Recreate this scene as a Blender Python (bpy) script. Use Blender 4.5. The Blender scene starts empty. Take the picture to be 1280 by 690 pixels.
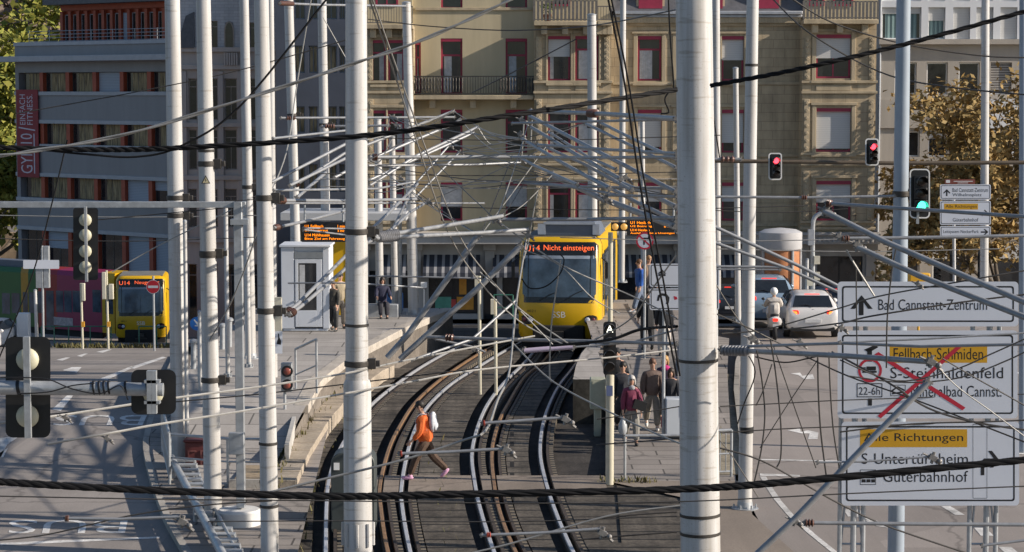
import bpy, bmesh, math, random
from mathutils import Vector, Matrix, Quaternion
R = math.radians
scn = bpy.context.scene
COL = scn.collection
random.seed(7)
# ------------------------------------------------------------------ camera, light, exposure
F = 2800.0                       # focal length in pixels of a 1280 wide picture
CAMZ = 8.1
PITCH = math.atan(230.0 / F)
cam_d = bpy.data.cameras.new('camera'); cam = bpy.data.objects.new('camera', cam_d); COL.objects.link(cam)
cam_d.sensor_width = 36.0; cam_d.lens = F * 36.0 / 1280.0
cam_d.clip_start = 0.5; cam_d.clip_end = 3000
cam.location = (0, 0, CAMZ); cam.rotation_euler = (math.pi / 2 - PITCH, 0, 0)
scn.camera = cam
SUN_AZ, SUN_EL = 101.0, 25.0      # azimuth clockwise from +Y
wld = bpy.data.worlds.new('World'); scn.world = wld; wld.use_nodes = True
nt = wld.node_tree
sky = nt.nodes.new('ShaderNodeTexSky'); sky.sky_type = 'NISHITA'; sky.sun_disc = False
sky.sun_elevation = R(SUN_EL); sky.sun_rotation = R(SUN_AZ); sky.ozone_density = 3.0
bg = nt.nodes['Background']; bg.inputs[1].default_value = 0.088
nt.links.new(sky.outputs[0], bg.inputs[0])
sd = bpy.data.lights.new('sun', 'SUN'); sd.energy = 5.0; sd.angle = R(0.5); sd.color = (1.0, 0.89, 0.76)
sun = bpy.data.objects.new('sun', sd); COL.objects.link(sun)
sdir = Vector((math.sin(R(SUN_AZ)) * math.cos(R(SUN_EL)), math.cos(R(SUN_AZ)) * math.cos(R(SUN_EL)), math.sin(R(SUN_EL))))
sun.rotation_euler = sdir.to_track_quat('Z', 'Y').to_euler()
vs = scn.view_settings
vs.view_transform = 'Standard'; vs.look = 'None'; vs.gamma = 1.0; vs.use_curve_mapping = False; vs.exposure = 0.45
scn.render.engine = 'CYCLES'
scn.cycles.max_bounces = 6

# ------------------------------------------------------------------ picture <-> world
SP, CP = math.sin(PITCH), math.cos(PITCH)
def ray(px, py):
    u = (px - 640.0) / F; v = (345.0 - py) / F
    return Vector((u, CP + v * SP, -SP + v * CP))
def W(px, py, Y):
    d = ray(px, py); t = Y / d.y
    return Vector((d.x * t, Y, CAMZ + d.z * t))
def ss(a, b, t):
    t = max(0.0, min(1.0, (t - a) / (b - a))); return t * t * (3 - 2 * t)
def lin(a, b, t): return max(0.0, min(1.0, (t - a) / (b - a)))
def terrain_w(x): return 0.0 if x > -6.5 else (1.0 if x < -9.5 else ss(0, 1, (-6.5 - x) / 3.0))
def terrain(x, Y):
    zr = -2.5 * ss(76, 106, Y) - 1.0 * lin(106, 160, Y)
    zl = -0.0873 * max(0.0, min(Y, 152) - 60)
    w = terrain_w(x)
    return zr * (1 - w) + zl * w
def Z(px, py, z):                  # where the sight line meets the level z
    d = ray(px, py); t = (z - CAMZ) / d.z
    return Vector((d.x * t, d.y * t, z))
def G(px, py, dz=0.0):             # where it meets the terrain
    p = Z(px, py, 0.0)
    lo, hi = 20.0, 400.0
    for _ in range(50):
        m = (lo + hi) / 2; q = W(px, py, m)
        if q.z > terrain(q.x, q.y): lo = m
        else: hi = m
    q = W(px, py, lo); q.z = terrain(q.x, q.y) + dz
    return q
def S(Y): return F / Y             # pixels per metre at distance Y

# ------------------------------------------------------------------ materials
MATS = {}
def mat(name, col, rough=0.6, metal=0.0, var=0.12, scale=3.0, bump=0.0, bscale=None, spec=0.5, emit=None, es=1.0, streak=False):
    if name in MATS: return MATS[name]
    m = bpy.data.materials.new(name); m.use_nodes = True; MATS[name] = m
    n = m.node_tree.nodes; l = m.node_tree.links; b = n['Principled BSDF']
    b.inputs['Roughness'].default_value = rough; b.inputs['Metallic'].default_value = metal
    b.inputs['Specular IOR Level'].default_value = spec
    if var > 0:
        tc = n.new('ShaderNodeTexCoord'); mp = n.new('ShaderNodeMapping'); l.new(tc.outputs['Object'], mp.inputs[0])
        if streak: mp.inputs['Scale'].default_value = (1, 1, 0.12)
        no = n.new('ShaderNodeTexNoise'); no.inputs['Scale'].default_value = scale; no.inputs['Detail'].default_value = 6; no.inputs['Roughness'].default_value = 0.65
        l.new(mp.outputs[0], no.inputs['Vector'])
        rp = n.new('ShaderNodeValToRGB'); l.new(no.outputs['Fac'], rp.inputs[0])
        rp.color_ramp.elements[0].position = 0.3; rp.color_ramp.elements[1].position = 0.72
        rp.color_ramp.elements[0].color = tuple(c * (1 - var) for c in col) + (1,)
        rp.color_ramp.elements[1].color = tuple(min(1, c * (1 + var)) for c in col) + (1,)
        l.new(rp.outputs[0], b.inputs['Base Color'])
        if bump > 0:
            n2 = n.new('ShaderNodeTexNoise'); n2.inputs['Scale'].default_value = bscale or scale * 8; n2.inputs['Detail'].default_value = 4
            l.new(tc.outputs['Object'], n2.inputs['Vector'])
            bp = n.new('ShaderNodeBump'); bp.inputs['Strength'].default_value = bump; bp.inputs['Distance'].default_value = 0.02
            l.new(n2.outputs['Fac'], bp.inputs['Height']); l.new(bp.outputs[0], b.inputs['Normal'])
    else:
        b.inputs['Base Color'].default_value = tuple(col) + (1,)
    if emit:
        b.inputs['Emission Color'].default_value = tuple(emit) + (1,); b.inputs['Emission Strength'].default_value = es
    return m
def mat_stone(name, c1, c2, mortar, bw, bh, rough=0.85, bump=0.35, var=0.18, mortsize=0.012):
    """coursed ashlar on an upright x/z face, with weathering"""
    if name in MATS: return MATS[name]
    m = bpy.data.materials.new(name); m.use_nodes = True; MATS[name] = m
    n = m.node_tree.nodes; l = m.node_tree.links; b = n['Principled BSDF']; b.inputs['Roughness'].default_value = rough
    tc = n.new('ShaderNodeTexCoord'); sp = n.new('ShaderNodeSeparateXYZ'); cb = n.new('ShaderNodeCombineXYZ')
    l.new(tc.outputs['Object'], sp.inputs[0])
    ad = n.new('ShaderNodeMath'); ad.operation = 'ADD'; l.new(sp.outputs['X'], ad.inputs[0]); l.new(sp.outputs['Y'], ad.inputs[1])
    l.new(ad.outputs[0], cb.inputs[0]); l.new(sp.outputs['Z'], cb.inputs[1])
    br = n.new('ShaderNodeTexBrick'); l.new(cb.outputs[0], br.inputs['Vector'])
    br.inputs['Scale'].default_value = 1.0; br.inputs['Brick Width'].default_value = bw; br.inputs['Row Height'].default_value = bh
    br.inputs['Mortar Size'].default_value = mortsize; br.inputs['Mortar Smooth'].default_value = 0.4
    br.inputs['Color1'].default_value = c1 + (1,); br.inputs['Color2'].default_value = c2 + (1,); br.inputs['Mortar'].default_value = mortar + (1,)
    mp = n.new('ShaderNodeMapping'); l.new(tc.outputs['Object'], mp.inputs[0]); mp.inputs['Scale'].default_value = (1.4, 1.4, 0.35)
    no = n.new('ShaderNodeTexNoise'); no.inputs['Scale'].default_value = 1.1; no.inputs['Detail'].default_value = 8; no.inputs['Roughness'].default_value = 0.7
    l.new(mp.outputs[0], no.inputs['Vector'])
    mr = n.new('ShaderNodeMapRange'); l.new(no.outputs['Fac'], mr.inputs[0]); mr.inputs[1].default_value = 0.3; mr.inputs[2].default_value = 0.7
    mr.inputs[3].default_value = 1 - var * 1.8; mr.inputs[4].default_value = 1 + var
    mx = n.new('ShaderNodeMix'); mx.data_type = 'RGBA'; mx.blend_type = 'MULTIPLY'; mx.inputs[0].default_value = 1.0
    l.new(br.outputs['Color'], mx.inputs[6]); l.new(mr.outputs[0], mx.inputs[7]); l.new(mx.outputs[2], b.inputs['Base Color'])
    bp = n.new('ShaderNodeBump'); bp.inputs['Strength'].default_value = bump; bp.inputs['Distance'].default_value = 0.02
    l.new(br.outputs['Fac'], bp.inputs['Height']); bp.invert = True; l.new(bp.outputs[0], b.inputs['Normal'])
    return m
def mat_ground(name, col, var=0.2, big=0.25, fine=30.0, rough=0.9, bump=0.3, grid=None, gridcol=None, tint=(1, 1, 1)):
    """asphalt / paving: large stains, patches, fine grain, optional slab joints"""
    if name in MATS: return MATS[name]
    m = bpy.data.materials.new(name); m.use_nodes = True; MATS[name] = m
    n = m.node_tree.nodes; l = m.node_tree.links; b = n['Principled BSDF']; b.inputs['Roughness'].default_value = rough
    b.inputs['Specular IOR Level'].default_value = 0.3
    tc = n.new('ShaderNodeTexCoord')
    def noise(s, d, r=0.6, mapscale=None):
        no = n.new('ShaderNodeTexNoise'); no.inputs['Scale'].default_value = s; no.inputs['Detail'].default_value = d; no.inputs['Roughness'].default_value = r
        if mapscale:
            mp = n.new('ShaderNodeMapping'); mp.inputs['Scale'].default_value = mapscale; l.new(tc.outputs['Object'], mp.inputs[0]); l.new(mp.outputs[0], no.inputs['Vector'])
        else: l.new(tc.outputs['Object'], no.inputs['Vector'])
        return no
    def rng(src, a, bb, c, d):
        mr = n.new('ShaderNodeMapRange'); l.new(src, mr.inputs[0]); mr.inputs[1].default_value = a; mr.inputs[2].default_value = bb; mr.inputs[3].default_value = c; mr.inputs[4].default_value = d
        return mr.outputs[0]
    def mul(a, bb):
        mt = n.new('ShaderNodeMath'); mt.operation = 'MULTIPLY'; l.new(a, mt.inputs[0]); l.new(bb, mt.inputs[1]); return mt.outputs[0]
    f1 = rng(noise(big, 6, 0.65).outputs['Fac'], 0.3, 0.7, 1 - var, 1 + var)
    f2 = rng(noise(fine, 3, 0.7).outputs['Fac'], 0.3, 0.7, 1 - var * 0.8, 1 + var * 0.8)
    f3 = rng(noise(1.0, 5, 0.7, (2.2, 0.12, 1)).outputs['Fac'], 0.35, 0.7, 1 + var * 0.3, 1 - var * 0.7)   # wheel-track wear along the road
    vo = n.new('ShaderNodeTexVoronoi'); vo.feature = 'DISTANCE_TO_EDGE'; vo.inputs['Scale'].default_value = .16; dn = noise(1.3, 4); dm = n.new('ShaderNodeMix'); dm.data_type = 'RGBA'; dm.inputs[0].default_value = .35
    l.new(tc.outputs['Object'], dm.inputs[6]); l.new(dn.outputs['Color'], dm.inputs[7]); l.new(dm.outputs[2], vo.inputs['Vector'])
    f4 = rng(vo.outputs['Distance'], .0, .006, .62, 1.0)
    v2 = n.new('ShaderNodeTexVoronoi'); v2.feature = 'F1'; v2.distance = 'CHEBYCHEV'; v2.inputs['Scale'].default_value = .13; l.new(tc.outputs['Object'], v2.inputs['Vector'])
    sr = n.new('ShaderNodeSeparateColor'); l.new(v2.outputs['Color'], sr.inputs[0]); f5 = rng(sr.outputs[0], .6, .62, 1.0, .86)
    fac = mul(mul(mul(f1, f2), f3), mul(f4, f5))
    mx = n.new('ShaderNodeMix'); mx.data_type = 'RGBA'; mx.blend_type = 'MULTIPLY'; mx.inputs[0].default_value = 1.0
    l.new(fac, mx.inputs[7])
    if grid:
        br = n.new('ShaderNodeTexBrick'); l.new(tc.outputs['Object'], br.inputs['Vector']); br.inputs['Scale'].default_value = 1
        br.inputs['Brick Width'].default_value = grid[0]; br.inputs['Row Height'].default_value = grid[1]; br.inputs['Mortar Size'].default_value = grid[2]
        br.inputs['Color1'].default_value = col + (1,); br.inputs['Color2'].default_value = tuple(c * 0.82 for c in col) + (1,)
        br.inputs['Mortar'].default_value = (gridcol or tuple(c * 0.3 for c in col)) + (1,)
        l.new(br.outputs['Color'], mx.inputs[6])
    else: mx.inputs[6].default_value = col + (1,)
    l.new(mx.outputs[2], b.inputs['Base Color'])
    bp = n.new('ShaderNodeBump'); bp.inputs['Strength'].default_value = bump; bp.inputs['Distance'].default_value = 0.01
    l.new(noise(fine * 1.5, 3).outputs['Fac'], bp.inputs['Height']); l.new(bp.outputs[0], b.inputs['Normal'])
    return m
def mat_stripes(name, c1, c2, period, axis='X', duty=0.5):
    if name in MATS: return MATS[name]
    m = bpy.data.materials.new(name); m.use_nodes = True; MATS[name] = m
    n = m.node_tree.nodes; l = m.node_tree.links; b = n['Principled BSDF']; b.inputs['Roughness'].default_value = 0.8
    tc = n.new('ShaderNodeTexCoord'); sp = n.new('ShaderNodeSeparateXYZ'); l.new(tc.outputs['Object'], sp.inputs[0])
    d = n.new('ShaderNodeMath'); d.operation = 'DIVIDE'; l.new(sp.outputs[axis], d.inputs[0]); d.inputs[1].default_value = period
    fr = n.new('ShaderNodeMath'); fr.operation = 'FRACT'; l.new(d.outputs[0], fr.inputs[0])
    gt = n.new('ShaderNodeMath'); gt.operation = 'GREATER_THAN'; l.new(fr.outputs[0], gt.inputs[0]); gt.inputs[1].default_value = duty
    mx = n.new('ShaderNodeMix'); mx.data_type = 'RGBA'; l.new(gt.outputs[0], mx.inputs[0]); mx.inputs[6].default_value = c1 + (1,); mx.inputs[7].default_value = c2 + (1,)
    l.new(mx.outputs[2], b.inputs['Base Color'])
    return m
def mat_leaf(name, cols, rough=0.7):
    if name in MATS: return MATS[name]
    m = bpy.data.materials.new(name); m.use_nodes = True; MATS[name] = m
    n = m.node_tree.nodes; l = m.node_tree.links; b = n['Principled BSDF']; b.inputs['Roughness'].default_value = rough
    b.inputs['Specular IOR Level'].default_value = 0.2
    tc = n.new('ShaderNodeTexCoord'); no = n.new('ShaderNodeTexNoise'); l.new(tc.outputs['Object'], no.inputs['Vector'])
    no.inputs['Scale'].default_value = 1.3; no.inputs['Detail'].default_value = 8; no.inputs['Roughness'].default_value = 0.8
    rp = n.new('ShaderNodeValToRGB'); l.new(no.outputs['Fac'], rp.inputs[0])
    el = rp.color_ramp.elements
    while len(el) < len(cols): el.new(0.5)
    for i, c in enumerate(cols):
        el[i].position = 0.3 + 0.4 * i / (len(cols) - 1); el[i].color = c + (1,)
    l.new(rp.outputs[0], b.inputs['Base Color'])
    return m

# ------------------------------------------------------------------ mesh builder
class MB:
    def __init__(s): s.v = []; s.f = []; s.m = []
    def add(s, vs, fs, m=0):
        o = len(s.v); s.v += [Vector(p) for p in vs]; s.f += [tuple(i + o for i in f) for f in fs]; s.m += [m] * len(fs); return s
    def box(s, x0, x1, y0, y1, z0, z1, m=0):
        return s.add([(x0, y0, z0), (x1, y0, z0), (x1, y1, z0), (x0, y1, z0), (x0, y0, z1), (x1, y0, z1), (x1, y1, z1), (x0, y1, z1)],
                     [(0, 3, 2, 1), (4, 5, 6, 7), (0, 1, 5, 4), (1, 2, 6, 5), (2, 3, 7, 6), (3, 0, 4, 7)], m)
    def obox(s, c, size, rot=None, m=0):
        a = MB().box(-size[0] / 2, size[0] / 2, -size[1] / 2, size[1] / 2, -size[2] / 2, size[2] / 2)
        M = rot if rot is not None else Matrix.Identity(3)
        return s.add([M @ p + Vector(c) for p in a.v], a.f, m)
    def quad(s, a, b, c, d, m=0): return s.add([a, b, c, d], [(0, 1, 2, 3)], m)
    def tube(s, pts, r, n=8, caps=True, m=0, flat=None):
        pts = [Vector(p) for p in pts]; k = len(pts)
        rs = r if isinstance(r, (list, tuple)) else [r] * k
        vs = []; up = None
        for i, p in enumerate(pts):
            t = (pts[min(i + 1, k - 1)] - pts[max(i - 1, 0)])
            if t.length < 1e-9: t = Vector((0, 0, 1))
            t.normalize()
            if up is None:
                up = Vector((0, 0, 1)) if abs(t.z) < 0.9 else Vector((0, 1, 0))
            a = t.cross(up)
            if a.length < 1e-6: a = t.orthogonal()
            a.normalize(); b = a.cross(t).normalized(); up = b
            for j in range(n):
                an = 2 * math.pi * j / n
                vs.append(p + a * (math.cos(an) * rs[i]) + b * (math.sin(an) * rs[i] * (flat or 1)))
        fs = []
        for i in range(k - 1):
            for j in range(n):
                q = (j + 1) % n
                fs.append((i * n + j, i * n + q, (i + 1) * n + q, (i + 1) * n + j))
        if caps:
            fs.append(tuple(range(n))[::-1]); fs.append(tuple((k - 1) * n + j for j in range(n)))
        return s.add(vs, fs, m)
    def lathe(s, p0, p1, prof, n=16, m=0):
        """prof: (distance along p0->p1 in metres, radius)"""
        p0 = Vector(p0); d = (Vector(p1) - p0).normalized()
        a = d.orthogonal().normalized(); b = d.cross(a)
        vs = []; fs = []
        for h, r in prof:
            for j in range(n):
                an = 2 * math.pi * j / n; vs.append(p0 + d * h + a * (math.cos(an) * r) + b * (math.sin(an) * r))
        for i in range(len(prof) - 1):
            for j in range(n):
                q = (j + 1) % n; fs.append((i * n + j, i * n + q, (i + 1) * n + q, (i + 1) * n + j))
        fs.append(tuple(range(n))[::-1]); fs.append(tuple((len(prof) - 1) * n + j for j in range(n)))
        return s.add(vs, fs, m)
    def ball(s, c, r, n=12, k=8, m=0):
        c = Vector(c); r = r if isinstance(r, (tuple, list)) else (r, r, r)
        vs = []; fs = []
        for i in range(1, k):
            th = math.pi * i / k
            for j in range(n):
                ph = 2 * math.pi * j / n
                vs.append(c + Vector((r[0] * math.sin(th) * math.cos(ph), r[1] * math.sin(th) * math.sin(ph), r[2] * math.cos(th))))
        a = len(vs); vs += [c + Vector((0, 0, r[2])), c - Vector((0, 0, r[2]))]
        for i in range(k - 2):
            for j in range(n):
                q = (j + 1) % n; fs.append((i * n + j, (i + 1) * n + j, (i + 1) * n + q, i * n + q))
        for j in range(n):
            q = (j + 1) % n; fs.append((a, j, q)); fs.append((a + 1, (k - 2) * n + q, (k - 2) * n + j))
        return s.add(vs, fs, m)
    def prism(s, poly, fn, d0, d1, m=0):
        """poly: 2-D outline, fn(u, v, d) -> point"""
        k = len(poly); vs = [fn(u, v, d0) for u, v in poly] + [fn(u, v, d1) for u, v in poly]
        fs = [tuple(range(k)), tuple(range(k, 2 * k))[::-1]] + [(i, i + k, (i + 1) % k + k, (i + 1) % k) for i in range(k)]
        return s.add(vs, fs, m)
    def build(s, name, mats, parent=None, org=None, bevel=0.0, sharp=35, recalc=True):
        off = ORG.get(parent.name, Vector()) if parent else (Vector(org) if org is not None else Vector())
        me = bpy.data.meshes.new(name); me.from_pydata([p - off for p in s.v], [], s.f)
        mats = mats if isinstance(mats, (list, tuple)) else [mats]
        for q in mats: me.materials.append(q)
        if len(mats) > 1: me.polygons.foreach_set('material_index', s.m)
        if recalc:
            bm = bmesh.new(); bm.from_mesh(me); bmesh.ops.recalc_face_normals(bm, faces=bm.faces); bm.to_mesh(me); bm.free()
        me.polygons.foreach_set('use_smooth', [True] * len(me.polygons)); me.set_sharp_from_angle(angle=R(sharp))
        me.update()
        o = bpy.data.objects.new(name, me); COL.objects.link(o)
        if parent: o.parent = parent; ORG[o.name] = off
        elif org is not None: o.location = off; ORG[o.name] = off
        if bevel > 0:
            b = o.modifiers.new('bevel', 'BEVEL'); b.width = bevel; b.segments = 2; b.limit_method = 'ANGLE'; b.angle_limit = R(40)
        return o
ORG = {}
def thing(name, label, cat, loc=(0, 0, 0), rotz=0.0, group=None, local=False):
    o = bpy.data.objects.new(name, None); COL.objects.link(o); o.location = loc; o.rotation_euler = (0, 0, rotz); o.empty_display_size = 0.2
    o['label'] = label; o['category'] = cat
    if group: o['group'] = group
    ORG[o.name] = Vector() if local else Vector(loc)
    return o
def tag(o, label, cat, group=None):
    o['label'] = label; o['category'] = cat
    if group: o['group'] = group
    return o
def setting(o): o['kind'] = 'structure'; return o
def stuff(o, label=None, cat=None):
    o['kind'] = 'stuff'
    if label: o['label'] = label
    if cat: o['category'] = cat
    return o
def copy_tree(o, parent=None):
    c = o.copy(); COL.objects.link(c)
    if parent: c.parent = parent
    ORG[c.name] = ORG.get(o.name, Vector())
    for ch in list(o.children): copy_tree(ch, c)
    return c

def text_mesh(s):
    cu = bpy.data.curves.new('lettering', 'FONT'); cu.body = s; cu.resolution_u = 3
    o = bpy.data.objects.new('lettering', cu); COL.objects.link(o)
    bpy.context.view_layer.update()
    me = bpy.data.meshes.new_from_object(o.evaluated_get(bpy.context.evaluated_depsgraph_get()))
    vs = [v.co.copy() for v in me.vertices]; fs = [tuple(p.vertices) for p in me.polygons]
    bpy.data.objects.remove(o); bpy.data.curves.remove(cu); bpy.data.meshes.remove(me)
    return vs, fs
def text(mb, s, fn, x0, x1, z0, z1, m=0, bold=0.0):
    """letters stretched into the box x0..x1, z0..z1 of a plane; fn(u, v) -> point"""
    vs, fs = text_mesh(s)
    if not vs: return
    a = min(v.x for v in vs); b = max(v.x for v in vs); c = min(v.y for v in vs); d = max(v.y for v in vs)
    mb.add([fn(x0 + (v.x - a) / (b - a) * (x1 - x0), z0 + (v.y - c) / (d - c) * (z1 - z0)) for v in vs], fs, m)

# common materials
def mat_mast(name, col):
    m = bpy.data.materials.new(name); m.use_nodes = True; MATS[name] = m
    n = m.node_tree.nodes; l = m.node_tree.links; b = n['Principled BSDF']; b.inputs['Roughness'].default_value = .5
    tc = n.new('ShaderNodeTexCoord'); fac = None
    for sc, ms, lo, hi, dark, det in ((9, (1, 1, .045), .38, .75, .70, 5), (1.3, (1, 1, .5), .35, .7, .90, 6), (60, (1, 1, 1), .64, .74, .50, 2), (3, (.6, .6, 5), .62, .70, .80, 2)):
        mp = n.new('ShaderNodeMapping'); mp.inputs['Scale'].default_value = ms; l.new(tc.outputs['Object'], mp.inputs[0])
        no = n.new('ShaderNodeTexNoise'); no.inputs['Scale'].default_value = sc; no.inputs['Detail'].default_value = det; l.new(mp.outputs[0], no.inputs['Vector'])
        mr = n.new('ShaderNodeMapRange'); l.new(no.outputs['Fac'], mr.inputs[0]); mr.inputs[1].default_value = lo; mr.inputs[2].default_value = hi; mr.inputs[3].default_value = 1; mr.inputs[4].default_value = dark
        if fac is None: fac = mr.outputs[0]
        else: mt = n.new('ShaderNodeMath'); mt.operation = 'MULTIPLY'; l.new(fac, mt.inputs[0]); l.new(mr.outputs[0], mt.inputs[1]); fac = mt.outputs[0]
    rp = n.new('ShaderNodeValToRGB'); l.new(fac, rp.inputs[0]); e = rp.color_ramp.elements
    e[0].position = .55; e[0].color = (col[0] * .52, col[1] * .47, col[2] * .40, 1); e[1].position = 1; e[1].color = col + (1,)
    l.new(rp.outputs[0], b.inputs['Base Color']); return m
M_POLE = mat_mast('pole_white_paint', (0.54, 0.545, 0.55))
M_GALV = mat('galvanised_steel', (0.36, 0.38, 0.40), 0.42, 0.35, 0.22, 6.0)
M_TUBE = mat('grey_tube', (0.27, 0.28, 0.295), 0.48, 0.3, 0.22, 5.0)
M_DARKST = mat('dark_iron', (0.05, 0.045, 0.04), 0.55, 0.3, 0.3, 20)
M_INS = mat('brown_insulator', (0.12, 0.06, 0.045), 0.3, 0, 0.2, 20)
M_INSG = mat('grey_insulator', (0.20, 0.20, 0.21), 0.35, 0, 0.2, 20)
M_BLACK = mat('black_rubber', (0.010, 0.010, 0.011), 0.8, 0, 0.2, 12, spec=.2)
M_WIRE = mat('dark_copper_wire', (0.06, 0.055, 0.05), 0.5, 0.3, 0.2, 4)
M_WIREL = mat('light_steel_wire', (0.30, 0.295, 0.28), 0.5, 0.3, 0.15, 4)
M_GLASS = mat('dark_window_glass', (0.025, 0.028, 0.032), 0.06, 0, 0.5, 1.2, spec=0.7)
M_WHITE = mat('white_paint', (0.72, 0.72, 0.71), 0.5, 0, 0.06, 3)
M_BLK = mat('black_plastic', (0.012, 0.012, 0.013), 0.45, 0, 0.2, 8)
M_TAR = mat('black_lettering', (0.012, 0.012, 0.014), 0.5, 0, 0)
# ------------------------------------------------------------------ ground, roads, track bed, platforms
M_EARTH = mat_ground('earth', (0.16, 0.14, 0.12))
M_ASPH = mat_ground('road_asphalt', (0.245, 0.222, 0.205), 0.16, 0.22, 25)
M_ASPHR = mat_ground('road_asphalt_worn', (0.27, 0.24, 0.22), 0.13, 0.18, 25)
M_PAVE = mat_ground('pavement_slabs', (0.30, 0.27, 0.245), 0.14, 0.4, 25, grid=(1.3, 0.62, 0.02))
M_CONC = mat_ground('platform_concrete', (0.36, 0.335, 0.31), 0.14, 0.3, 20, grid=(2.4, 1.1, 0.02))
M_BED = mat_ground('track_slab', (0.098, 0.085, 0.070), 0.55, 0.9, 11, bump=.8, grid=(9.0, 0.72, 0.05), gridcol=(0.012, 0.011, 0.01))
M_GRAV = mat_ground('dark_ballast', (0.045, 0.040, 0.036), 0.5, 0.8, 18, bump=0.8)
M_GRAV2 = mat_ground('sandy_verge', (0.30, 0.26, 0.19), 0.35, 0.9, 9, bump=0.6)
M_KERB = mat_ground('kerb_stone', (0.34, 0.32, 0.29), 0.16, 0.8, 20)
M_RAIL = mat('rail_steel', (0.58, 0.60, 0.64), 0.33, 0.45, 0.15, 3)
M_RUST = mat('rusty_rail', (0.25, 0.15, 0.08), 0.55, 0.25, 0.3, 5)
M_RUSTD = mat('dark_rust', (0.045, 0.033, 0.025), 0.7, 0, 0.4, 5)
M_MARK = mat_ground('road_marking', (0.60, 0.59, 0.57), 0.3, 1.6, 14)

def sheet(name, ys, xs_of, zf, m, nx=8, skirt=0.0):
    """a strip of ground: for each Y a run of x from x0 to x1"""
    mb = MB(); vs = []; fs = []
    for Y in ys:
        x0, x1 = xs_of(Y)
        for i in range(nx + 1):
            x = x0 + (x1 - x0) * i / nx; vs.append((x, Y, zf(x, Y)))
    for j in range(len(ys) - 1):
        for i in range(nx):
            a = j * (nx + 1) + i; fs.append((a, a + 1, a + nx + 2, a + nx + 1))
    mb.add(vs, fs)
    return setting(mb.build(name, m, recalc=False))
def yrange(a, b, st):
    k = max(1, int(math.ceil((b - a) / st))); return [a + (b - a) * i / k for i in range(k + 1)]
def interp(tab, t):
    if t <= tab[0][0]: return tab[0][1] + (tab[0][1] - tab[1][1]) / (tab[0][0] - tab[1][0]) * (t - tab[0][0]) if t > tab[0][0] - 30 else tab[0][1]
    for (a, va), (b, vb) in zip(tab, tab[1:]):
        if t <= b: return va + (vb - va) * (t - a) / (b - a)
    return tab[-1][1]
def px_line(pts, f=G): return sorted((lambda q: (q.y, q.x))(f(px, py)) for px, py in pts)

YS = yrange(8, 60, 4) + yrange(61, 160, 3) + [180, 220, 280, 360, 460, 600, 900, 1400]
def gx(Y): return (-60 - Y * 0.9, 60 + Y * 0.9)
def gz(x, Y):
    t = terrain(x, Y)
    h = 0
    if Y > 230: h = 75 * ss(230, 620, Y) * (0.75 + 0.25 * math.sin(x * 0.011 + 1)) * ss(250, -120, x) if x < 250 else 0
    return t - 0.32 + max(0, h)
mbg = MB()
XS = [-1300, -700, -400, -250, -160, -110, -80, -60, -45, -35, -28, -22, -18, -14, -11, -9.5, -8, -6.5, -4, 0, 4, 8, 12, 18, 26, 40, 60, 90, 140, 220, 350, 600, 1300]
vsg = [(x, Y, gz(x, Y)) for Y in YS for x in XS]
nX = len(XS)
fsg = [(j * nX + i, j * nX + i + 1, (j + 1) * nX + i + 1, (j + 1) * nX + i) for j in range(len(YS) - 1) for i in range(nX - 1)]
mbg.add(vsg, fsg)
setting(mbg.build('ground', M_EARTH, recalc=False))

KERB_L = px_line([(225, 690), (205, 655), (190, 615), (181, 580), (178, 560), (183, 535), (198, 492), (212, 458), (222, 436)])
KERB_R = px_line([(992, 690), (938, 641), (926, 560), (918, 490), (920, 455), (929, 430), (936, 414)], lambda a, b: Z(a, b, 0))
kl = lambda Y: interp(KERB_L, Y)
kr = lambda Y: interp(KERB_R, Y) if Y < KERB_R[-1][0] else KERB_R[-1][1] + (Y - KERB_R[-1][0]) * 0.13
YR = yrange(22, 60, 2) + yrange(62, 150, 3)
sheet('road', YR, lambda Y: (-48 - Y * .3, kl(Y) if Y < 118 else -14), lambda x, Y: terrain(x, Y), M_ASPH, 30)
sheet('road', YR, lambda Y: (kr(Y), 60), lambda x, Y: terrain(x, Y), M_ASPHR, 30)
# far cross street in front of the buildings
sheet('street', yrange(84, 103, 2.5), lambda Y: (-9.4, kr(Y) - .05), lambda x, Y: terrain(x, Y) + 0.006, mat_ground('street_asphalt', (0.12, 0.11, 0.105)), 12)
# pavement strip between left road and platform, with kerb stones
LB = px_line([(455, 690), (360, 690), (352, 585), (352, 560), (360, 520), (395, 480)], lambda a, b: Z(a, b, 0))
def pl(Y): return -3.75 - 0.045 * (Y - 39)
def pv(x, Y): return terrain(x, Y) + 0.12
sheet('pavement', yrange(22, 60, 2), lambda Y: (kl(Y) + 0.14, pl(Y)), pv, M_PAVE, 10)
mb = MB()
for a, b in zip(yrange(22, 92, 1.0), yrange(22, 92, 1.0)[1:]):
    b2 = b - 0.02
    for (xa, xb) in ((0.0, 0.14),):
        za, zb = terrain(kl(a), a), terrain(kl(b), b)
        mb.add([(kl(a), a, za - .2), (kl(a) + .14, a, za - .2), (kl(b2) + .14, b2, zb - .2), (kl(b2), b2, zb - .2),
                (kl(a), a, za + .124), (kl(a) + .14, a, za + .124), (kl(b2) + .14, b2, zb + .124), (kl(b2), b2, zb + .124)],
               [(0, 3, 2, 1), (4, 5, 6, 7), (0, 1, 5, 4), (1, 2, 6, 5), (2, 3, 7, 6), (3, 0, 4, 7)])
setting(mb.build('kerb', M_KERB))
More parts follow.
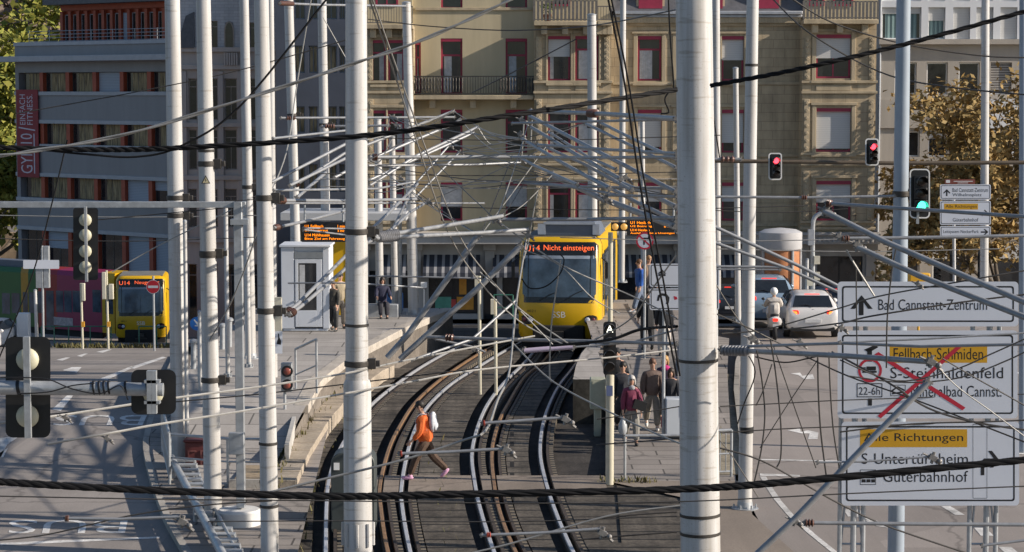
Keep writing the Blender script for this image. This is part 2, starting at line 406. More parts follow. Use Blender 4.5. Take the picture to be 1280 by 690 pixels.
# ---- tracks: every rail from its line in the picture, laid on the track slab
RAILS = {
 'A': [(405, 740), (407, 690), (408, 630), (411, 600), (420, 570), (440, 535), (464, 505), (497, 478), (531, 455), (566, 436), (600, 423)],
 'Ab': [(505, 740), (485, 690), (476, 635), (475, 605), (486, 560), (500, 531), (519, 502), (547, 476), (578, 454), (606, 437), (636, 423)],
 'B': [(530, 740), (513, 690), (503, 635), (502, 605), (510, 562), (521, 530), (536, 505), (565, 478), (600, 456), (630, 438), (657, 424)],
 'C': [(640, 740), (618, 690), (601, 638), (593, 600), (590, 562), (600, 524), (614, 497), (634, 473), (655, 453), (668, 437), (676, 424)],
 'Cb': [(675, 740), (645, 690), (625, 640), (617, 600), (615, 560), (624, 525), (636, 502), (655, 471), (677, 453), (690, 437), (698, 424)],
 'E': [(745, 740), (717, 690), (695, 640), (681, 597), (675, 560), (681, 520), (697, 484), (716, 459), (728, 440), (734, 424)],
}
def smooth(pts, k=5):
    pts = [Vector(p) for p in pts]; out = []
    for i in range(len(pts) - 1):
        p0, p1, p2, p3 = pts[max(i - 1, 0)], pts[i], pts[i + 1], pts[min(i + 2, len(pts) - 1)]
        for j in range(k):
            t = j / k
            out.append(0.5 * ((2 * p1) + (p2 - p0) * t + (2 * p0 - 5 * p1 + 4 * p2 - p3) * t * t + (3 * p1 - p0 - 3 * p2 + p3) * t ** 3))
    out.append(pts[-1]); return out
sheet('track_bed', yrange(22, 90, 2), lambda Y: (pl(Y) if Y < 60 else -4.9, 5.5), lambda x, Y: terrain(x, Y) - 0.2, M_GRAV, 16)
def rail_line(k): return smooth([Z(a, b, 0) for a, b in RAILS[k]])
RL = {k: rail_line(k) for k in RAILS}
def strip(mb, line, o0, o1, z0, z1, m=0):
    """a bar of rectangular section along a line, offset sideways o0..o1"""
    sec = []
    for i, p in enumerate(line):
        t = line[min(i + 1, len(line) - 1)] - line[max(i - 1, 0)]; t.z = 0; t.normalize(); nrm = Vector((t.y, -t.x, 0))
        sec.append([p + nrm * o0 + Vector((0, 0, z0)), p + nrm * o1 + Vector((0, 0, z0)), p + nrm * o1 + Vector((0, 0, z1)), p + nrm * o0 + Vector((0, 0, z1))])
    vs = [q for s_ in sec for q in s_]; fs = []
    for i in range(len(sec) - 1):
        for j in range(4):
            q = (j + 1) % 4; fs.append((i * 4 + j, i * 4 + q, (i + 1) * 4 + q, (i + 1) * 4 + j))
    fs += [(3, 2, 1, 0), tuple((len(sec) - 1) * 4 + j for j in range(4))]
    mb.add(vs, fs, m)
def at_rail(k, Y):
    L = RL[k]
    L = sorted(L, key=lambda p: p.y)
    return interp([(p.y, p.x) for p in L], Y)
# concrete slabs inside and beside each track
for nm, a, b, oa, ob in (('inner', 'A', 'Ab', .32, -.25), ('mid', 'B', 'C', .32, -.28), ('in2', 'Cb', 'E', .32, -.27)):
    sheet('track_slab', yrange(24, 74, 1.5), (lambda a, b, oa, ob: (lambda Y: (at_rail(a, Y) + oa, max(at_rail(b, Y) + ob, at_rail(a, Y) + oa + .02))))(a, b, oa, ob), lambda x, Y: -0.035 if 1 else 0, M_BED, 4)
sheet('track_slab', yrange(24, 47, 1.5), lambda Y: (at_rail('E', Y) + .3, at_rail('E', Y) + 2.6), lambda x, Y: -0.03, M_BED, 4)
sheet('track_slab', yrange(24, 66, 1.5), lambda Y: (at_rail('A', Y) - 1.0, at_rail('A', Y) - .25), lambda x, Y: -0.06, M_BED, 3)
CLIP = mat_stripes('rail_clips', (0.012, 0.011, 0.01), (0.15, 0.125, 0.09), 0.30, 'Y', 0.5)
for k, lab, rm in (('A', 'shiny outer rail of the curve beside the stone ledge', M_RAIL), ('Ab', 'rust brown inner rail beneath the walking person in orange', M_RUST),
               ('B', 'shiny steel rail under the feet of the person in orange', M_RAIL), ('C', 'shiny steel rail nearest the person on the tram side of the concrete strip', M_RAIL),
               ('Cb', 'dull brown middle rail leading towards the yellow tram', M_RUST), ('E', 'outermost shiny rail beside the walkway of pedestrians', M_RAIL)):
    t = thing('rail', lab, 'rail', RL[k][2], group='tram rails in the curve')
    mb = MB(); strip(mb, RL[k], -.036, .036, -.06, .0); mb.build('rail_head', rm, t, bevel=.008)
    mb = MB(); strip(mb, RL[k], -.06, .06, -.19, -.062); mb.build('rail_web', M_RUSTD, t)
    mb = MB(); strip(mb, RL[k], .14, .20, -.19, -.012); mb.build('guard_rail', M_RUSTD, t)
    mb = MB(); strip(mb, RL[k], .205, .30, -.19, -.04); mb.build('clip_band', CLIP, t)
# level crossing boards (between the rails) where the person walks
M_WALK = mat_ground('crossing_board', (0.22, 0.185, 0.155), 0.18, 0.6, 20)
cr0, cr1 = Z(600, 616, 0).y, Z(600, 594, 0).y
segs = [(-3.75, 'A', 0, -.06), ('A', 'Ab', .14, -.06), ('Ab', 'B', .07, -.06), ('B', 'C', .14, -.06), ('C', 'Cb', .14, -.06), ('Cb', 'E', .07, -.06), ('E', 1.95, .14, 0)]
mb = MB()
for a, b, oa, ob in segs:
    def xx(k, Y, o): return (k if not isinstance(k, str) else at_rail(k, Y)) + o
    mb.add([(xx(a, cr0, oa), cr0, -.18), (xx(b, cr0, ob), cr0, -.18), (xx(b, cr1, ob), cr1, -.18), (xx(a, cr1, oa), cr1, -.18),
            (xx(a, cr0, oa), cr0, -.004), (xx(b, cr0, ob), cr0, -.004), (xx(b, cr1, ob), cr1, -.004), (xx(a, cr1, oa), cr1, -.004)],
           [(0, 3, 2, 1), (4, 5, 6, 7), (0, 1, 5, 4), (1, 2, 6, 5), (2, 3, 7, 6), (3, 0, 4, 7)])
setting(mb.build('path', M_WALK))
# ---- left platform: raised concrete body with coping, sloping down at its near end, plus the low stone ledge
PE = px_line([(385, 492), (405, 470), (440, 443), (470, 428), (500, 412), (535, 397), (570, 384)], lambda a, b: Z(a, b, 0.95))
def pe(Y): return interp(PE, Y)
def pzf(x, Y): return 0.13 + 0.82 * lin(46, 55, Y)
sheet('platform', yrange(45, 54, 1.5) + yrange(55.2, 74, 2), lambda Y: (kl(Y) + .9 if Y < 64 else -8.6, min(pe(Y), -4.2) if Y < 54 else pe(Y)), pzf, M_CONC, 12)
# slab edge (coping blocks) and side wall
mb = MB(); mw = MB()
yy = yrange(52.5, 74, 0.8)
for a, b in zip(yy, yy[1:]):
    b2 = b - .025
    x0, x1 = pe(a), pe(b2); z0, z1 = pzf(0, a), pzf(0, b2)
    mb.add([(x0 - .3, a, z0 - .2), (x0 + .06, a, z0 - .2), (x1 + .06, b2, z1 - .2), (x1 - .3, b2, z1 - .2), (x0 - .3, a, z0 + .012), (x0 + .06, a, z0 + .012), (x1 + .06, b2, z1 + .012), (x1 - .3, b2, z1 + .012)],
           [(0, 3, 2, 1), (4, 5, 6, 7), (0, 1, 5, 4), (1, 2, 6, 5), (2, 3, 7, 6), (3, 0, 4, 7)])
for a, b in zip(yrange(46, 74, 2), yrange(46, 74, 2)[1:]):
    x0, x1 = pe(a), pe(b)
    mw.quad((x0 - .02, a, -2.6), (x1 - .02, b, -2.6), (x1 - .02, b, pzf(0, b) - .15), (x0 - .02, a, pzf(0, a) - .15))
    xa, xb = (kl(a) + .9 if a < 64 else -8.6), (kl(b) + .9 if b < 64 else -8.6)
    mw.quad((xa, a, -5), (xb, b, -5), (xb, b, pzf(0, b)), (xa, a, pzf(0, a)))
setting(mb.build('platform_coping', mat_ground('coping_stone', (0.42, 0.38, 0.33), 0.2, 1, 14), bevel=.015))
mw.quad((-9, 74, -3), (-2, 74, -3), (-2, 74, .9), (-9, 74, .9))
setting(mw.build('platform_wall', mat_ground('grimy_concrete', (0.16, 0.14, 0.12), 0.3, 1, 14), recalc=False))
LE = px_line([(370, 600), (388, 562), (412, 524), (440, 492), (480, 462), (520, 444)], lambda a, b: Z(a, b, 0.28))
def le(Y): return interp(LE, Y)
mb = MB()
yy = yrange(LE[0][0], 64, .55)
for a, b in zip(yy, yy[1:]):
    b2 = b - .02; h = .28 + random.uniform(-.012, .012)
    x0, x1 = le(a), le(b2)
    mb.add([(x0 - .52, a, -.3), (x0, a, -.3), (x1, b2, -.3), (x1 - .52, b2, -.3), (x0 - .52, a, h), (x0, a, h), (x1, b2, h), (x1 - .52, b2, h)],
           [(0, 3, 2, 1), (4, 5, 6, 7), (0, 1, 5, 4), (1, 2, 6, 5), (2, 3, 7, 6), (3, 0, 4, 7)])
o = mb.build('stone_ledge', mat_ground('ledge_stone', (0.34, 0.29, 0.23), 0.25, 1.2, 14, bump=.6), bevel=.012)
setting(o)
sheet('verge', yrange(LE[0][0], 64, 1.5), lambda Y: (min(pe(Y), le(Y) - 1.3), le(Y) - .5), lambda x, Y: .22, mat_ground('verge_soil', (0.24, 0.19, 0.13), .3, 1, 9, bump=.8), 3)
mb = MB()
a, b = LE[0][0], LE[0][0]
mb.box(le(a) - 1.35, le(a) - .5, a - .08, a + .01, -.3, .30); setting(mb.build('ledge_end', M_KERB))
mb = MB(); p, q = Z(356, 592, 0), Z(377, 505, 0); mb.add([(a.x + o_, a.y, z) for z in (-.1, .62) for a, o_ in ((p, 0), (p, .09), (q, .09), (q, 0))], [(0, 1, 5, 4), (1, 2, 6, 5), (2, 3, 7, 6), (3, 0, 4, 7), (4, 5, 6, 7)]); setting(mb.build('ramp_wall', mat_ground('pale_wall', (.42, .41, .39), .2, 1, 10)))
# ---- right walkway, ramp and platform
def wz(x, Y): return .004 + .95 * lin(53, 66, Y)
WL = px_line([(758, 740), (754, 600), (752, 560), (753, 520), (757, 480)], lambda a, b: Z(a, b, 0))
def wl(Y): return 2.33 if Y > 52 else (1.95 if Y < 46.5 else 1.95 + .38 * lin(46.5, 52, Y))
sheet('pavement', yrange(46.3, 77, 1.5), lambda Y: (wl(Y), kr(Y) - .2 if Y < 66 else kr(Y) - 1.4), wz, M_PAVE, 8)
sheet('pavement', yrange(22, 46.3, 2), lambda Y: (at_rail('E', Y) + 2.6 if Y < 45 else 1.95, kr(Y)), lambda x, Y: .004, mat_ground('pavement_asphalt', (0.25, 0.21, 0.175), .16, .3, 22), 8)
PR = px_line([(716, 477), (720, 458), (728, 440), (745, 424), (762, 412), (775, 402), (790, 392)], lambda a, b: Z(a, b, .9))
def pr(Y): return interp(PR, Y)
sheet('platform', yrange(55.7, 77, 1.5), lambda Y: (pr(Y), max(2.4, pr(Y) + .4, 2.4)), lambda x, Y: .93, M_CONC, 4)
mb = MB()
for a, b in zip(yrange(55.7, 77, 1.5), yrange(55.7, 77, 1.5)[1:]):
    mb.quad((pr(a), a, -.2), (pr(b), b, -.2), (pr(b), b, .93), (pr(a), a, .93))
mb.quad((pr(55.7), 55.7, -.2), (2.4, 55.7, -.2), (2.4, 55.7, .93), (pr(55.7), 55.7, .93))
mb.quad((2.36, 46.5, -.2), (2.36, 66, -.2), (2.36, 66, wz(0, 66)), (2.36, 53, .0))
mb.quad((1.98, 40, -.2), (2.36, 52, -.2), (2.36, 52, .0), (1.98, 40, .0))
setting(mb.build('platform_wall', mat_ground('shade_black_concrete', (0.04, 0.038, 0.033), .4, 1, 9), recalc=False))  # wall shade painted in: concrete coloured near black on the track side
# sandy strip beside the right road, with kerb
sheet('verge', yrange(47, 64, 1.5), lambda Y: (kr(Y) - .75, kr(Y) - .02), lambda x, Y: wz(x, Y) * .0 + .016 + .0, M_GRAV2, 3)
mb = MB()
for a, b in zip(yrange(46, 76, 1.0), yrange(46, 76, 1.0)[1:]):
    b2 = b - .02
    mb.add([(kr(a) - .02, a, -.2), (kr(a) + .12, a, -.2), (kr(b2) + .12, b2, -.2), (kr(b2) - .02, b2, -.2), (kr(a) - .02, a, .1), (kr(a) + .12, a, .1), (kr(b2) + .12, b2, .1), (kr(b2) - .02, b2, .1)],
           [(0, 3, 2, 1), (4, 5, 6, 7), (0, 1, 5, 4), (1, 2, 6, 5), (2, 3, 7, 6), (3, 0, 4, 7)])
setting(mb.build('kerb', M_KERB))
# ---- road markings, each laid 6 mm above the asphalt
def mark(quads, name='road_marking', f=lambda a, b: G(a, b, .006)):
    mb = MB()
    for q in quads:
        k = len(q); mb.add([f(*p) for p in q], [tuple(range(k))])
    return setting(mb.build(name, M_MARK, recalc=False))
def line_px(a, b, w0, w1, n=1):
    return [[(a[0] - w0 / 2, a[1]), (a[0] + w0 / 2, a[1]), (b[0] + w1 / 2, b[1]), (b[0] - w1 / 2, b[1])]]
# left road: lane edge dashes
mark([[(0, 548), (0, 574), (9, 556), (24, 546), (15, 546)], [(65, 512), (76, 514), (92, 494), (84, 494)], [(124, 474), (134, 475), (170, 458), (164, 458)], [(160, 460), (168, 461), (208, 447), (203, 446)],
      [(70, 450), (78, 451), (88, 447), (82, 447)], [(96, 445), (102, 446), (110, 442), (106, 442)], [(78, 463), (96, 466), (102, 459), (90, 459)], [(0, 572), (4, 572), (10, 560), (0, 566)], [(120, 440), (128, 441), (140, 437), (134, 437)]])
mark([[(0, 679), (0, 682), (70, 679), (200, 673), (200, 671), (70, 676)]])
# BUS lettering, painted to be read from the far side
def bus(x0, x1, yb, yt, dx):
    mb = MB(); P0 = G(x1, yb, .006)
    pa, pb = G(x0, yb, .006), G(x1, yb, .006); pc = G(x0 + dx, yt, .006); pd = G(x1 + dx, yt, .006)
    def fn(u, v):  # u along the text, v up: upside down towards the camera
        p = pb.lerp(pa, u); q = pd.lerp(pc, u); r_ = q.lerp(p, v) if 1 else p
        return Vector((r_.x, r_.y, terrain(r_.x, r_.y) + .006))
    text(mb, 'BUS', fn, 0, 1, 0, 1)
    return setting(mb.build('road_marking', M_MARK, recalc=False))
bus(8, 156, 667, 650, 4); bus(64, 178, 532, 519, 6)
# right road: curved edge line, lane dashes, arrows
EL = [(950, 596), (958, 610), (968, 625), (985, 645), (1010, 667), (1046, 696), (1075, 716)]
q = []
for (a, b) in zip(EL, EL[1:]):
    q.append([(a[0], a[1]), (a[0] + 7.5, a[1]), (b[0] + 8, b[1]), (b[0], b[1])])
mark(q + [[(950, 592), (950, 595), (1000, 596), (1000, 594)]])
mark([[(1176, 633), (1188, 633), (1206, 644), (1194, 644)], [(1215, 657), (1229, 657), (1242, 670), (1226, 670)], [(1248, 684), (1264, 684), (1279, 696), (1262, 696)],
      [(1082, 651), (1096, 651), (1110, 660), (1096, 658)], [(1054, 637), (1074, 637), (1088, 651), (1070, 646), (1060, 646)], [(1150, 594), (1160, 594), (1170, 600), (1160, 600)]])
mark([[(984, 538), (1000, 536), (1001, 540), (1010, 538), (1023, 541), (1022, 549), (1010, 549), (1012, 542), (1002, 542)], [(988, 467), (1000, 466), (1003, 470), (1016, 468), (1018, 474), (1005, 474), (998, 469)]])
mark([[(950, 574), (1100, 577), (1100, 578), (950, 575.5)], [(1150, 560), (1280, 566), (1280, 568), (1150, 561)], [(1235, 463), (1280, 466), (1280, 468), (1235, 464)]])
# ------------------------------------------------------------------ buildings
class Facade:
    """an upright plane through O turned by ang about z; u along it, d inwards"""
    def __init__(s, name, label, cat, px, py, Y, ang=0.0):
        s.O = W(px, py, Y); s.a = ang
        s.t = Vector((math.cos(ang), math.sin(ang), 0)); s.n = Vector((-math.sin(ang), math.cos(ang), 0))
        s.root = thing(name, label, cat, s.O, ang, local=True)
    def p(s, px, py, d=0.0):
        r_ = ray(px, py); C0 = Vector((0, 0, CAMZ)); Q = s.O + s.n * d
        k = (Q - C0).dot(s.n) / r_.dot(s.n); h = C0 + r_ * k - s.O
        return h.dot(s.t), h.z
    def rect(s, x0, y0, x1, y1, d=0.0):
        a, b = s.p(x0, y1, d); c, e = s.p(x1, y0, d); 
        return a, c, b, e               # u0,u1,z0,z1
def holed(mb, u0, u1, z0, z1, holes, d=0.0, depth=0.3, m=0, back=True):
    us = sorted({u0, u1} | {h[0] for h in holes} | {h[1] for h in holes}); zs = sorted({z0, z1} | {h[2] for h in holes} | {h[3] for h in holes})
    us = [u for u in us if u0 <= u <= u1]; zs = [z for z in zs if z0 <= z <= z1]
    for i in range(len(us) - 1):
        for j in range(len(zs) - 1):
            cu, cz = (us[i] + us[i + 1]) / 2, (zs[j] + zs[j + 1]) / 2
            if any(h[0] < cu < h[1] and h[2] < cz < h[3] for h in holes): continue
            mb.quad((us[i], d, zs[j]), (us[i + 1], d, zs[j]), (us[i + 1], d, zs[j + 1]), (us[i], d, zs[j + 1]), m)
    for h in holes:
        a, b, c, e = h
        mb.quad((a, d, c), (a, d, e), (a, d + depth, e), (a, d + depth, c), m); mb.quad((b, d, e), (b, d, c), (b, d + depth, c), (b, d + depth, e), m)
        mb.quad((a, d, e), (b, d, e), (b, d + depth, e), (a, d + depth, e), m); mb.quad((a, d, c), (a, d + depth, c), (b, d + depth, c), (b, d, c), m)
M_RED = mat('dark_red_frame', (0.30, 0.024, 0.06), 0.5, 0, 0.15, 3)
M_BLIND = mat_stripes('white_blind', (0.62, 0.62, 0.60), (0.50, 0.50, 0.49), 0.085, 'Z', 0.16)
M_BLIND2 = mat_stripes('grey_blue_blind', (0.42, 0.47, 0.54), (0.30, 0.34, 0.40), 0.10, 'Z', 0.25)
M_CURT = mat('pale_curtain', (0.46, 0.47, 0.48), 0.9, 0, 0.25, 5)
M_CURTY = mat('tan_curtain', (0.27, 0.21, 0.12), 0.9, 0, 0.85, 7.0, streak=True)
M_ROOM = mat('room_dark', (0.028, 0.026, 0.025), 0.9, 0, 0.5, 1.5)
def window(fac, r, d, mf, blind=0.0, curtain=None, transom=0.27, mull=1, fw=0.085, mblind=None, mp=None, recess=0.16, name='window', box=None, cm=None):
    """frame with mullions > pane, blind, curtain; r = (u0,u1,z0,z1), d = depth of the wall face"""
    u0, u1, z0, z1 = r; e = .004; u0 += e; u1 -= e; z0 += e; z1 -= e
    y = d + recess; mb = MB()
    mb.box(u0, u1, y, y + .07, z1 - fw, z1); mb.box(u0, u1, y, y + .07, z0, z0 + fw)
    mb.box(u0, u0 + fw, y, y + .07, z0 + fw, z1 - fw); mb.box(u1 - fw, u1, y, y + .07, z0 + fw, z1 - fw)
    zt = z1 - (z1 - z0) * transom
    if transom: mb.box(u0 + fw, u1 - fw, y + .004, y + .066, zt - fw * .5, zt + fw * .5)
    for i in range(1, mull + 1):
        c = u0 + (u1 - u0) * i / (mull + 1); mb.box(c - fw * .35, c + fw * .35, y + .008, y + .06, z0 + fw, (zt - fw * .5) if transom else z1 - fw)
    if box: mb.box(u0, u1, d + .02, y - .003, z1 - box, z1)
    w = mb.build(name, mf, fac.root)
    g = MB(); g.box(u0 + fw * .5, u1 - fw * .5, y + .03, y + .038, z0 + fw * .5, z1 - fw * .5); g.build('pane', mp or M_GLASS, w)
    if blind > 0:
        g = MB(); g.box(u0 + .012, u1 - .012, y - .035, y - .012, z1 - (box or 0) - (z1 - z0 - (box or 0)) * blind, z1 - (box or 0) - .004); g.build('blind', mblind or M_BLIND, w)
    if curtain:
        g = MB(); n = 14
        a, b = u0 + (u1 - u0) * curtain[0], u0 + (u1 - u0) * curtain[1]
        top = zt - fw * .5 if transom else z1 - fw
        for i in range(n):
            x0 = a + (b - a) * i / n; x1 = a + (b - a) * (i + 1) / n
            g.quad((x0, y + .022 - .012 * (i % 2), z0 + fw), (x1, y + .022 - .012 * ((i + 1) % 2), z0 + fw), (x1, y + .022 - .012 * ((i + 1) % 2), top), (x0, y + .022 - .012 * (i % 2), top))
        g.build('curtain', cm or M_CURT, w, recalc=False)
    return w
# ---------------- sandstone apartment house (centre)
M_SAND = mat_stone('sandstone', (0.47, 0.38, 0.25), (0.39, 0.312, 0.205), (0.26, 0.205, 0.135), 1.05, 0.42, bump=.4, var=.2)
M_SANDT = mat('sandstone_trim', (0.41, 0.335, 0.225), 0.85, 0, 0.24, 2.0, 0.3, 18, streak=True)
M_PLAST = mat('pale_plaster', (0.47, 0.40, 0.265), 0.9, 0, 0.16, .8, 0.15, 20, streak=True)
M_SLATE = mat('slate_roof', (0.10, 0.10, 0.11), 0.6, 0, 0.25, 4)
M_ZINC = mat('zinc_gutter', (0.36, 0.38, 0.41), 0.5, 0.3, 0.15, 3)
M_SHOP = mat('grey_shop_render', (0.37, 0.355, 0.335), 0.8, 0, 0.16, 1.0, .1, 20, streak=True)
B = Facade('apartment_building', 'old sandstone apartment building with dark red windows, bays and striped shop awnings', 'building', 640, 400, 104)
def BR(x0, y0, x1, y1, d=0.0): return B.rect(x0, y0, x1, y1, d)
zt = B.p(640, -75)[1]; zs = B.p(640, 303)[1]; zg = B.p(640, 412)[1] - 1.0
BAY = -1.1
def uo(px, d=0.0): return B.p(px, 100, d)[0]
def zo(py, d=0.0): return B.p(640, py, d)[1]
rowsy = [(-52, 9), (45, 101), (137, 191), (228, 276)]
# recessed plaster middle
holes = []; wins = []
for (x0, x1) in ((551, 578), (632, 659)):
    for i, (a, b) in enumerate(((-60, 11), (48, 118), (137, 191), (228, 276))):
        h = BR(x0, a, x1, b); holes.append(h); wins.append((h, 0.0, i))
for (x0, x1) in ((519, 526),):
    h = BR(x0, 52, x1, 118); holes.append(h); wins.append((h, 0.0, 1))
mb = MB(); holed(mb, uo(512), uo(672), zs, zt, holes); mb.build('plaster_wall', M_PLAST, B.root, recalc=False)
# flat sandstone part between the two bays
holes2 = []
FL = [(797, 827), (846, 876), (902, 930), (944, 950)]
for (x0, x1) in ((797, 827), (846, 876), (902, 930)):
    for i, (a, b) in enumerate(rowsy[1:]):
        h = BR(x0, a, x1, b); holes2.append(h); wins.append((h, 0.0, i + 1))
mb = MB(); holed(mb, uo(756), uo(1008), zs, zo(22), holes2); mb.build('sandstone_wall', M_SAND, B.root, recalc=False)
# bays
def bay(x0, x1, wx, rows, ztop, deco=True):
    hs = []
    for (a, b) in wx:
        for i, (c, e) in rows: 
            h = B.rect(a, c, b, e, BAY); hs.append(h); wins.append((h, BAY, i + 10))
    a, b = uo(x0, BAY), uo(x1, BAY)
    mb = MB(); holed(mb, a, b, zs, ztop, hs, BAY)
    mb.quad((a, BAY, zs), (a, BAY, ztop), (a, 0.02, ztop), (a, 0.02, zs)); mb.quad((b, BAY, zs), (b, 0.02, zs), (b, 0.02, ztop), (b, BAY, ztop))
    mb.quad((a, BAY, ztop), (b, BAY, ztop), (b, 0.02, ztop), (a, .02, ztop)); mb.quad((a, BAY, zs), (a, .02, zs), (b, .02, zs), (b, BAY, zs))
    mb.build('bay_wall', M_SAND, B.root, recalc=False)
    tr = MB()
    for yb in (104, 117, 194, 207, 279, 287):       # string courses and panels below each storey
        z = zo(yb, BAY); tr.box(a - .05, b + .05, BAY - .10, BAY - .004, z, z + .12)
    for yb, yt in ((106, 116), (196, 206)):
        z0, z1 = zo(yb, BAY), zo(yt, BAY)
        for (p, q) in wx: 
            u0, u1 = uo(p, BAY), uo(q, BAY); tr.box(u0, u1, BAY - .05, BAY - .004, z1 + .1, z0 - .02)
    for (p, q) in wx:
        lim = lambda e_: (lambda g_: min(e_, g_))(min([.3] + [abs(uo(p2, BAY) - uo(q, BAY)) / 2 - .006 for p2, q2 in wx if p2 > q] + [abs(uo(p, BAY) - uo(q2, BAY)) / 2 - .006 for p2, q2 in wx if q2 < p]))
        for i, (c, e) in rows:
            u0, u1, z0, z1 = B.rect(p, c, q, e, BAY)
            tr.box(u0 - lim(.2), u0 - .02, BAY - .06, BAY - .004, z0 - .1, z1 + .12); tr.box(u1 + .02, u1 + lim(.2), BAY - .06, BAY - .004, z0 - .1, z1 + .12)
            tr.box(u0 - lim(.26), u1 + lim(.26), BAY - .10, BAY - .004, z1 + .125, z1 + .25); tr.box(u0 - lim(.24), u1 + lim(.24), BAY - .12, BAY - .004, z0 - .22, z0 - .105)
    # carved pilasters at both edges
    for e0 in ((a + .08), (b - .34)):
        for (y0, y1) in ((46, 100), (124, 190), (214, 275)):
            z1, z0 = zo(y0, BAY), zo(y1, BAY)
            tr.box(e0, e0 + .26, BAY - .07, BAY - .004, z0, z1)
            k = 7
            for j in range(k):
                zc = z0 + (z1 - z0) * (j + .5) / k; tr.obox((e0 + .13, BAY - .085, zc), (.13, .05, .13), Matrix.Rotation(R(45), 3, 'Y'))
    tr.build('bay_trim', M_SANDT, B.root, bevel=.012)
bay(457, 517, ((464, 482), (485, 505)), ((1, (50, 103)), (2, (138, 190)), (3, (228, 274))), zo(33, BAY))
bay(668, 764, ((685, 713), (719, 748)), ((1, (45, 101)), (2, (138, 191)), (3, (228, 276))), zo(29, BAY))
bay(1003, 1095, ((1020, 1064),), ((1, (43, 98)), (2, (135, 190)), (3, (226, 276))), zo(26, BAY))
# window joinery
rnd = random.Random(4)
for h, d, i in wins:
    wide = (h[1] - h[0]) > 1.4
    if i in (1, 2, 3) and d == 0.0:
        mid = h[0] > uo(760)
        if mid:
            k = rnd.random()
            bl = {1: 0.0 if h[0] < uo(840) else .5, 2: .85 if h[0] < uo(840) else .75, 3: .45}[i]
            window(B, h, d, M_RED, blind=bl, curtain=(.08, .62) if bl < .3 else None, transom=.3 if not bl else .0, mull=0, box=.16)
        else: window(B, h, d, M_RED, blind=.0 if i < 3 else .6, curtain=(.15, .5) if i == 1 else None, transom=.3, mull=0, box=.14, mblind=M_CURT)
    elif i >= 10:
        k = i - 10
        if wide: window(B, h, d, M_RED, blind=(0, .5, .92, .5)[k], transom=0, mull=1, box=.16)
        elif h[0] < uo(600): window(B, h, d, M_RED, blind=0, curtain=(.55, .9), transom=.3, mull=0, box=.13)
        else: window(B, h, d, M_RED, blind=.42 if (h[0] < uo(700) and k == 1) else 0, curtain=(.15, .55) if h[0] > uo(700) else (.05, .25), transom=.0 if (h[0] < uo(700) and k == 1) else .3, mull=0, box=.14)
    else: window(B, h, d, M_RED, blind=0, transom=0, mull=0, box=.1)
# window surrounds and string courses on the flat wall
tr = MB()
for h in holes2:
    u0, u1, z0, z1 = h
    tr.box(u0 - .2, u0 - .015, -.05, -.004, z0 - .1, z1 + .1); tr.box(u1 + .015, u1 + .2, -.05, -.004, z0 - .1, z1 + .1)
    tr.box(u0 - .28, u1 + .28, -.10, -.004, z1 + .105, z1 + .2); tr.box(u0 - .24, u1 + .24, -.12, -.004, z0 - .22, z0 - .105)
for yb in (106, 196, 283): tr.box(uo(766), uo(1002), -.07, -.006, zo(yb), zo(yb) + .14)
for yb in (13, 207): tr.box(uo(519), uo(666), -.08, -.004, zo(yb), zo(yb) + .13)
# dentil cornice
z = zo(29); k = 62
tr.box(uo(765), uo(1001), -.10, -.004, z - .12, z)
for j in range(k):
    u = uo(766) + (uo(1000) - uo(766)) * (j + .5) / k; tr.box(u - .07, u + .07, -.22, -.006, z + .003, z + .26)
tr.build('trim', M_SANDT, B.root, bevel=.01)
g = MB(); g.box(uo(766), uo(1001), -.30, .0, zo(22) + .0, zo(22) + .13); g.box(uo(766), uo(1001), -.42, -.02, zo(22) + .133, zo(14)); g.build('gutter', M_ZINC, B.root, bevel=.03)
rf = MB(); 
for (x0, x1, y0) in ((760, 1004, 14),):
    z0 = zo(y0); rf.add([(uo(x0), -.2, z0), (uo(x1), -.2, z0), (uo(x1), 1.6, z0 + 4), (uo(x0), 1.6, z0 + 4), (uo(x0), 4.5, z0 + 4), (uo(x1), 4.5, z0 + 4)], [(0, 1, 2, 3), (3, 2, 5, 4)])
rfo = rf.build('roof', M_SLATE, B.root, recalc=False)
for (x0, x1) in ((795, 830), (884, 905), (940, 975)):
    dm = MB(); u0, u1 = uo(x0), uo(x1); z0 = zo(14) + .02
    dm.box(u0, u1, -.1, 1.8, z0, z0 + 1.9); w = dm.build('dormer', M_PLAST, rfo)
    f = MB(); f.box(u0 + .1, u1 - .1, -.16, -.104, z0 + .1, z0 + 1.7); f.build('dormer_window', M_RED, rfo)
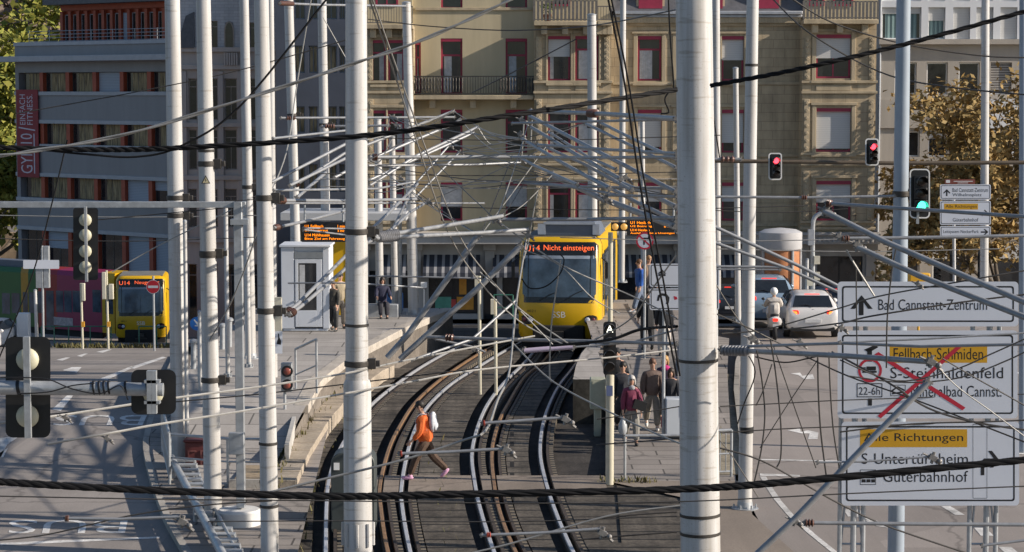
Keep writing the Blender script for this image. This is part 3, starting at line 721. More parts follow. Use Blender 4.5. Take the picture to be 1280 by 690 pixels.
# balconies
def balcony(x0, x1, ytop, yslab, d, depth, style):
    u0, u1 = uo(x0, d), uo(x1, d); zs_ = zo(yslab, d); z1 = zo(ytop, d)
    sl = MB(); sl.box(u0, u1, d - depth, d - .004, zs_ - .2, zs_); 
    for j in range(3):
        u = u0 + (u1 - u0) * (j + .5) / 3; sl.box(u - .14, u + .14, d - depth * .7, d - .004, zs_ - .6, zs_ - .203)
    b = sl.build('balcony', M_SANDT, B.root, bevel=.02)
    r_ = MB(); n = int((u1 - u0) / (.12 if style != 'slat' else .17))
    y = d - depth + .05
    r_.box(u0, u1, y - .02, y + .02, z1 - .05, z1); r_.box(u0, u1, y - .02, y + .02, zs_ + .06, zs_ + .1)
    for j in range(n + 1):
        u = u0 + .02 + (u1 - u0 - .04) * j / n
        if style == 'slat': r_.box(u - .055, u + .055, y - .034, y - .024, zs_ + .02, z1)
        else: r_.box(u - .012, u + .012, y - .012, y + .012, zs_ + .1, z1 - .05)
    if style == 'iron':
        for (p, q) in ((519, 545), (546, 580), (624, 667)):     # denser wrought panels
            a, c = uo(p, d), uo(q, d); k = max(2, int((c - a) / .13))
            for j in range(k): 
                u = a + (c - a) * (j + .5) / k; r_.lathe((u, y - .03, zs_ + .15), (u, y - .03, zs_ + 1), [(0, .02), (.18, .045), (.36, .02), (.55, .045), (.66, .015)], 6)
    r_.build('railing', M_DARKST if style == 'iron' else mat('weathered_rail', (.13, .12, .11), .7, 0, .3, 6), b)
    return b
balcony(516, 667, 95, 119, 0.0, 1.0, 'iron')
balcony(667, 745, 1, 27, BAY, .75, 'slat'); balcony(746, 764, 8, 27, BAY, .75, 'iron2')
balcony(1001, 1094, 2, 25, BAY, .7, 'slat'); balcony(457, 517, 8, 31, BAY, .6, 'iron2')
# floor behind top balconies
for (a, b, y) in ((668, 764, 28), (1003, 1095, 26), (457, 516, 33)): mb = MB(); mb.box(uo(a), uo(b), -.3, .3, zo(y), zo(-75)); mb.build('upper_wall', M_PLAST, B.root)
for (a, b) in ((690, 712), (1010, 1030), (1040, 1066), (470, 498)):
    window(B, BR(a, -52, b, 8), -.52, M_RED, transom=0, mull=1, recess=.16)
fl = MB(); fl.lathe((uo(684, BAY), BAY - .4, zo(27, BAY)), (uo(684, BAY), BAY - .4, 99), [(0, .14), (.3, .2), (.32, .17)], 10); fl.build('flower_pot', mat('terracotta', (.42, .13, .05), .8), B.root)
lf = MB()
for j in range(90):
    c = Vector((uo(684, BAY), BAY - .4, zo(27, BAY) + .55)) + Vector((rnd.gauss(0, .16), rnd.gauss(0, .12), rnd.gauss(0, .18)))
    q = Matrix.Rotation(rnd.random() * 6, 3, Vector((rnd.gauss(0, 1), rnd.gauss(0, 1), rnd.gauss(0, 1)))); lf.quad(*[c + q @ Vector(v) for v in ((-.07, -.03, 0), (.07, -.03, 0), (.07, .03, 0), (-.07, .03, 0))])
lf.build('balcony_plant', mat('plant_leaf', (.16, .22, .04), .7, 0, .3, 8), B.root, recalc=False)
# closed body behind the front
mb = MB(); mb.box(uo(457), uo(1095), .45, 4.5, zg, zt - .1); mb.build('rear_wall', M_PLAST, B.root)
mb = MB(); mb.quad((uo(512), .3, zs), (uo(1008), .3, zs), (uo(1008), .3, zo(23)), (uo(512), .3, zo(23))); mb.build('interior', M_ROOM, B.root, recalc=False)
# ground floor with cornice, shop windows and awnings
sw = [(458, 480), (486, 512), (536, 598), (628, 652), (672, 740), (770, 838), (868, 926)]
hs = [BR(a, 338, b, 392) for a, b in sw] + [BR(604, 338, 621, 405), BR(1020, 320, 1078, 402)]
mb = MB(); holed(mb, uo(455), uo(1096), zg, zs + .2, hs, -.15, .4); mb.build('shop_wall', M_SHOP, B.root, recalc=False)
c = MB(); c.box(uo(455), uo(1097), BAY - .2, -.154, zo(303), zo(292)); c.box(uo(455), uo(1097), BAY - .35, -.16, zo(292) + .003, zo(292) + .13)
for px in (455, 520, 612, 664, 756, 850, 940, 1003, 1090):
    c.box(uo(px) - .22, uo(px) + .22, -.34, -.153, zo(345), zo(312)); c.box(uo(px) - .30, uo(px) + .30, -.55, -.154, zo(312) + .003, zo(303) - .003)
for px in range(1008, 1094, 6): c.box(uo(px), uo(px + 3), BAY - .26, BAY - .203, zo(301), zo(294))
c.build('shop_cornice', M_SHOP, B.root, bevel=.02)
M_AWN = mat_stripes('striped_awning', (.28, .28, .29), (.03, .035, .05), .36, 'X', .36)
for (a, b) in ((470, 508), (529, 600), (616, 652), (676, 742), (772, 840), (868, 928)):
    aw = MB(); u0, u1 = uo(a), uo(b); z1 = zo(318); z0 = zo(341, -1.2)
    aw.add([(u0, -.16, z1), (u1, -.16, z1), (u1, -1.2, z0), (u0, -1.2, z0), (u0, -1.2, z0 - .22), (u1, -1.2, z0 - .22), (u0, -.16, z1 - .04), (u1, -.16, z1 - .04), (u1, -1.17, z0 - .04), (u0, -1.17, z0 - .04)],
           [(0, 1, 2, 3), (3, 2, 5, 4), (6, 9, 8, 7), (0, 3, 9, 6), (1, 7, 8, 2)])
    aw.build('awning', M_AWN, B.root, recalc=False)
POST = {'green': mat('green_poster', (.09, .30, .22), .6, 0, .2, 3), 'orange': mat('orange_poster', (.62, .27, .03), .6, 0, .2, 3), 'blue': mat('blue_poster', (.06, .2, .5), .6, 0, .2, 3)}
for k, h in enumerate(hs):
    u0, u1, z0, z1 = h; w = MB(); fwd = .05
    y = .08
    w.box(u0, u1, y, y + .06, z1 - .06, z1); w.box(u0, u1, y, y + .06, z0, z0 + .08); w.box(u0, u0 + .06, y, y + .06, z0 + .08, z1 - .06); w.box(u1 - .06, u1, y, y + .06, z0 + .08, z1 - .06)
    n = max(1, int((u1 - u0) / 1.0))
    for j in range(1, n): 
        x = u0 + (u1 - u0) * j / n; w.box(x - .03, x + .03, y + .004, y + .055, z0 + .08, z1 - .06)
    wo = w.build('shop_window' if k != 8 else 'doorway', M_BLK, B.root)
    g = MB(); g.box(u0 + .03, u1 - .03, y + .03, y + .036, z0 + .03, z1 - .03); g.build('pane', M_GLASS, wo)
def poster(x0, y0, x1, y1, m, nm='poster'):
    r_ = BR(x0, y0, x1, y1, .07); mb = MB(); mb.box(r_[0], r_[1], .045, .06, r_[2], r_[3]); return mb.build(nm, m, B.root)
poster(544, 371, 564, 386, POST['green']); poster(571, 371, 592, 387, POST['orange']); poster(574, 346, 583, 368, POST['orange']); poster(486, 366, 504, 387, POST['blue'])
poster(564, 374, 570, 384, mat('red_poster', (.5, .06, .05), .6)); poster(630, 392, 645, 404, POST['green'])
# ---------------- modern office block with orange-red window piers (far left)
M_CLAD = mat('grey_cladding', (0.235, 0.232, 0.245), 0.5, .0, 0.10, 1.0, streak=True)
M_CLADL = mat('pale_ledge', (0.38, 0.385, 0.41), 0.5, 0, 0.1, 2)
M_ORNG = mat('orange_red_panel', (0.36, 0.075, 0.035), 0.6, 0, 0.15, 2)
A = Facade('office_building', 'grey clad office block with orange red window piers and a vertical red banner', 'building', 120, 430, 144, R(-40))
def AR(x0, y0, x1, y1, d=0.0): return A.rect(x0, y0, x1, y1, d)
ua, ub = A.p(21, 200)[0], A.p(250, 200)[0]
def za(py, px=120, d=0.0): return A.p(px, py, d)[1]
bands = [(52.5, 90, 't'), (116.5, 153, 'm'), (183, 219, 'm'), (251, 288, 'm')]     # spandrels at px=120
mb = MB()
for (y0, y1, k) in bands: mb.box(ua, ub, -.0, .5, za(y1), za(y0))
mb.box(ua, ub, 0.004, .5, za(345) - 4.5, za(340))
mb.box(ua - .02, ua + .35, .004, .5, za(345) - 5, za(53)); spo = mb.build('spandrel', M_CLAD, A.root)
mb = MB()
for y in (53.5, 117, 153, 184, 221, 253, 290): mb.box(ua - .03, ub, -.1, .1, za(y) - .12, za(y) + .13)
mb.box(ua - 2.0, ub, -1.1, .2, za(74) - .12, za(74) + .24)
mb.build('ledge', M_CLADL, A.root, bevel=.02)
wnd = 0
for ri, (y0, y1) in enumerate(((90, 116.5), (153, 183), (219, 251), (288, 340))):
    z0, z1 = za(y1), za(y0)
    xs = [24, 51, 83.5, 117, 151, 185, 218, 250]
    for a, b in zip(xs, xs[1:]):
        u0, u1 = A.p(a, 200)[0], A.p(b, 200)[0]
        pr_ = MB(); pr_.box(u0, u0 + .36, .0, .45, z0 + .004, z1 - .004)
        if a > 24: pr_.build('window_pier', M_ORNG, A.root)
        k = (wnd * 7) % 10; wnd += 1
        bl = 1.0 if (ri, a) in ((0, 117), (3, 151), (2, 151), (3, 185)) else (0.5 if (ri, a) in ((2, 185), (3, 51)) else 0)
        window(A, (u0 + .37, u1 - .02, z0 + .01, z1 - .01), .12, mat('dark_bronze', (.07, .06, .055), .5), blind=bl, mblind=M_BLIND2, transom=0, mull=1, fw=.06, curtain=(.25, .98) if bl == 0 and ri < 3 else None, cm=M_CURTY)
mb = MB(); mb.box(ua + .3, ub, .6, 9, za(345) - 5, za(53) - .1); mb.build('rear_wall', M_CLAD, A.root)
# set-back top storey
z0, z1 = za(52, d=2.2), za(2, d=2.2)
ut, ue = A.p(76, 40, 2.2)[0], A.p(260, 40, 2.2)[0]
mb = MB(); mb.box(ut, ue, 2.45, 9, z0 - .2, z1); mb.box(ut, ue, 2.2, 2.45, za(12, d=2.2), z1 - .003); mb.build('penthouse_wall', M_ORNG, A.root)
mb = MB(); mb.box(ut - .6, ue, 1.2, 9, za(5, d=2.2), za(5, d=2.2) + .5); mb.build('roof', M_SLATE, A.root)
n = 17
for j in range(n):
    u0 = ut + (ue - ut) * j / n; u1 = ut + (ue - ut) * (j + 1) / n
    p_ = MB(); p_.box(u0, u0 + .26, 2.15, 2.44, z0, za(13, d=2.2)); p_.build('window_pier', M_ORNG, A.root)
    window(A, (u0 + .27, u1 - .01, z0, za(17, d=2.2)), 2.2, M_CLADL, transom=0, mull=0, fw=.05, blind=1 if j in (7,) else 0, mblind=M_BLIND2, curtain=(.5, .95) if j % 3 else None, cm=M_CURTY)
mb = MB()
for k in range(4): mb.tube([(ua + 1, .4, za(52) + .1 + .22 * k), (ub, .4, za(52) + .1 + .22 * k)], .022, 6)
for j in range(9):
    u = ua + 1 + (ub - ua - 1) * j / 8; mb.tube([(u, .4, za(52)), (u, .4, za(52) + .8)], .025, 6)
mb.build('roof_railing', M_GALV, A.root)
# red vertical banner
M_BAN = mat('banner_red', (0.25, 0.018, 0.025), 0.6, 0, 0.12, 2)
r_ = AR(22.5, 112, 47.5, 221, -.12)
bn = MB(); bn.box(r_[0], r_[1], -.16, -.12, r_[2], r_[3]); bno = bn.build('banner', M_BAN, A.root)
lt = MB()
u0, u1, z0, z1 = r_; Hh = z1 - z0
def vert(u, v): return Vector((u0 + (1 - v) * (u1 - u0), -.166, z0 + u * Hh))
text(lt, 'GYM10', vert, .045, .50, .28, .82); text(lt, 'EINFACH', vert, .60, .945, .58, .84); text(lt, 'FITNESS.', vert, .60, .945, .24, .50)
lt.quad(vert(.045, .17), vert(.50, .17), vert(.50, .22), vert(.045, .22)); lt.quad(vert(.53, .14), vert(.545, .14), vert(.575, .9), vert(.56, .9))
lt.build('lettering', mat('pale_print', (.55, .50, .56), .6, 0, .05), bno)
# ---------------- pale ornate house
M_PINK = mat('pinkish_stone', (0.46, 0.39, 0.35), 0.85, 0, 0.14, 1.0, .2, 20, streak=True)
M_BRICKW = mat_stone('white_brick', (.52, .50, .50), (.44, .43, .44), (.36, .34, .34), .5, .17, var=.1)
D = Facade('townhouse', 'pale ornate townhouse with a pointed arch window and stone balconies', 'building', 285, 430, 128)
def DR(x0, y0, x1, y1, d=0.0): return D.rect(x0, y0, x1, y1, d)
def ud(px): return D.p(px, 100)[0]
def zd(py): return D.p(285, py)[1]
up = [DR(264, 26, 272, 62), DR(282, 28, 291, 62), DR(232, 30, 243, 60), DR(312, 28, 322, 62)]
mb = MB(); holed(mb, ud(226), ud(346), zd(64), zd(-70), up); mb.build('upper_wall', M_BRICKW, D.root, recalc=False)
lowh = []
for (y0, y1) in ((98, 150), (162, 212), (236, 284), (330, 400)):
    for (a, b) in ((236, 246), (264, 272), (281, 296), (312, 322), (330, 338)): lowh.append(DR(a, y0, b, y1))
mb = MB(); holed(mb, ud(226), ud(346), zd(430) - 4, zd(64), lowh); mb.build('wall', M_PINK, D.root, recalc=False)
M_TANF = mat('tan_frame', (.33, .27, .23), .6)
for h in up[:1] + up[2:] + lowh: window(D, h, 0, M_TANF, transom=0.2, mull=1 if h[1] - h[0] > .5 else 0, fw=.05)
# pointed window
h = up[1]; cx = (h[0] + h[1]) / 2; w_ = (h[1] - h[0]) / 2
arch = [(-w_, h[2]), (w_, h[2]), (w_, h[3] - .55)] + [(w_ * math.cos(t) , h[3] - .55 + .55 * math.sin(t)) for t in (R(30), R(60), R(88))] + [(-w_ * math.cos(t), h[3] - .55 + .55 * math.sin(t)) for t in (R(60), R(30))] + [(-w_, h[3] - .55)]
mb = MB(); mb.prism([(cx + p * 1.35, h[2] + (q - h[2]) * 1.06) for p, q in arch], lambda u, v, d: Vector((u, d, v)), -.05, -.004); wo = mb.build('window', M_TANF, D.root)
mb = MB(); mb.prism([(cx + p, q) for p, q in arch], lambda u, v, d: Vector((u, d, v)), -.07, -.052); mb.build('pane', M_GLASS, wo)
tr = MB()
for y in (62, 84, 156, 222, 300): tr.box(ud(226) - .05, ud(346), -.22, -.004, zd(y) - .13, zd(y) + .13)
for px in (230, 250, 258, 276, 300, 326, 343): tr.box(ud(px) - .14, ud(px) + .14, -.15, -.003, zd(300), zd(86) - .15)
for px in range(282, 299, 3): tr.box(ud(px) - .05, ud(px) + .05, -.3, -.2, zd(82), zd(66))
tr.build('trim', M_PINK, D.root, bevel=.015)
mb = MB(); mb.prism([(ud(222), zd(60)), (ud(244), zd(60)), (ud(244), zd(15)), (ud(234), zd(20))], lambda u, v, d: Vector((u, d, v)), -.3, 3); mb.build('roof', M_SLATE, D.root)
mb = MB(); mb.box(ud(226), ud(346), .45, 9, zd(430) - 4, zd(-70)); mb.build('rear_wall', M_PINK, D.root)
# ---------------- dark blue grey modern house
M_NAVY = mat('dark_blue_render', (0.060, 0.072, 0.10), 0.7, 0, 0.14, .7, .1, 20)
E = Facade('apartment_building', 'dark blue grey modern apartment block with narrow curtained windows', 'building', 390, 420, 124)
def ER(x0, y0, x1, y1, d=0.0): return E.rect(x0, y0, x1, y1, d)
eh = []
for (y0, y1) in ((-50, 24), (57, 91), (133, 166), (205, 240), (285, 330)):
    for (a, b) in ((368, 381), (386, 397), (406, 421), (424, 431)): eh.append(ER(a, y0, b, y1))
u0, u1 = E.p(345, 100)[0], E.p(458, 100)[0]
mb = MB(); holed(mb, u0, u1, E.p(390, 420)[1] - 4, E.p(390, -70)[1], eh); mb.build('wall', M_NAVY, E.root, recalc=False)
for j, h in enumerate(eh): window(E, h, 0, mat('grey_frame', (.16, .18, .21), .5), transom=0, mull=1, fw=.06, curtain=(.1, .9) if j >= 4 else None, cm=M_CURTY, blind=.0)
mb = MB(); mb.box(u0, u1, .45, 9, E.p(390, 420)[1] - 4, E.p(390, -70)[1]); mb.build('rear_wall', M_NAVY, E.root)
# ---------------- pale building on the right
M_BEIGE = mat('beige_render', (0.40, 0.365, 0.32), 0.9, 0, 0.12, .8, .25, 16, streak=True)
M_PANELW = mat('white_panel', (0.66, 0.68, 0.71), 0.6, 0, 0.06, 1)
H = Facade('office_building', 'pale beige building with white panelled upper storey behind the autumn tree', 'building', 1190, 400, 116)
def HR(x0, y0, x1, y1, d=0.0): return H.rect(x0, y0, x1, y1, d)
def uh(px): return H.p(px, 100)[0]
def zh(py): return H.p(1190, py)[1]
hu = [HR(a, 9, b, 49) for a, b in ((1102, 1152), (1160, 1182), (1191, 1213), (1220, 1242), (1250, 1272), (1280, 1302), (1310, 1332))] + [HR(a, -40, b, 1) for a, b in ((1102, 1152), (1160, 1182), (1191, 1213), (1220, 1242), (1250, 1272), (1280, 1302))]
mb = MB(); holed(mb, uh(1099), uh(1420), zh(51), zh(-70), hu); mb.build('upper_wall', M_PANELW, H.root, recalc=False)
hl = [HR(a, 78, b, 118) for a, b in ((1118, 1146), (1158, 1185), (1198, 1225), (1238, 1265), (1278, 1305), (1318, 1345))] + [HR(a, 164, b, 196) for a, b in ((1125, 1150), (1160, 1185), (1240, 1262), (1268, 1295))] + [HR(a, 300, b, 380) for a, b in ((1110, 1150), (1165, 1215), (1240, 1290))]
mb = MB(); holed(mb, uh(1099), uh(1420), zh(410) - 3, zh(51), hl); mb.build('wall', M_BEIGE, H.root, recalc=False)
for j, h in enumerate(hu): window(H, h, 0, M_WHITE, transom=0, mull=1 if j in (0, 7) else 0, fw=.06, blind=(.2, .42, 1, 1, 1, 1, 1)[j] if j < 7 else .6, curtain=(.1, .9) if j in (0, 1) else None, cm=mat_stripes('teal_curtain', (.20, .30, .30), (.10, .16, .17), .22, 'X', .5))
for j, h in enumerate(hl): window(H, h, 0, M_WHITE, transom=0, mull=0, fw=.07, blind=.9 if j == 3 else (.3 if j > 6 else 0), mblind=mat_stripes('venetian', (.42, .40, .38), (.14, .13, .12), .13, 'Z', .3) if j == 3 else None)
tr = MB(); tr.box(uh(1097), uh(1420), -.35, -.004, zh(53) - .1, zh(49)); tr.box(uh(1097), uh(1420), -.12, -.004, zh(160), zh(124) - .02)
tr.build('ledge', M_BEIGE, H.root)
mb = MB(); mb.box(uh(1236), uh(1277), -.5, -.125, zh(160), zh(124)); mb.build('sign_panel', M_PANELW, H.root)
mb = MB(); mb.box(uh(1099), uh(1420), .45, 9, zh(410) - 3, zh(-70)); mb.build('rear_wall', M_BEIGE, H.root)
dp = MB(); dp.tube([(uh(1099), -.1, zh(300)), (uh(1099), -.1, zh(-60))], .07, 8); dp.build('drainpipe', M_ZINC, H.root)
for px in (1243, 1267): 
    q = MB(); q.box(uh(px) - .14, uh(px) + .14, -.3, -.126, zh(200), zh(163)); q.build('pillar', M_PANELW, H.root)
# ---------------- low tan wall beyond the office block
mb = MB(); a_, b_ = W(-60, 300, 175), W(24, 300, 175)
mb.box(a_.x, b_.x, 175, 176, W(0, 360, 175).z - 3, W(0, 291, 175).z); tag(mb.build('garden_wall', mat_stone('tan_stone', (.36, .27, .18), (.30, .22, .15), (.2, .15, .1), .9, .4), None, org=(a_.x, 175, W(0, 360, 175).z)), 'tan stone wall below the green tree beside the grey office block', 'wall')
# ------------------------------------------------------------------ trees
def tree(name, label, base, height, spread, crown_lo, nleaf, leafsize, mleaf, seed, group=None, bare=0.0, clump=38):
    rn = random.Random(seed); t = thing(name, label, 'tree', base, group=group); b = Vector(base)
    mb = MB(); tips = []
    def grow(p, d, L, r_, depth):
        pts = [p]; q = p.copy(); dd = d.copy()
        for i in range(4):
            dd = (dd + Vector((rn.gauss(0, .16), rn.gauss(0, .16), rn.gauss(.03, .1)))).normalized(); q = q + dd * (L / 4); pts.append(q.copy())
        mb.tube(pts, [r_ * (1 - .12 * i) for i in range(5)], 6 if depth > 1 else 8, caps=False)
        if depth >= 4: tips.append(q); return
        if depth >= 1: tips.append(pts[3])
        k = 3 if depth < 3 else 2
        for i in range(k + (1 if depth == 0 else 0)):
            an = 2 * math.pi * (i + rn.random() * .7) / (k + (1 if depth == 0 else 0)); tilt = rn.uniform(.35, .85)
            ax = dd.orthogonal().normalized(); ax = Quaternion(dd, an) @ ax
            nd = (dd * math.cos(tilt) + ax * math.sin(tilt) * spread).normalized()
            grow(pts[-1 - (i % 2 if depth else 0)], nd, (height * .3 if depth == 0 else L * .74) * rn.uniform(.85, 1.1), r_ * .58, depth + 1)
    grow(b, Vector((0, 0, 1)), height * crown_lo, height * .022, 0)
    mb.build('trunk', mat('bark', (.10, .08, .06), .9, 0, .3, 6), t)
    lf = MB(); allv = []
    for k in range(nleaf // clump):
        c = rn.choice(tips) + Vector((rn.gauss(0, .35), rn.gauss(0, .35), rn.gauss(0, .3))) * (height * .045)
        cr = height * .03 * rn.uniform(.6, 1.5)
        for j in range(clump):
            p = c + Vector((rn.gauss(0, 1), rn.gauss(0, 1), rn.gauss(0, .8))) * cr
            ax = Vector((rn.gauss(0, 1), rn.gauss(0, 1), rn.gauss(0, 1))).normalized(); M = Matrix.Rotation(rn.random() * 6.28, 3, ax); s_ = leafsize * rn.uniform(.6, 1.4)
            lf.add([p + M @ Vector(v) for v in ((-s_, 0, 0), (0, -s_ * .55, s_ * .1), (s_, 0, 0), (0, s_ * .55, s_ * .1))], [(0, 1, 2, 3)])
    lf.build('crown', mleaf, t, recalc=False)
    return t
ML_AUT = mat_leaf('autumn_leaf', [(.15, .085, .04), (.32, .21, .075), (.24, .18, .08), (.12, .105, .05)])
ML_GRN = mat_leaf('yellow_green_leaf', [(.05, .08, .02), (.13, .16, .03), (.28, .26, .055), (.20, .19, .05)])
ML_DRY = mat_leaf('brown_purple_leaf', [(.10, .08, .08), (.15, .11, .09), (.12, .11, .07)])
for (px, Y, h, lo, sd, n, lab) in ((1190, 101, 13.8, .24, 3, 13500, 'golden autumn tree filling the gap behind the green traffic light'),
                                (1118, 106, 8.5, .2, 11, 7000, 'smaller golden brown tree beside the sandstone corner'),
                                (1266, 99, 8.5, .2, 5, 8000, 'autumn tree with thinning brown leaves at the edge of the pale building')):
    p = W(px, 385, Y); tree('autumn_tree', lab, (p.x, Y, terrain(p.x, Y) - .1), h, .85, .2, n, .15, ML_AUT, sd, 'autumn trees by the pale building')
for (px, Y, ytop, sd, n, lab) in ((20, 168, 20, 21, 9000, 'tall yellow green tree beside the grey office block'), (64, 185, 30, 22, 6000, 'sunlit yellowish tree rising over the office roof railing'),
                            (-25, 160, 150, 23, 6000, 'dark green tree cut by the picture edge above the tan wall'), (8, 160, 140, 27, 5000, 'lower bushy green tree above the tan wall')):
    b_ = W(px, 345, Y); top = W(px, ytop, Y); tree('green_tree', lab, (b_.x, Y, b_.z - 2), (top.z - b_.z + 2) * 1.0, .9, .26, n, .34, ML_GRN, sd, 'trees beside the office block')
# wooded hill far behind: one mass nobody could count
mb = MB(); rn = random.Random(5)
for k in range(9000):
    px = rn.uniform(-40, 330); Y = rn.uniform(300, 520)
    p = W(px, rn.uniform(-30, 110), Y); x = p.x; z = gz(x, Y) + rn.uniform(.5, 8)
    c = Vector((x, Y, z)); s_ = rn.uniform(.7, 2.0)
    M = Matrix.Rotation(rn.random() * 6.28, 3, Vector((rn.gauss(0, 1), rn.gauss(0, 1), rn.gauss(0, 1))).normalized())
    mb.add([c + M @ Vector(v) for v in ((-s_, 0, 0), (0, -s_ * .6, 0), (s_, 0, 0), (0, s_ * .6, 0))], [(0, 1, 2, 3)])
stuff(mb.build('woods', ML_DRY, None, recalc=False), 'far brownish purple wooded hillside above the roofs', 'woods')
# ------------------------------------------------------------------ masts
def mast(label, xt, yt, xb, yb, Y, wt, wb, zb, bands=(), cap=False, base=True, m=None, name='mast', group='white overhead line masts', collars=(), cat='mast'):
    p0, p1 = W(xt, yt, Y), W(xb, yb, Y); d = (p0 - p1) / (p0.z - p1.z)
    foot = p1 + d * (zb - p1.z); s_ = S(Y)
    r0, r1 = wb / 2 / s_, wt / 2 / s_
    t = thing(name, label, cat, foot, group=group)
    rz = lambda z: r0 + (r1 - r0) * lin(p1.z, p0.z, z)
    mb = MB(); n = 8
    mb.tube([foot + (p0 - foot) * i / n for i in range(n + 1)], [rz((foot + (p0 - foot) * i / n).z) for i in range(n + 1)], 28)
    mb.build('shaft', m or M_POLE, t)
    if cap: c = MB(); c.lathe(p0, p0 + d, [(0, r1 * 1.1), (.03, r1 * 1.1), (.06, r1 * .5)], 16); c.build('cap', M_GALV, t)
    if base:
        c = MB(); c.lathe(foot - d * .02, foot + d, [(0, r0 * 1.9), (.035, r0 * 1.9), (.04, r0 * 1.15), (.16, r0 * 1.04)], 20)
        for j in range(6):
            an = j * math.pi / 3; c.tube([foot + Vector((math.cos(an) * r0 * 1.55, math.sin(an) * r0 * 1.55, .0)), foot + Vector((math.cos(an) * r0 * 1.55, math.sin(an) * r0 * 1.55, .09))], .018, 6)
        c.build('base_plate', M_GALV, t)
    for by in bands:
        q = W(xb, by, Y); q = p1 + d * (q.z - p1.z); c = MB(); c.lathe(q, q + d, [(0, rz(q.z) + .004), (.004, rz(q.z) + .012), (.045, rz(q.z) + .012), (.05, rz(q.z) + .004)], 28); c.build('strap', M_DARKST, t)
    for by in collars:
        q = W(xb, by, Y); q = p1 + d * (q.z - p1.z); rr = rz(q.z); c = MB()
        c.lathe(q, q + d, [(0, rr + .004), (.006, rr + .02), (.09, rr + .02), (.1, rr + .004)], 24)
        c.box(q.x + rr, q.x + rr + .13, q.y - .07, q.y + .07, q.z - .04, q.z + .14); c.box(q.x + rr + .13, q.x + rr + .2, q.y - .05, q.y + .05, q.z, q.z + .1)
        c.build('clamp', M_DARKST, t, bevel=.006)
    return t
P1 = mast('tall white mast between the yellow tram face and the blue arrow sign', 213.5, -110, 225, 588, 47.7, 18.5, 21, terrain(-7, 47.7) + .1, collars=(250, 272))
P2 = mast('white mast carrying a small triangular voltage warning plate', 252, -110, 266.5, 640, 41.6, 17.5, 22.5, .1, bands=(190, 322), collars=(208, 320, 478))
P3 = mast('slim white mast just behind the grey square gantry post', 303, -110, 313.5, 448, 60, 11, 13.5, .95, collars=(236,))
P4 = mast('white mast nearest the cabin, with two arm clamps and a long pale conduit behind it', 325, -110, 337.5, 700, 37.6, 17.5, 23, .0, bands=(250, 556, 634), collars=(251, 392))
P5 = mast('white mast hidden behind the clamped mast, bearing a pictogram plate', 337, -110, 341, 470, 56, 8, 12, .8)
P6 = mast('slim white mast rising behind the white cabin', 357.5, -110, 372.5, 405, 69.5, 11.5, 12, .95, collars=(146,))
P7 = mast('slim white mast ending behind the platform canopy, beside the dark blue house', 400.5, -110, 409, 392, 72, 11, 11.5, .95, collars=(158,))
P8 = mast('thick white mast with a wider sleeve at its foot by the stone ledge', 445, -110, 446.5, 712, 38.2, 26, 30, -.1, bands=(293, 408, 549), collars=(293, 458))
c = MB(); q = W(446.5, 476, 38.2); c.lathe(Vector((q.x, q.y, -.1)), Vector((q.x, q.y, 9)), [(0, .248), (q.z + .04, .238), (q.z + .12, .21)], 28)
for j in range(8):
    an = j * math.pi / 4; c.tube([Vector((q.x + .26 * math.cos(an), q.y + .26 * math.sin(an), .3)), Vector((q.x + .26 * math.cos(an), q.y + .26 * math.sin(an), .7))], .03, 6)
c.build('sleeve', M_POLE, P8)
P9 = mast('tapered white mast standing next to the seated person on the platform', 508, 4, 517, 391, 72, 10.5, 13.5, .95, cap=True, collars=(203, 250))
P9b = mast('short white mast under the overhead arms, nearer the cabin of the short pair', 472, 150, 475, 388, 71.5, 9, 10, .95, cap=True, collars=(170,), group='short white masts on the platform')
P9c = mast('short white mast under the overhead arms, nearer the seated person of the short pair', 490, 172, 494, 389, 72.5, 7.5, 8.5, .95, cap=True, group='short white masts on the platform')
P10 = mast('white mast with a narrow top rising behind the tram roof', 739.5, 19, 741, 330, 80, 11, 12, .9, cap=True, collars=(160,))
P11 = mast('very slim white mast between the bay windows and the thick mast', 779.5, -110, 777, 330, 92, 7, 8, .3)
P11b = mast('short thin white post in front of the lowered white blind', 803, 152, 804, 320, 84, 5.5, 6, .5, cap=True, group='short white masts on the platform')
P12 = mast('very thick white mast in front of the pedestrians, strapped with dark bands', 866, -110, 876.5, 760, 35.6, 44.5, 51, .0, bands=(452, 645, 668), m=M_POLE)
P13 = mast('slim white mast right behind the thick mast, standing on the far platform', 894.5, -110, 896.5, 390, 78, 9.5, 9.5, .9)
P14 = mast('short white mast with a bare top beside the shaded sandstone wall', 919.5, 86, 922.5, 380, 70, 6.8, 7.5, .9, cap=True, group='short white masts on the platform')
P15 = mast('white mast with a black band and stickers on the pavement edge by the road', 942.5, -110, 931, 640, 43.2, 14.5, 18, .0, bands=(83,), m=M_POLE)
c = MB(); q = W(933, 541, 43.2); c.lathe(q, q + Vector((0, 0, 1)), [(0, .13), (.004, .142), (.12, .142), (.124, .13)], 24); c.build('black_band', M_BLK, P15)
M_POLEG = mat('blue_grey_paint', (0.27, 0.32, 0.38), 0.5, 0, .08, 2)
P16 = mast('blue grey mast behind the big direction signs, carrying the green light', 1131, -110, 1119.5, 712, 38.3, 17, 21, .0, m=M_POLEG, collars=(246,), group='grey traffic masts')
P17 = mast('slim pale grey mast behind the distant direction sign and the autumn tree', 1232.5, -110, 1230, 372, 79, 9.5, 10.5, -.3, m=M_POLE)
mast('blue grey mast cut by the picture edge beside the pale building', 1279, -110, 1278, 700, 50, 9, 10, -.1, m=M_POLEG, group='grey traffic masts')
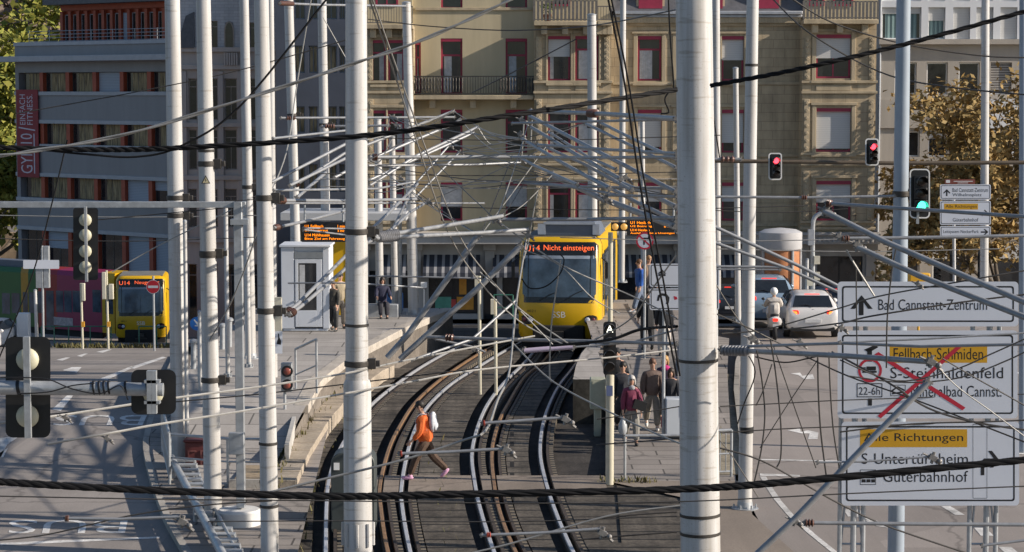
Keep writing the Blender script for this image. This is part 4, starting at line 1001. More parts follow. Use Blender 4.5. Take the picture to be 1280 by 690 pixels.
# gantry with square post, beam and foundation drum
t = thing('gantry', 'grey square post with a long horizontal beam standing on a white concrete drum', 'gantry', W(299, 634, 41))
m_ = MB(); a, b = W(292.5, 252, 41), W(306.5, 634, 41); m_.box(a.x, b.x, 40.9, 41.1, b.z, a.z); m_.build('post', M_GALV, t, bevel=.008)
a = W(-180, 255.5, 41); b = W(306.5, 255.5, 41); zb_ = W(0, 259.5, 41).z; zt_ = W(0, 252, 41).z
m_ = MB(); m_.box(a.x, b.x + .01, 40.94, 41.06, zb_, zt_); m_.build('beam', M_GALV, t, bevel=.006)
m_ = MB(); q = W(300, 277, 41); m_.box(q.x - .16, q.x + .16, 40.85, 41.15, q.z - .05, q.z + .05); m_.build('splice_plate', M_GALV, t)
m_ = MB(); q = W(303, 552, 41); m_.box(q.x - .22, q.x + .06, 40.72, 40.895, q.z - .2, q.z + .2); m_.build('junction_box', M_GALV, t, bevel=.01)
q = W(299, 636, 41); m_ = MB(); m_.lathe(Vector((q.x, 41, -.1)), Vector((q.x, 41, 3)), [(0, .41), (q.z + .06, .40), (q.z + .1, .37)], 32)
tag(m_.build('foundation_drum', mat('white_concrete', (.56, .56, .55), .8, 0, .12, 3, .1), None, org=(q.x, 41, -.1)), 'round white concrete drum under the grey square post', 'foundation')
q = W(-180, 255, 41); tw = thing('mast', 'grey support of the long beam beyond the picture edge', 'mast', (q.x, 41, 0)); m_ = MB(); m_.box(q.x - .1, q.x + .1, 40.9, 41.1, -.4, q.z + .1); m_.build('shaft', M_GALV, tw)
# slim posts on the left
for (lab, xt, yt, xb, yb, Y, w) in (('thin white post beside the rail bollards on the pavement', 282, 254, 284.5, 446, 56, 5.5), ('thin tan and white post beside the blue arrow disc', 249.5, 391, 250.5, 484, 54, 4.5),
                                  ('thin cable pipe leaning on the tall white mast', 231, 278, 234, 560, 47.5, 5), ('light twin pipe behind the grey square post', 308.5, 300, 311, 449, 58, 6)):
    mast(lab, xt, yt, xb, yb, Y, w, w, pv(-8, Y) if Y < 55 else pzf(0, Y), base=True, cap=True, name='post', group='slim posts on the pavement', cat='post')
for (x, y, yb, lab) in ((242, 425, 478, 'capped white bollard of the railing beside the blue disc'), (278, 405, 452, 'capped white bollard with a handrail arm and black cable'), (287, 398, 449, 'slim capped bollard behind the thin white post')):
    Y = Z(x, yb, .6).y; f_ = W(x, yb, Y); tp = W(x, y, Y); t = thing('bollard', lab, 'bollard', f_, group='capped bollards on the platform corner')
    m_ = MB(); m_.tube([Vector((f_.x, Y, pzf(0, Y) - .1)), tp - Vector((0, 0, .06))], .07, 14); m_.build('post', M_GALV, t)
    m_ = MB(); m_.lathe(tp - Vector((0, 0, .07)), tp, [(0, .11), (.05, .11), (.09, .07), (.1, .02)], 14); m_.build('cap', M_GALV, t)

# ------------------------------------------------------------------ cantilever arms and tubes
def knot(mb, p, s_, m=0):
    mb.obox(p, (s_ * 2.2, s_ * 1.6, s_ * 1.6), Matrix.Rotation(.5, 3, 'Y'), m); mb.tube([p + Vector((-s_ * .4, 0, -s_ * 1.7)), p + Vector((s_ * .4, 0, s_ * 1.7))], s_ * .5, 6, m=m)
    mb.tube([p + Vector((-s_ * 1.6, 0, s_ * .6)), p + Vector((s_ * 1.6, 0, -s_ * .4))], s_ * .4, 6, m=m)
def arm(label, pts, w, ins=None, clamp=(0, 1), m=None, name='cantilever_arm', cat='overhead arm', group='overhead line arms', im=None):
    P = [W(*p) for p in pts]; r_ = w / 2 / S(pts[0][2])
    t = thing(name, label, cat, P[0], group=group)
    mb = MB(); mb.tube(P, r_, 12); mb.build('tube', m or M_TUBE, t)
    if ins:
        d = (P[1] - P[0]); L = d.length; d.normalize()
        for (f0, f1) in (ins if isinstance(ins[0], tuple) else (ins,)):
            a = P[0] + d * (L * f0); h = L * (f1 - f0); k = max(3, int(h / .06)); pr_ = []
            for j in range(k): pr_ += [(h * j / k, r_ * 1.25), (h * (j + .35) / k, r_ * 2.1), (h * (j + .5) / k, r_ * 2.1), (h * (j + .85) / k, r_ * 1.25)]
            pr_.append((h, r_ * 1.25)); q = MB(); q.lathe(a, a + d, pr_, 12); q.build('insulator', im or M_INS, t)
    for e in clamp:
        q = MB(); knot(q, P[0] if e == 0 else P[-1], max(.022 if pts[0][2] > 20 else .01, r_ * .95)); q.build('clamp', M_FIT, t)
    return t
M_FIT = mat('dull_casting', (.22, .21, .20), .5, .3, .3, 20)
GL = 'overhead arms of the cluster before the cabin'; GR = 'overhead arms of the fan beside the thick mast'; GF = 'big slanting overhead tubes'
A_ = arm
# left cluster
A_('upper horizontal tube from the slim mast by the cabin to the raised tip', [(351, 147.5, 60), (568, 146.5, 62)], 3, (.03, .08), group=GL)
A_('lower short horizontal tube just below the upper one', [(402, 158, 66), (486, 157, 66)], 3, (.05, .2), group=GL)
A_('long rising tube ending at the highest raised tip', [(368, 232, 60), (430, 192, 61), (567, 139, 63)], 4, (.02, .08), group=GL)
A_('rising tube ending just under the highest raised tip', [(418, 222, 61), (460, 200, 62), (576, 151, 64)], 4, group=GL)
A_('rising tube ending at the second raised tip near the black cable', [(460, 226, 62), (592, 166, 65)], 3.6, group=GL)
A_('rising tube ending lowest among the raised tips', [(462, 232, 62), (520, 195, 63), (597, 159, 66)], 4, group=GL)
A_('thin rising tube below the raised tips, the steeper of a close pair', [(500, 252, 64), (561, 182, 66)], 2.6, group=GL)
A_('thin rising tube below the raised tips, the flatter of a close pair', [(516, 250, 64), (574, 190, 66)], 2.6, group=GL)
A_('tube climbing from the clamped mast behind the thick mast, upper of two', [(339, 228, 38), (432, 180, 40)], 4, group=GL)
A_('tube climbing from the clamped mast behind the thick mast, lower of two', [(362, 232, 40), (436, 196, 42)], 4, group=GL)
A_('long straight tube crossing from the clamped mast to the middle of the tracks', [(341, 173, 46), (434, 163, 50)], 3, group=GL)
A_('long level tube across the facade at the height of the second storey', [(462, 196.5, 58), (640, 196, 60), (668, 196, 60)], 4.5, (.02, .05), group=GL)
A_('thin level tube under the long level tube', [(460, 207, 58), (590, 206, 60), (650, 203, 61)], 3, group=GL)
A_('level tube with double clamp leaving the clamped mast towards the thick one', [(344, 250.5, 37.6), (432, 251, 40), (520, 249, 45)], 4.5, (.04, .13), group=GL)
A_('thin level tube above the canopy', [(342, 238, 40), (470, 236, 48), (514, 228, 52)], 3.2, group=GL)
A_('thin level tube close above the canopy roof edge', [(344, 254, 45), (605, 254, 60)], 2.6, group=GL)
A_('tube rising steeply over the canopy towards the dark blue house', [(371, 247, 50), (407, 216, 54)], 4.5, group=GL)
A_('flat tube passing before the amber departure board', [(342, 285, 38), (380, 277, 40), (436, 262, 46)], 4, (.05, .2), group=GL)
A_('thin tube crossing the amber departure board, upper', [(379, 285, 44), (434, 286, 46)], 2.2, clamp=(0,), group=GL)
A_('thin tube crossing the amber departure board, lower', [(379, 287, 44), (434, 294, 46)], 2.2, clamp=(0,), group=GL)
A_('slanting tube from the low clamp past the cabin door, upper of two', [(357, 392, 37.6), (372, 380, 38), (434, 318, 43), (492, 285, 50), (516, 235, 55)], 5, (.05, .4), group=GL)
A_('slanting tube from the low clamp past the cabin door, lower of two', [(362, 393, 37.6), (376, 383, 38), (434, 334, 43)], 5, (.05, .4), group=GL)
A_('diagonal tube climbing behind the thick mast to the tapered mast', [(462, 289, 44), (497, 255, 50), (522, 230, 56)], 4.5, group=GL)
A_('diagonal tube below it climbing towards the facade', [(487, 289, 44), (512, 266, 50), (535, 252, 56)], 4, group=GL)
A_('heavy arm with ribbed insulator from the thick mast, rising to a cluster of fittings', [(466, 296, 38.2), (500, 291, 39), (600, 275, 43), (628, 270, 44)], 5.5, (.15, .9), im=M_INSG, group=GL)
A_('heavy level arm from the thick mast to above the tram front', [(468, 298, 38.2), (500, 296, 39), (600, 291, 43), (660, 287, 44)], 5.5, (.15, .9), im=M_INSG, group=GL)
A_('long level tube across the top of the tram', [(600, 274.5, 46), (735, 274, 46), (846, 272, 44)], 4.5, group=GL)
A_('big slanting tube leaning over the platform edge', [(484, 447, 46), (510, 418, 46), (597, 295, 46)], 7.5, clamp=(1,), group=GF)
A_('big slanting tube running beside it towards the tram', [(500, 449, 46), (531, 421, 46), (602, 356, 46), (650, 308, 46)], 7.5, clamp=(1,), group=GF)
A_('level tube crossing low in front of the tram bumper', [(530, 421, 46), (620, 424, 45.5), (760, 427, 45), (846, 430, 44)], 4.5, (.3, .42), group=GL)
A_('thin brace tube under the big slanting tubes, rising to the facade', [(515, 450, 46), (590, 424, 47), (645, 375, 48)], 3.4, group=GL)
A_('short tube with small fittings below the level tube', [(545, 424, 47), (592, 434, 47), (606, 440, 47)], 3, group=GL)
t = A_('pale violet rod insulator hanging before the tram bumper', [(655, 438.5, 45), (716, 433.5, 45)], 6.5, m=mat('violet_insulator', (.42, .36, .47), .4, 0, .08, 3), group=GL)
A_('thin tube carrying on from the violet insulator to the walkway', [(716, 434, 45), (790, 428, 45), (846, 412, 44)], 2.6, group=GL)
# right fan
fan = [((662, 145), (735, 183), (845, 240), 4.6, 'fan tube that starts highest at the tangle of fittings'), ((664, 159), (727, 197), (776, 224), 4.4, 'fan tube starting second highest at the tangle of fittings'),
       ((652, 173), (700, 202), (762, 236), 4.2, 'fan tube starting beside the level tube end'), ((682, 184), (730, 205), (790, 238), 3.6, 'short fan tube in the middle of the fan'),
       ((650, 197), (668, 207), (722, 231), 3.4, 'lowest fan tube above the tram roof'), ((731, 154), (820, 197), (846, 210), 3.8, 'fan tube sloping past the lowered blind'),
       ((750, 153), (800, 178), (846, 199), 3.8, 'fan tube running closest to the sandstone window'), ((690, 219), (752, 248), (846, 284), 7.0, 'thick fan tube that reaches the mast beside the departure board'),
       ((735, 220), (800, 255), (846, 277), 4.6, 'fan tube just above the thick one'), ((760, 222), (820, 246), (846, 259), 5.0, 'fan tube just under the upper level tubes'),
       ((686, 165), (735, 196), (770, 212), 3.2, 'thin fan tube crossing the bay windows')]
for i, (a, b, c, w, lab) in enumerate(fan): A_(lab, [a + (56,), b + (50,), c + (44,)], w, group=GR)
A_('thick level tube from the tangle to the thick mast', [(663, 139, 50), (750, 142, 46), (846, 148.5, 36.5)], 5, (.86, .95), group=GR)
A_('thinner level tube below the thick one', [(640, 154, 50), (735, 152, 48), (846, 149, 40)], 3, group=GR)
A_('level tube passing the bay window sills', [(672, 181, 50), (760, 187, 47), (846, 192, 42)], 3.6, group=GR)
A_('second level tube passing the bay window sills', [(640, 196.5, 52), (760, 197, 47), (846, 196, 42)], 3.4, group=GR)
A_('thin level tube over the tram roof, upper', [(655, 227, 52), (720, 233, 50), (846, 236, 46)], 3, group=GR)
A_('thin level tube over the tram roof, lower', [(643, 228, 52), (715, 234, 50), (770, 243, 48)], 3, group=GR)
A_('level tube with a heavy knot at the fan root', [(760, 244, 47), (800, 245, 46), (846, 246, 44)], 3.6, group=GR)
# right of thick mast
GX = 'overhead arms over the road'
A_('slanting tube from the thick mast to the white hatchback, upper of two', [(890, 282, 38), (1000, 333, 38), (1056, 362, 38)], 4.6, group=GX)
A_('slanting tube from the thick mast to the white hatchback, lower of two', [(890, 302, 38), (985, 336, 38), (1050, 366, 38)], 4.2, group=GX)
A_('level twin tube in front of the slim masts', [(890, 333, 38), (986, 334, 38)], 3.2, group=GX)
A_('thin level tube under the level twin tube', [(890, 336.5, 38), (975, 337, 38)], 2.4, group=GX)
A_('level tube reaching the grey mast below the two red lights', [(890, 246, 38), (1010, 247, 38), (1118, 245, 38)], 3.4, (.93, .99), group=GX)
A_('short level tube with a square end before the white blind', [(890, 199, 37), (926, 199, 37)], 4, (.3, .8), group=GX)
A_('level tube above the two big slanting tubes', [(1033, 254, 32), (1150, 262, 31), (1300, 272, 30)], 4.6, (.01, .06), group=GX)
A_('big slanting tube across the top of the place name sign, upper', [(1030, 264, 32), (1106, 302, 31.5), (1300, 386, 30)], 7.5, group=GF)
A_('big slanting tube across the top of the place name sign, lower', [(1072, 309, 32), (1150, 345, 31.5), (1300, 404, 30)], 7.5, group=GF)
A_('level tube over the treetop, second below the green light', [(1052, 298, 32), (1150, 297, 32), (1300, 294, 32)], 4.2, (.0, .1), group=GX)
A_('thick slanting tube crossing the lower direction sign from the pavement', [(938, 700, 31), (994, 648, 31), (1100, 538, 31), (1160, 478, 31)], 8.5, group=GF)
A_('level tube running below the direction signs', [(1006, 653.5, 30.5), (1150, 655, 30.5), (1300, 656, 30.5)], 5, (.0, .08), group=GX)
A_('thick level arm from the thick mast to the barred truck symbol', [(902, 438, 35.4), (940, 439, 35), (1060, 445, 33), (1160, 452, 32)], 6.5, ((.05, .9),), im=M_INSG, group=GX)
A_('level tube just above the thick level arm', [(902, 434, 35.4), (1054, 429, 34), (1150, 433, 33.5), (1300, 430, 33)], 3.8, group=GX)
A_('thin tube low over the orange name field', [(1050, 428, 34), (1150, 424, 34), (1300, 415, 34)], 2.6, group=GX)
A_('thin registration tube before the second line of the lower sign', [(1022, 578, 31), (1080, 577, 31), (1162, 571, 31)], 2.6, group='short registration tubes above the rails and roads')
A_('short registration tube over the person in orange', [(499, 567, 17), (560, 565, 17), (628, 561, 17)], 4, (.02, .06), group='short registration tubes above the rails and roads', im=mat('red_insulator', (.35, .06, .04), .4))
A_('short registration tube left of the shaded trench', [(603, 529, 18), (650, 526, 18), (702, 522, 18)], 4, (.02, .07), group='short registration tubes above the rails and roads', im=mat('red_insulator', (.35, .06, .04), .4))
A_('short registration tube lowest over the rails', [(602, 669, 15), (680, 666, 15), (750, 661, 15)], 4, (.08, .15), group='short registration tubes above the rails and roads', im=mat('red_insulator', (.35, .06, .04), .4))
A_('short registration tube over the painted bus lane letters', [(82, 648, 15), (150, 649, 15), (225, 646, 15)], 4, (.0, .06), group='short registration tubes above the rails and roads')
A_('thin tube lowest at the picture edge by the sign legs', [(1228, 682, 30), (1300, 673, 30)], 3.6, group=GX)
A_('level tube from the picture top to the tapered mast cap', [(350, 4, 60), (400, 6, 64), (508, 7.5, 72)], 3, (.0, .3), group=GL)
A_('brown level beam across the road carrying the two red lights', [(890, 201, 40), (1120, 204, 40), (1300, 203, 40)], 5, clamp=(), m=mat('brown_beam', (.11, .085, .06), .6, .2, .2, 3), name='signal_beam', cat='beam', group='traffic signal beams')
# heavy round beam for the near signals
t = thing('signal_beam', 'thick round grey beam with coiled black cables carrying signal heads seen from behind', 'beam', W(0, 486, 29), group='traffic signal beams')
m_ = MB(); m_.tube([W(-130, 483, 29), W(100, 485.5, 29), W(204, 487, 29)], [.098, .092, .086], 24); m_.build('tube', M_GALV, t)
m_ = MB(); 
for x in (23, 25, 118, 125, 131, 137, 158, 185, 192): 
    q = W(x, 485, 29); m_.lathe(q - Vector((.012, 0, 0)), q + Vector((.03, 0, .006)), [(0, .10), (.024, .10)], 20)
m_.tube(smooth([W(0, 472, 28.86), W(30, 472, 28.86), W(60, 474, 28.86), W(90, 486, 28.86), W(125, 492, 28.86), W(150, 482, 28.86), W(160, 500, 28.86)]), .009, 6)
m_.tube(smooth([W(22, 492, 28.87), W(60, 490, 28.87), W(90, 482, 28.87), W(118, 479, 28.87)]), .009, 6)
m_.build('cable', M_BLK, t)
tw = thing('mast', 'grey support of the thick round beam beyond the picture edge', 'mast', (W(-130, 483, 29).x, 29, 0)); m_ = MB(); q = W(-130, 483, 29); m_.tube([Vector((q.x, 29, -.3)), q + Vector((0, 0, .3))], .13, 16); m_.build('shaft', M_GALV, tw)

# ------------------------------------------------------------------ wires and cables
def wire(label, pts, w, m=None, group='thin overhead wires', name='overhead_wire', cat='wire', sm=True, n=6):
    P = [W(*p) for p in pts]
    if sm and len(P) > 2: P = smooth(P, 6)
    mb = MB(); mb.tube(P, w / 2 / S(sum(p[2] for p in pts) / len(pts)), n, caps=False)
    return tag(mb.build(name, m or M_WIRE, None, org=P[0]), label, cat, group)
def twisted(label, pts, w, k=3, turns=26, m=None, group='thick black cables'):
    P = smooth([W(*p) for p in pts], 24); r_ = w / 2 / S(pts[0][2]); mb = MB()
    for s_ in range(k):
        L = []
        for i, p in enumerate(P):
            an = 2 * math.pi * (s_ / k + turns * i / len(P)); L.append(p + Vector((0, math.cos(an), math.sin(an))) * r_ * .5)
        mb.tube(L, r_ * .56, 7, caps=False)
    return tag(mb.build('black_cable', m or M_BLACK, None, org=P[0]), label, 'cable', group)
twisted('thick black twisted cable sweeping across the upper facades', [(-20, 184, 33), (120, 187, 33), (240, 184, 33), (460, 169, 33), (640, 144, 33), (846, 112, 34.6)], 7, 3, 14)
twisted('thick black cable from the thick mast up over the pale building', [(888, 107, 34.6), (1000, 86, 34), (1140, 53, 34), (1300, 9, 34)], 6, 3, 8)
twisted('heavy twisted black cable running low across the whole view', [(-20, 601, 30), (150, 611, 30), (400, 620, 30), (560, 618, 30), (840, 612, 30), (1000, 601, 30), (1300, 573, 30)], 9.5, 4, 15)
tag(twisted('pale grey twisted cable climbing over the office block', [(-20, 197, 32), (40, 189, 32), (160, 167, 32), (320, 119, 32), (440, 80, 32), (520, 53, 32), (600, 18, 32), (660, -12, 32)], 5, 2, 5, M_WIREL), 'pale grey twisted cable climbing over the office block', 'cable', 'pale span cables')
T_ = 'thin dark wires across the upper half'
wire('slack black wire hanging under the thick black cable at the white masts', [(60, 188, 33), (110, 193, 33), (170, 196, 33), (225, 183, 33), (300, 133, 33), (405, 3, 33), (420, -14, 33)], 3, M_BLACK, T_)
wire('thin dark wire dropping past the white signs to the picture edge', [(84, 175, 35), (66, 250, 35), (40, 345, 35), (0, 445, 35), (-10, 470, 35)], 1.8, M_BLACK, T_)
wire('thin wire across the office windows to the ornate house', [(20, 142, 42), (110, 126, 42), (180, 113, 42), (298, 88, 42), (460, 42, 42)], 1.5, None, T_)
wire('dark wire swooping under the sandstone cornice to the thick mast', [(460, 24, 60), (540, 33, 60), (640, 38, 58), (740, 32, 54), (846, 12, 45)], 1.6, None, T_)
wire('dark slanting wire before the recessed balcony', [(590, 116, 60), (640, 91, 58), (720, 49, 56)], 1.5, None, T_)
wire('thin dark wire diving from the picture top over the second bay', [(958, -10, 45), (1010, 40, 44), (1100, 90, 44), (1180, 108, 43), (1300, 120, 42)], 2, None, T_)
wire('thin dark wire sagging over the pale building, upper of two', [(985, -5, 44), (1040, 28, 44), (1130, 55, 44), (1230, 70, 44), (1300, 72, 44)], 2.2, None, T_)
wire('long thin wire at the level of the cabin roof', [(460, 345, 48), (520, 346, 48), (602, 348, 48)], 2.4, M_TUBE, T_)
wire('thin wire below it ending at a white box', [(360, 354, 46), (434, 354, 46), (520, 359, 47), (532, 361, 47)], 2.2, M_TUBE, T_)
V_ = 'steep wires in front of the facade'
wire('steep pale wire of the close pair ending at the violet insulator, outer', [(458, -12, 34), (489, 80, 36), (522, 180, 39), (560, 290, 42), (602, 355, 44), (650, 402, 45), (712, 434, 45)], 2, M_WIREL, V_)
wire('steep pale wire of the close pair ending at the violet insulator, inner', [(462, -12, 34), (494, 80, 36), (530, 180, 39), (572, 290, 42), (610, 345, 44), (652, 388, 45), (714, 432, 45)], 2, M_WIREL, V_)
wire('steep black wire of the close pair before the walkway, nearer the tram', [(758, -12, 33), (780, 100, 33), (800, 230, 33), (822, 350, 33), (846, 470, 33)], 2.6, M_BLACK, V_)
wire('steep black wire of the close pair before the walkway, nearer the thick mast', [(762, -12, 33), (786, 105, 33), (806, 230, 33), (830, 355, 33), (850, 470, 33)], 2.4, M_BLACK, V_)
wire('black wire hanging down the thick mast into a loop', [(835, -12, 34.8), (838, 50, 34.8), (842, 108, 34.8), (836, 115, 34.8), (831, 125, 34.8), (836, 140, 34.8), (826, 142, 34.8)], 2, M_BLACK, V_)
wire('thin wire down the bare mast to the road', [(882, -12, 40), (888, 110, 40), (900, 200, 40)], 1.6, M_BLACK, V_)
wire('very thin pale wire slanting from the dark blue house', [(390, -8, 50), (372, 100, 50), (358, 190, 49), (334, 250, 48)], 1.6, M_WIREL, V_)
wire('very thin pale wire slanting over the dark blue windows', [(404, 22, 50), (432, 72, 50)], 1.3, M_WIREL, V_)
wire('slanting wire before the square post to the white mast', [(338, 175, 38), (332, 230, 38), (318, 300, 39), (290, 375, 40), (262, 425, 41)], 1.8, M_WIREL, V_)
wire('dark thin wire climbing from the traffic light to the square post', [(120, 275, 41), (210, 300, 41), (300, 258, 41)][::2], 1.4, None, V_)
wire('dark thin wire crossing the low office windows', [(140, 340, 44), (200, 306, 44), (290, 262, 43)], 1.6, M_WIREL, V_)
L_ = 'pale tensioned wires over the tracks'
wire('pale wire from the near signal across the white masts, upper of two', [(-10, 530, 30), (70, 520, 30), (200, 500, 32), (320, 484, 34), (430, 467, 37), (500, 452, 40), (560, 440, 42), (640, 425, 44), (668, 420, 45)], 2.8, M_WIREL, L_)
wire('pale wire from the near signal across the white masts, lower of two', [(60, 555, 31), (140, 541, 31), (200, 530, 32), (320, 511, 34), (430, 492, 37), (520, 476, 40), (600, 462, 42), (760, 447, 44), (846, 437, 45)], 2.8, M_WIREL, L_)
wire('dark wire between the two pale wires', [(60, 518, 40), (200, 504, 40), (320, 493, 40), (450, 478, 40), (600, 460, 40)], 1.8, None, L_)
wire('pale wire rising from the foot of the thick mast to the rails', [(330, 617, 33), (400, 600, 33), (503, 575, 33), (580, 550, 33), (607, 538, 33), (622, 500, 35), (637, 462, 37), (645, 380, 41), (658, 300, 45)], 3, M_WIREL, L_)
wire('thin pale wire lowest over the rails to the thick mast', [(560, 698, 31), (640, 679, 31), (760, 645, 31), (850, 632, 31)], 2.6, M_WIREL, L_)
wire('dark wire just above the heavy low cable', [(-10, 620, 31), (200, 624, 31), (420, 626, 31), (640, 629, 31), (850, 627, 31), (1060, 617, 31), (1300, 607, 31)], 1.8, None, L_)
wire('thin dark wire crossing below the heavy low cable', [(260, 652, 33), (420, 651, 33), (640, 652, 33), (846, 645, 33)], 1.5, None, L_)
wire('dark slack wire across the slatted steps', [(-10, 676, 31), (60, 668, 31), (160, 645, 31), (250, 632, 31), (340, 626, 31)], 2, None, L_)
wire('dark wire with fittings over the shaded pavement, upper', [(745, 648, 33), (800, 643, 33), (846, 640, 33)], 2, M_DARKST, L_)
wire('dark wire with fittings over the shaded pavement, lower', [(720, 675, 33), (790, 669, 33), (846, 665, 33)], 2.2, M_DARKST, L_)
wire('pale wire slanting down from the tram window over the walkway to the thick mast', [(640, 428, 44), (690, 476, 42), (760, 514, 39), (820, 542, 37), (852, 555, 36)], 2.2, M_WIREL, L_)
wire('thin pale wire slanting across the tram windscreen', [(620, 275, 44), (700, 330, 44), (790, 370, 44), (846, 398, 43)], 2, M_WIREL, L_)
wire('thin pale wire slanting from the big tubes past the yellow nose', [(600, 340, 45), (640, 378, 45), (700, 440, 45)], 1.6, M_WIREL, L_)
wire('thin pale wire crossing the windscreen the other way', [(655, 312, 44), (700, 332, 44), (740, 372, 44), (775, 392, 44)], 1.5, M_WIREL, L_)
wire('black wire arc slung before the tram windscreen', [(652, 348, 44), (662, 360, 44), (682, 358, 44), (700, 342, 44), (705, 325, 44), (700, 318, 44)], 1.8, M_BLACK, L_)
wire('black drop wire before the tram emblem', [(701, 325, 44), (694, 370, 44), (689, 410, 44), (687, 470, 44), (692, 476, 44)], 1.8, M_WIREL, L_)
wire('pale drop wire left of the tram', [(672, 240, 48), (666, 270, 48), (660, 305, 48), (650, 345, 47), (640, 440, 45)], 1.5, M_WIREL, L_)
wire('black slack cable from the pedestrian signal to the thick mast', [(690, 432, 42), (760, 425, 40), (800, 412, 38), (846, 408, 36)], 4, M_BLACK, L_)
wire('grey cable from the lit letter up to the white lane sign', [(745, 424, 42), (775, 408, 41), (795, 392, 40), (812, 366, 39), (846, 318, 38)], 2, M_WIREL, L_)
wire('thin dark wire at knee height of the walkers', [(745, 556, 37), (800, 552, 37), (852, 547, 37)], 1.8, None, L_)
wire('thin dark wire at the lady in purple', [(746, 524, 38), (790, 518, 38), (850, 508, 38)], 1.5, None, L_)
R_ = 'dark wires tangled over the road'
for i, (lab, pts, w, mm) in enumerate((
    ('dark hanging wire ending by the white mast base', [(946, 438, 34), (953, 480, 34), (956, 520, 34), (952, 560, 34), (943, 602, 34)], 2, M_WIRE),
    ('dark hanging wire ending at the corner wire clamp', [(963, 424, 34), (970, 470, 34), (976, 530, 34), (976, 570, 34), (971, 584, 34)], 2, M_WIRE),
    ('dark upright wire before the name sign arrow', [(1070, 330, 33), (1071, 420, 33), (1072, 460, 33)], 1.7, M_WIRE),
    ('dark upright wire looping to the lower tube', [(1120, 310, 32), (1114, 345, 32), (1109, 400, 32), (1108, 460, 32)], 2, M_WIRE),
    ('dark hanging wire beside the sign edge, inner', [(1022, 440, 34), (1023, 490, 34), (1026, 540, 34), (1033, 596, 34)], 2.2, M_WIRE),
    ('dark hanging wire beside the sign edge, outer', [(1036, 440, 34), (1038, 490, 34), (1042, 540, 34), (1050, 590, 34)], 1.9, M_WIRE),
    ('thin crossing wire falling from the beam to the road', [(966, 430, 36), (990, 500, 36), (1020, 585, 36)], 1.5, M_WIRE),
    ('thin crossing wire rising over the turn arrow', [(950, 560, 36), (985, 505, 36), (1022, 450, 36)], 1.4, M_WIRE),
    ('dark stay wire from the thick mast to the sign legs', [(900, 560, 33), (950, 575, 33), (1000, 602, 33), (1050, 630, 33), (1110, 658, 33), (1210, 692, 33)], 2.4, M_WIRE),
    ('dark level wire across the road above the turn arrow', [(900, 508, 36), (980, 504, 36), (1060, 500, 36), (1300, 492, 36)], 1.5, M_WIRE),
    ('dark level wire across the road at the turn arrow', [(900, 541, 36), (980, 536, 36), (1060, 533, 36), (1300, 525, 36)], 1.6, M_WIRE),
    ('dark wire climbing across the hatchback to the sign', [(902, 417, 36), (960, 411, 36), (1050, 385, 35), (1100, 370, 34), (1200, 352, 33), (1300, 335, 33)], 2, M_WIRE),
    ('dark wire with a chain of fittings across the name sign', [(980, 412, 35), (1050, 404, 34), (1090, 395, 33), (1200, 378, 33), (1300, 366, 33)], 2.4, M_WIRE),
    ('dark stay wire falling from the mast over the scooter', [(890, 390, 36), (940, 412, 36), (1000, 442, 36), (1060, 470, 35), (1150, 502, 34), (1300, 560, 33)], 2.2, M_WIRE),
    ('black slack wire curving under the thick level arm', [(944, 446, 35), (980, 453, 35), (1010, 448, 35), (1030, 443, 35)], 2, M_BLACK),
    ('dark wire falling across the barred symbol', [(1040, 440, 34), (1110, 478, 33), (1160, 510, 33), (1220, 528, 33), (1300, 540, 33)], 2.6, M_WIRE),
    ('dark wire sagging below the orange name field', [(1050, 450, 33), (1120, 476, 33), (1190, 463, 33), (1240, 442, 33), (1300, 415, 33)], 2, M_WIRE),
    ('dark wire sagging across the spa name', [(1060, 470, 33), (1130, 478, 33), (1200, 472, 33), (1260, 450, 33), (1300, 430, 33)], 2, M_WIRE),
    ('dark wire stretching from the end fitting to the sign edge', [(1178, 448, 32), (1215, 470, 32), (1260, 495, 32), (1300, 518, 32)], 2, M_WIRE),
    ('pale stay wire from the end fitting down to the lower sign', [(1165, 450, 32), (1195, 482, 32), (1240, 515, 32), (1300, 560, 32)], 1.8, M_WIREL),
    ('dark level wire over the lower sign top', [(1050, 540, 33), (1140, 530, 33), (1240, 527, 33), (1300, 524, 33)], 2.2, M_WIRE),
    ('dark wire from the thick mast past the bollards', [(895, 545, 36), (915, 570, 36), (948, 622, 36)], 1.6, M_WIRE),
    ('dark slanting wire from the tangle across the railing', [(888, 344, 38), (925, 402, 38), (965, 440, 38)], 1.6, M_WIRE),
    ('black slack loop at the white mast below the arm', [(930, 436, 43), (944, 465, 43), (930, 505, 43), (922, 530, 43)], 1.8, M_BLACK),
    ('dark wire with a long turnbuckle beside the white mast', [(965, 455, 40), (954, 488, 40), (945, 507, 40)], 1.6, M_WIRE),
    ('pale drop wire linking the two big slanting tubes', [(1058, 312, 32), (1065, 325, 32), (1093, 370, 32)], 2.6, M_WIREL))):
    wire(lab, pts, w, mm, R_)
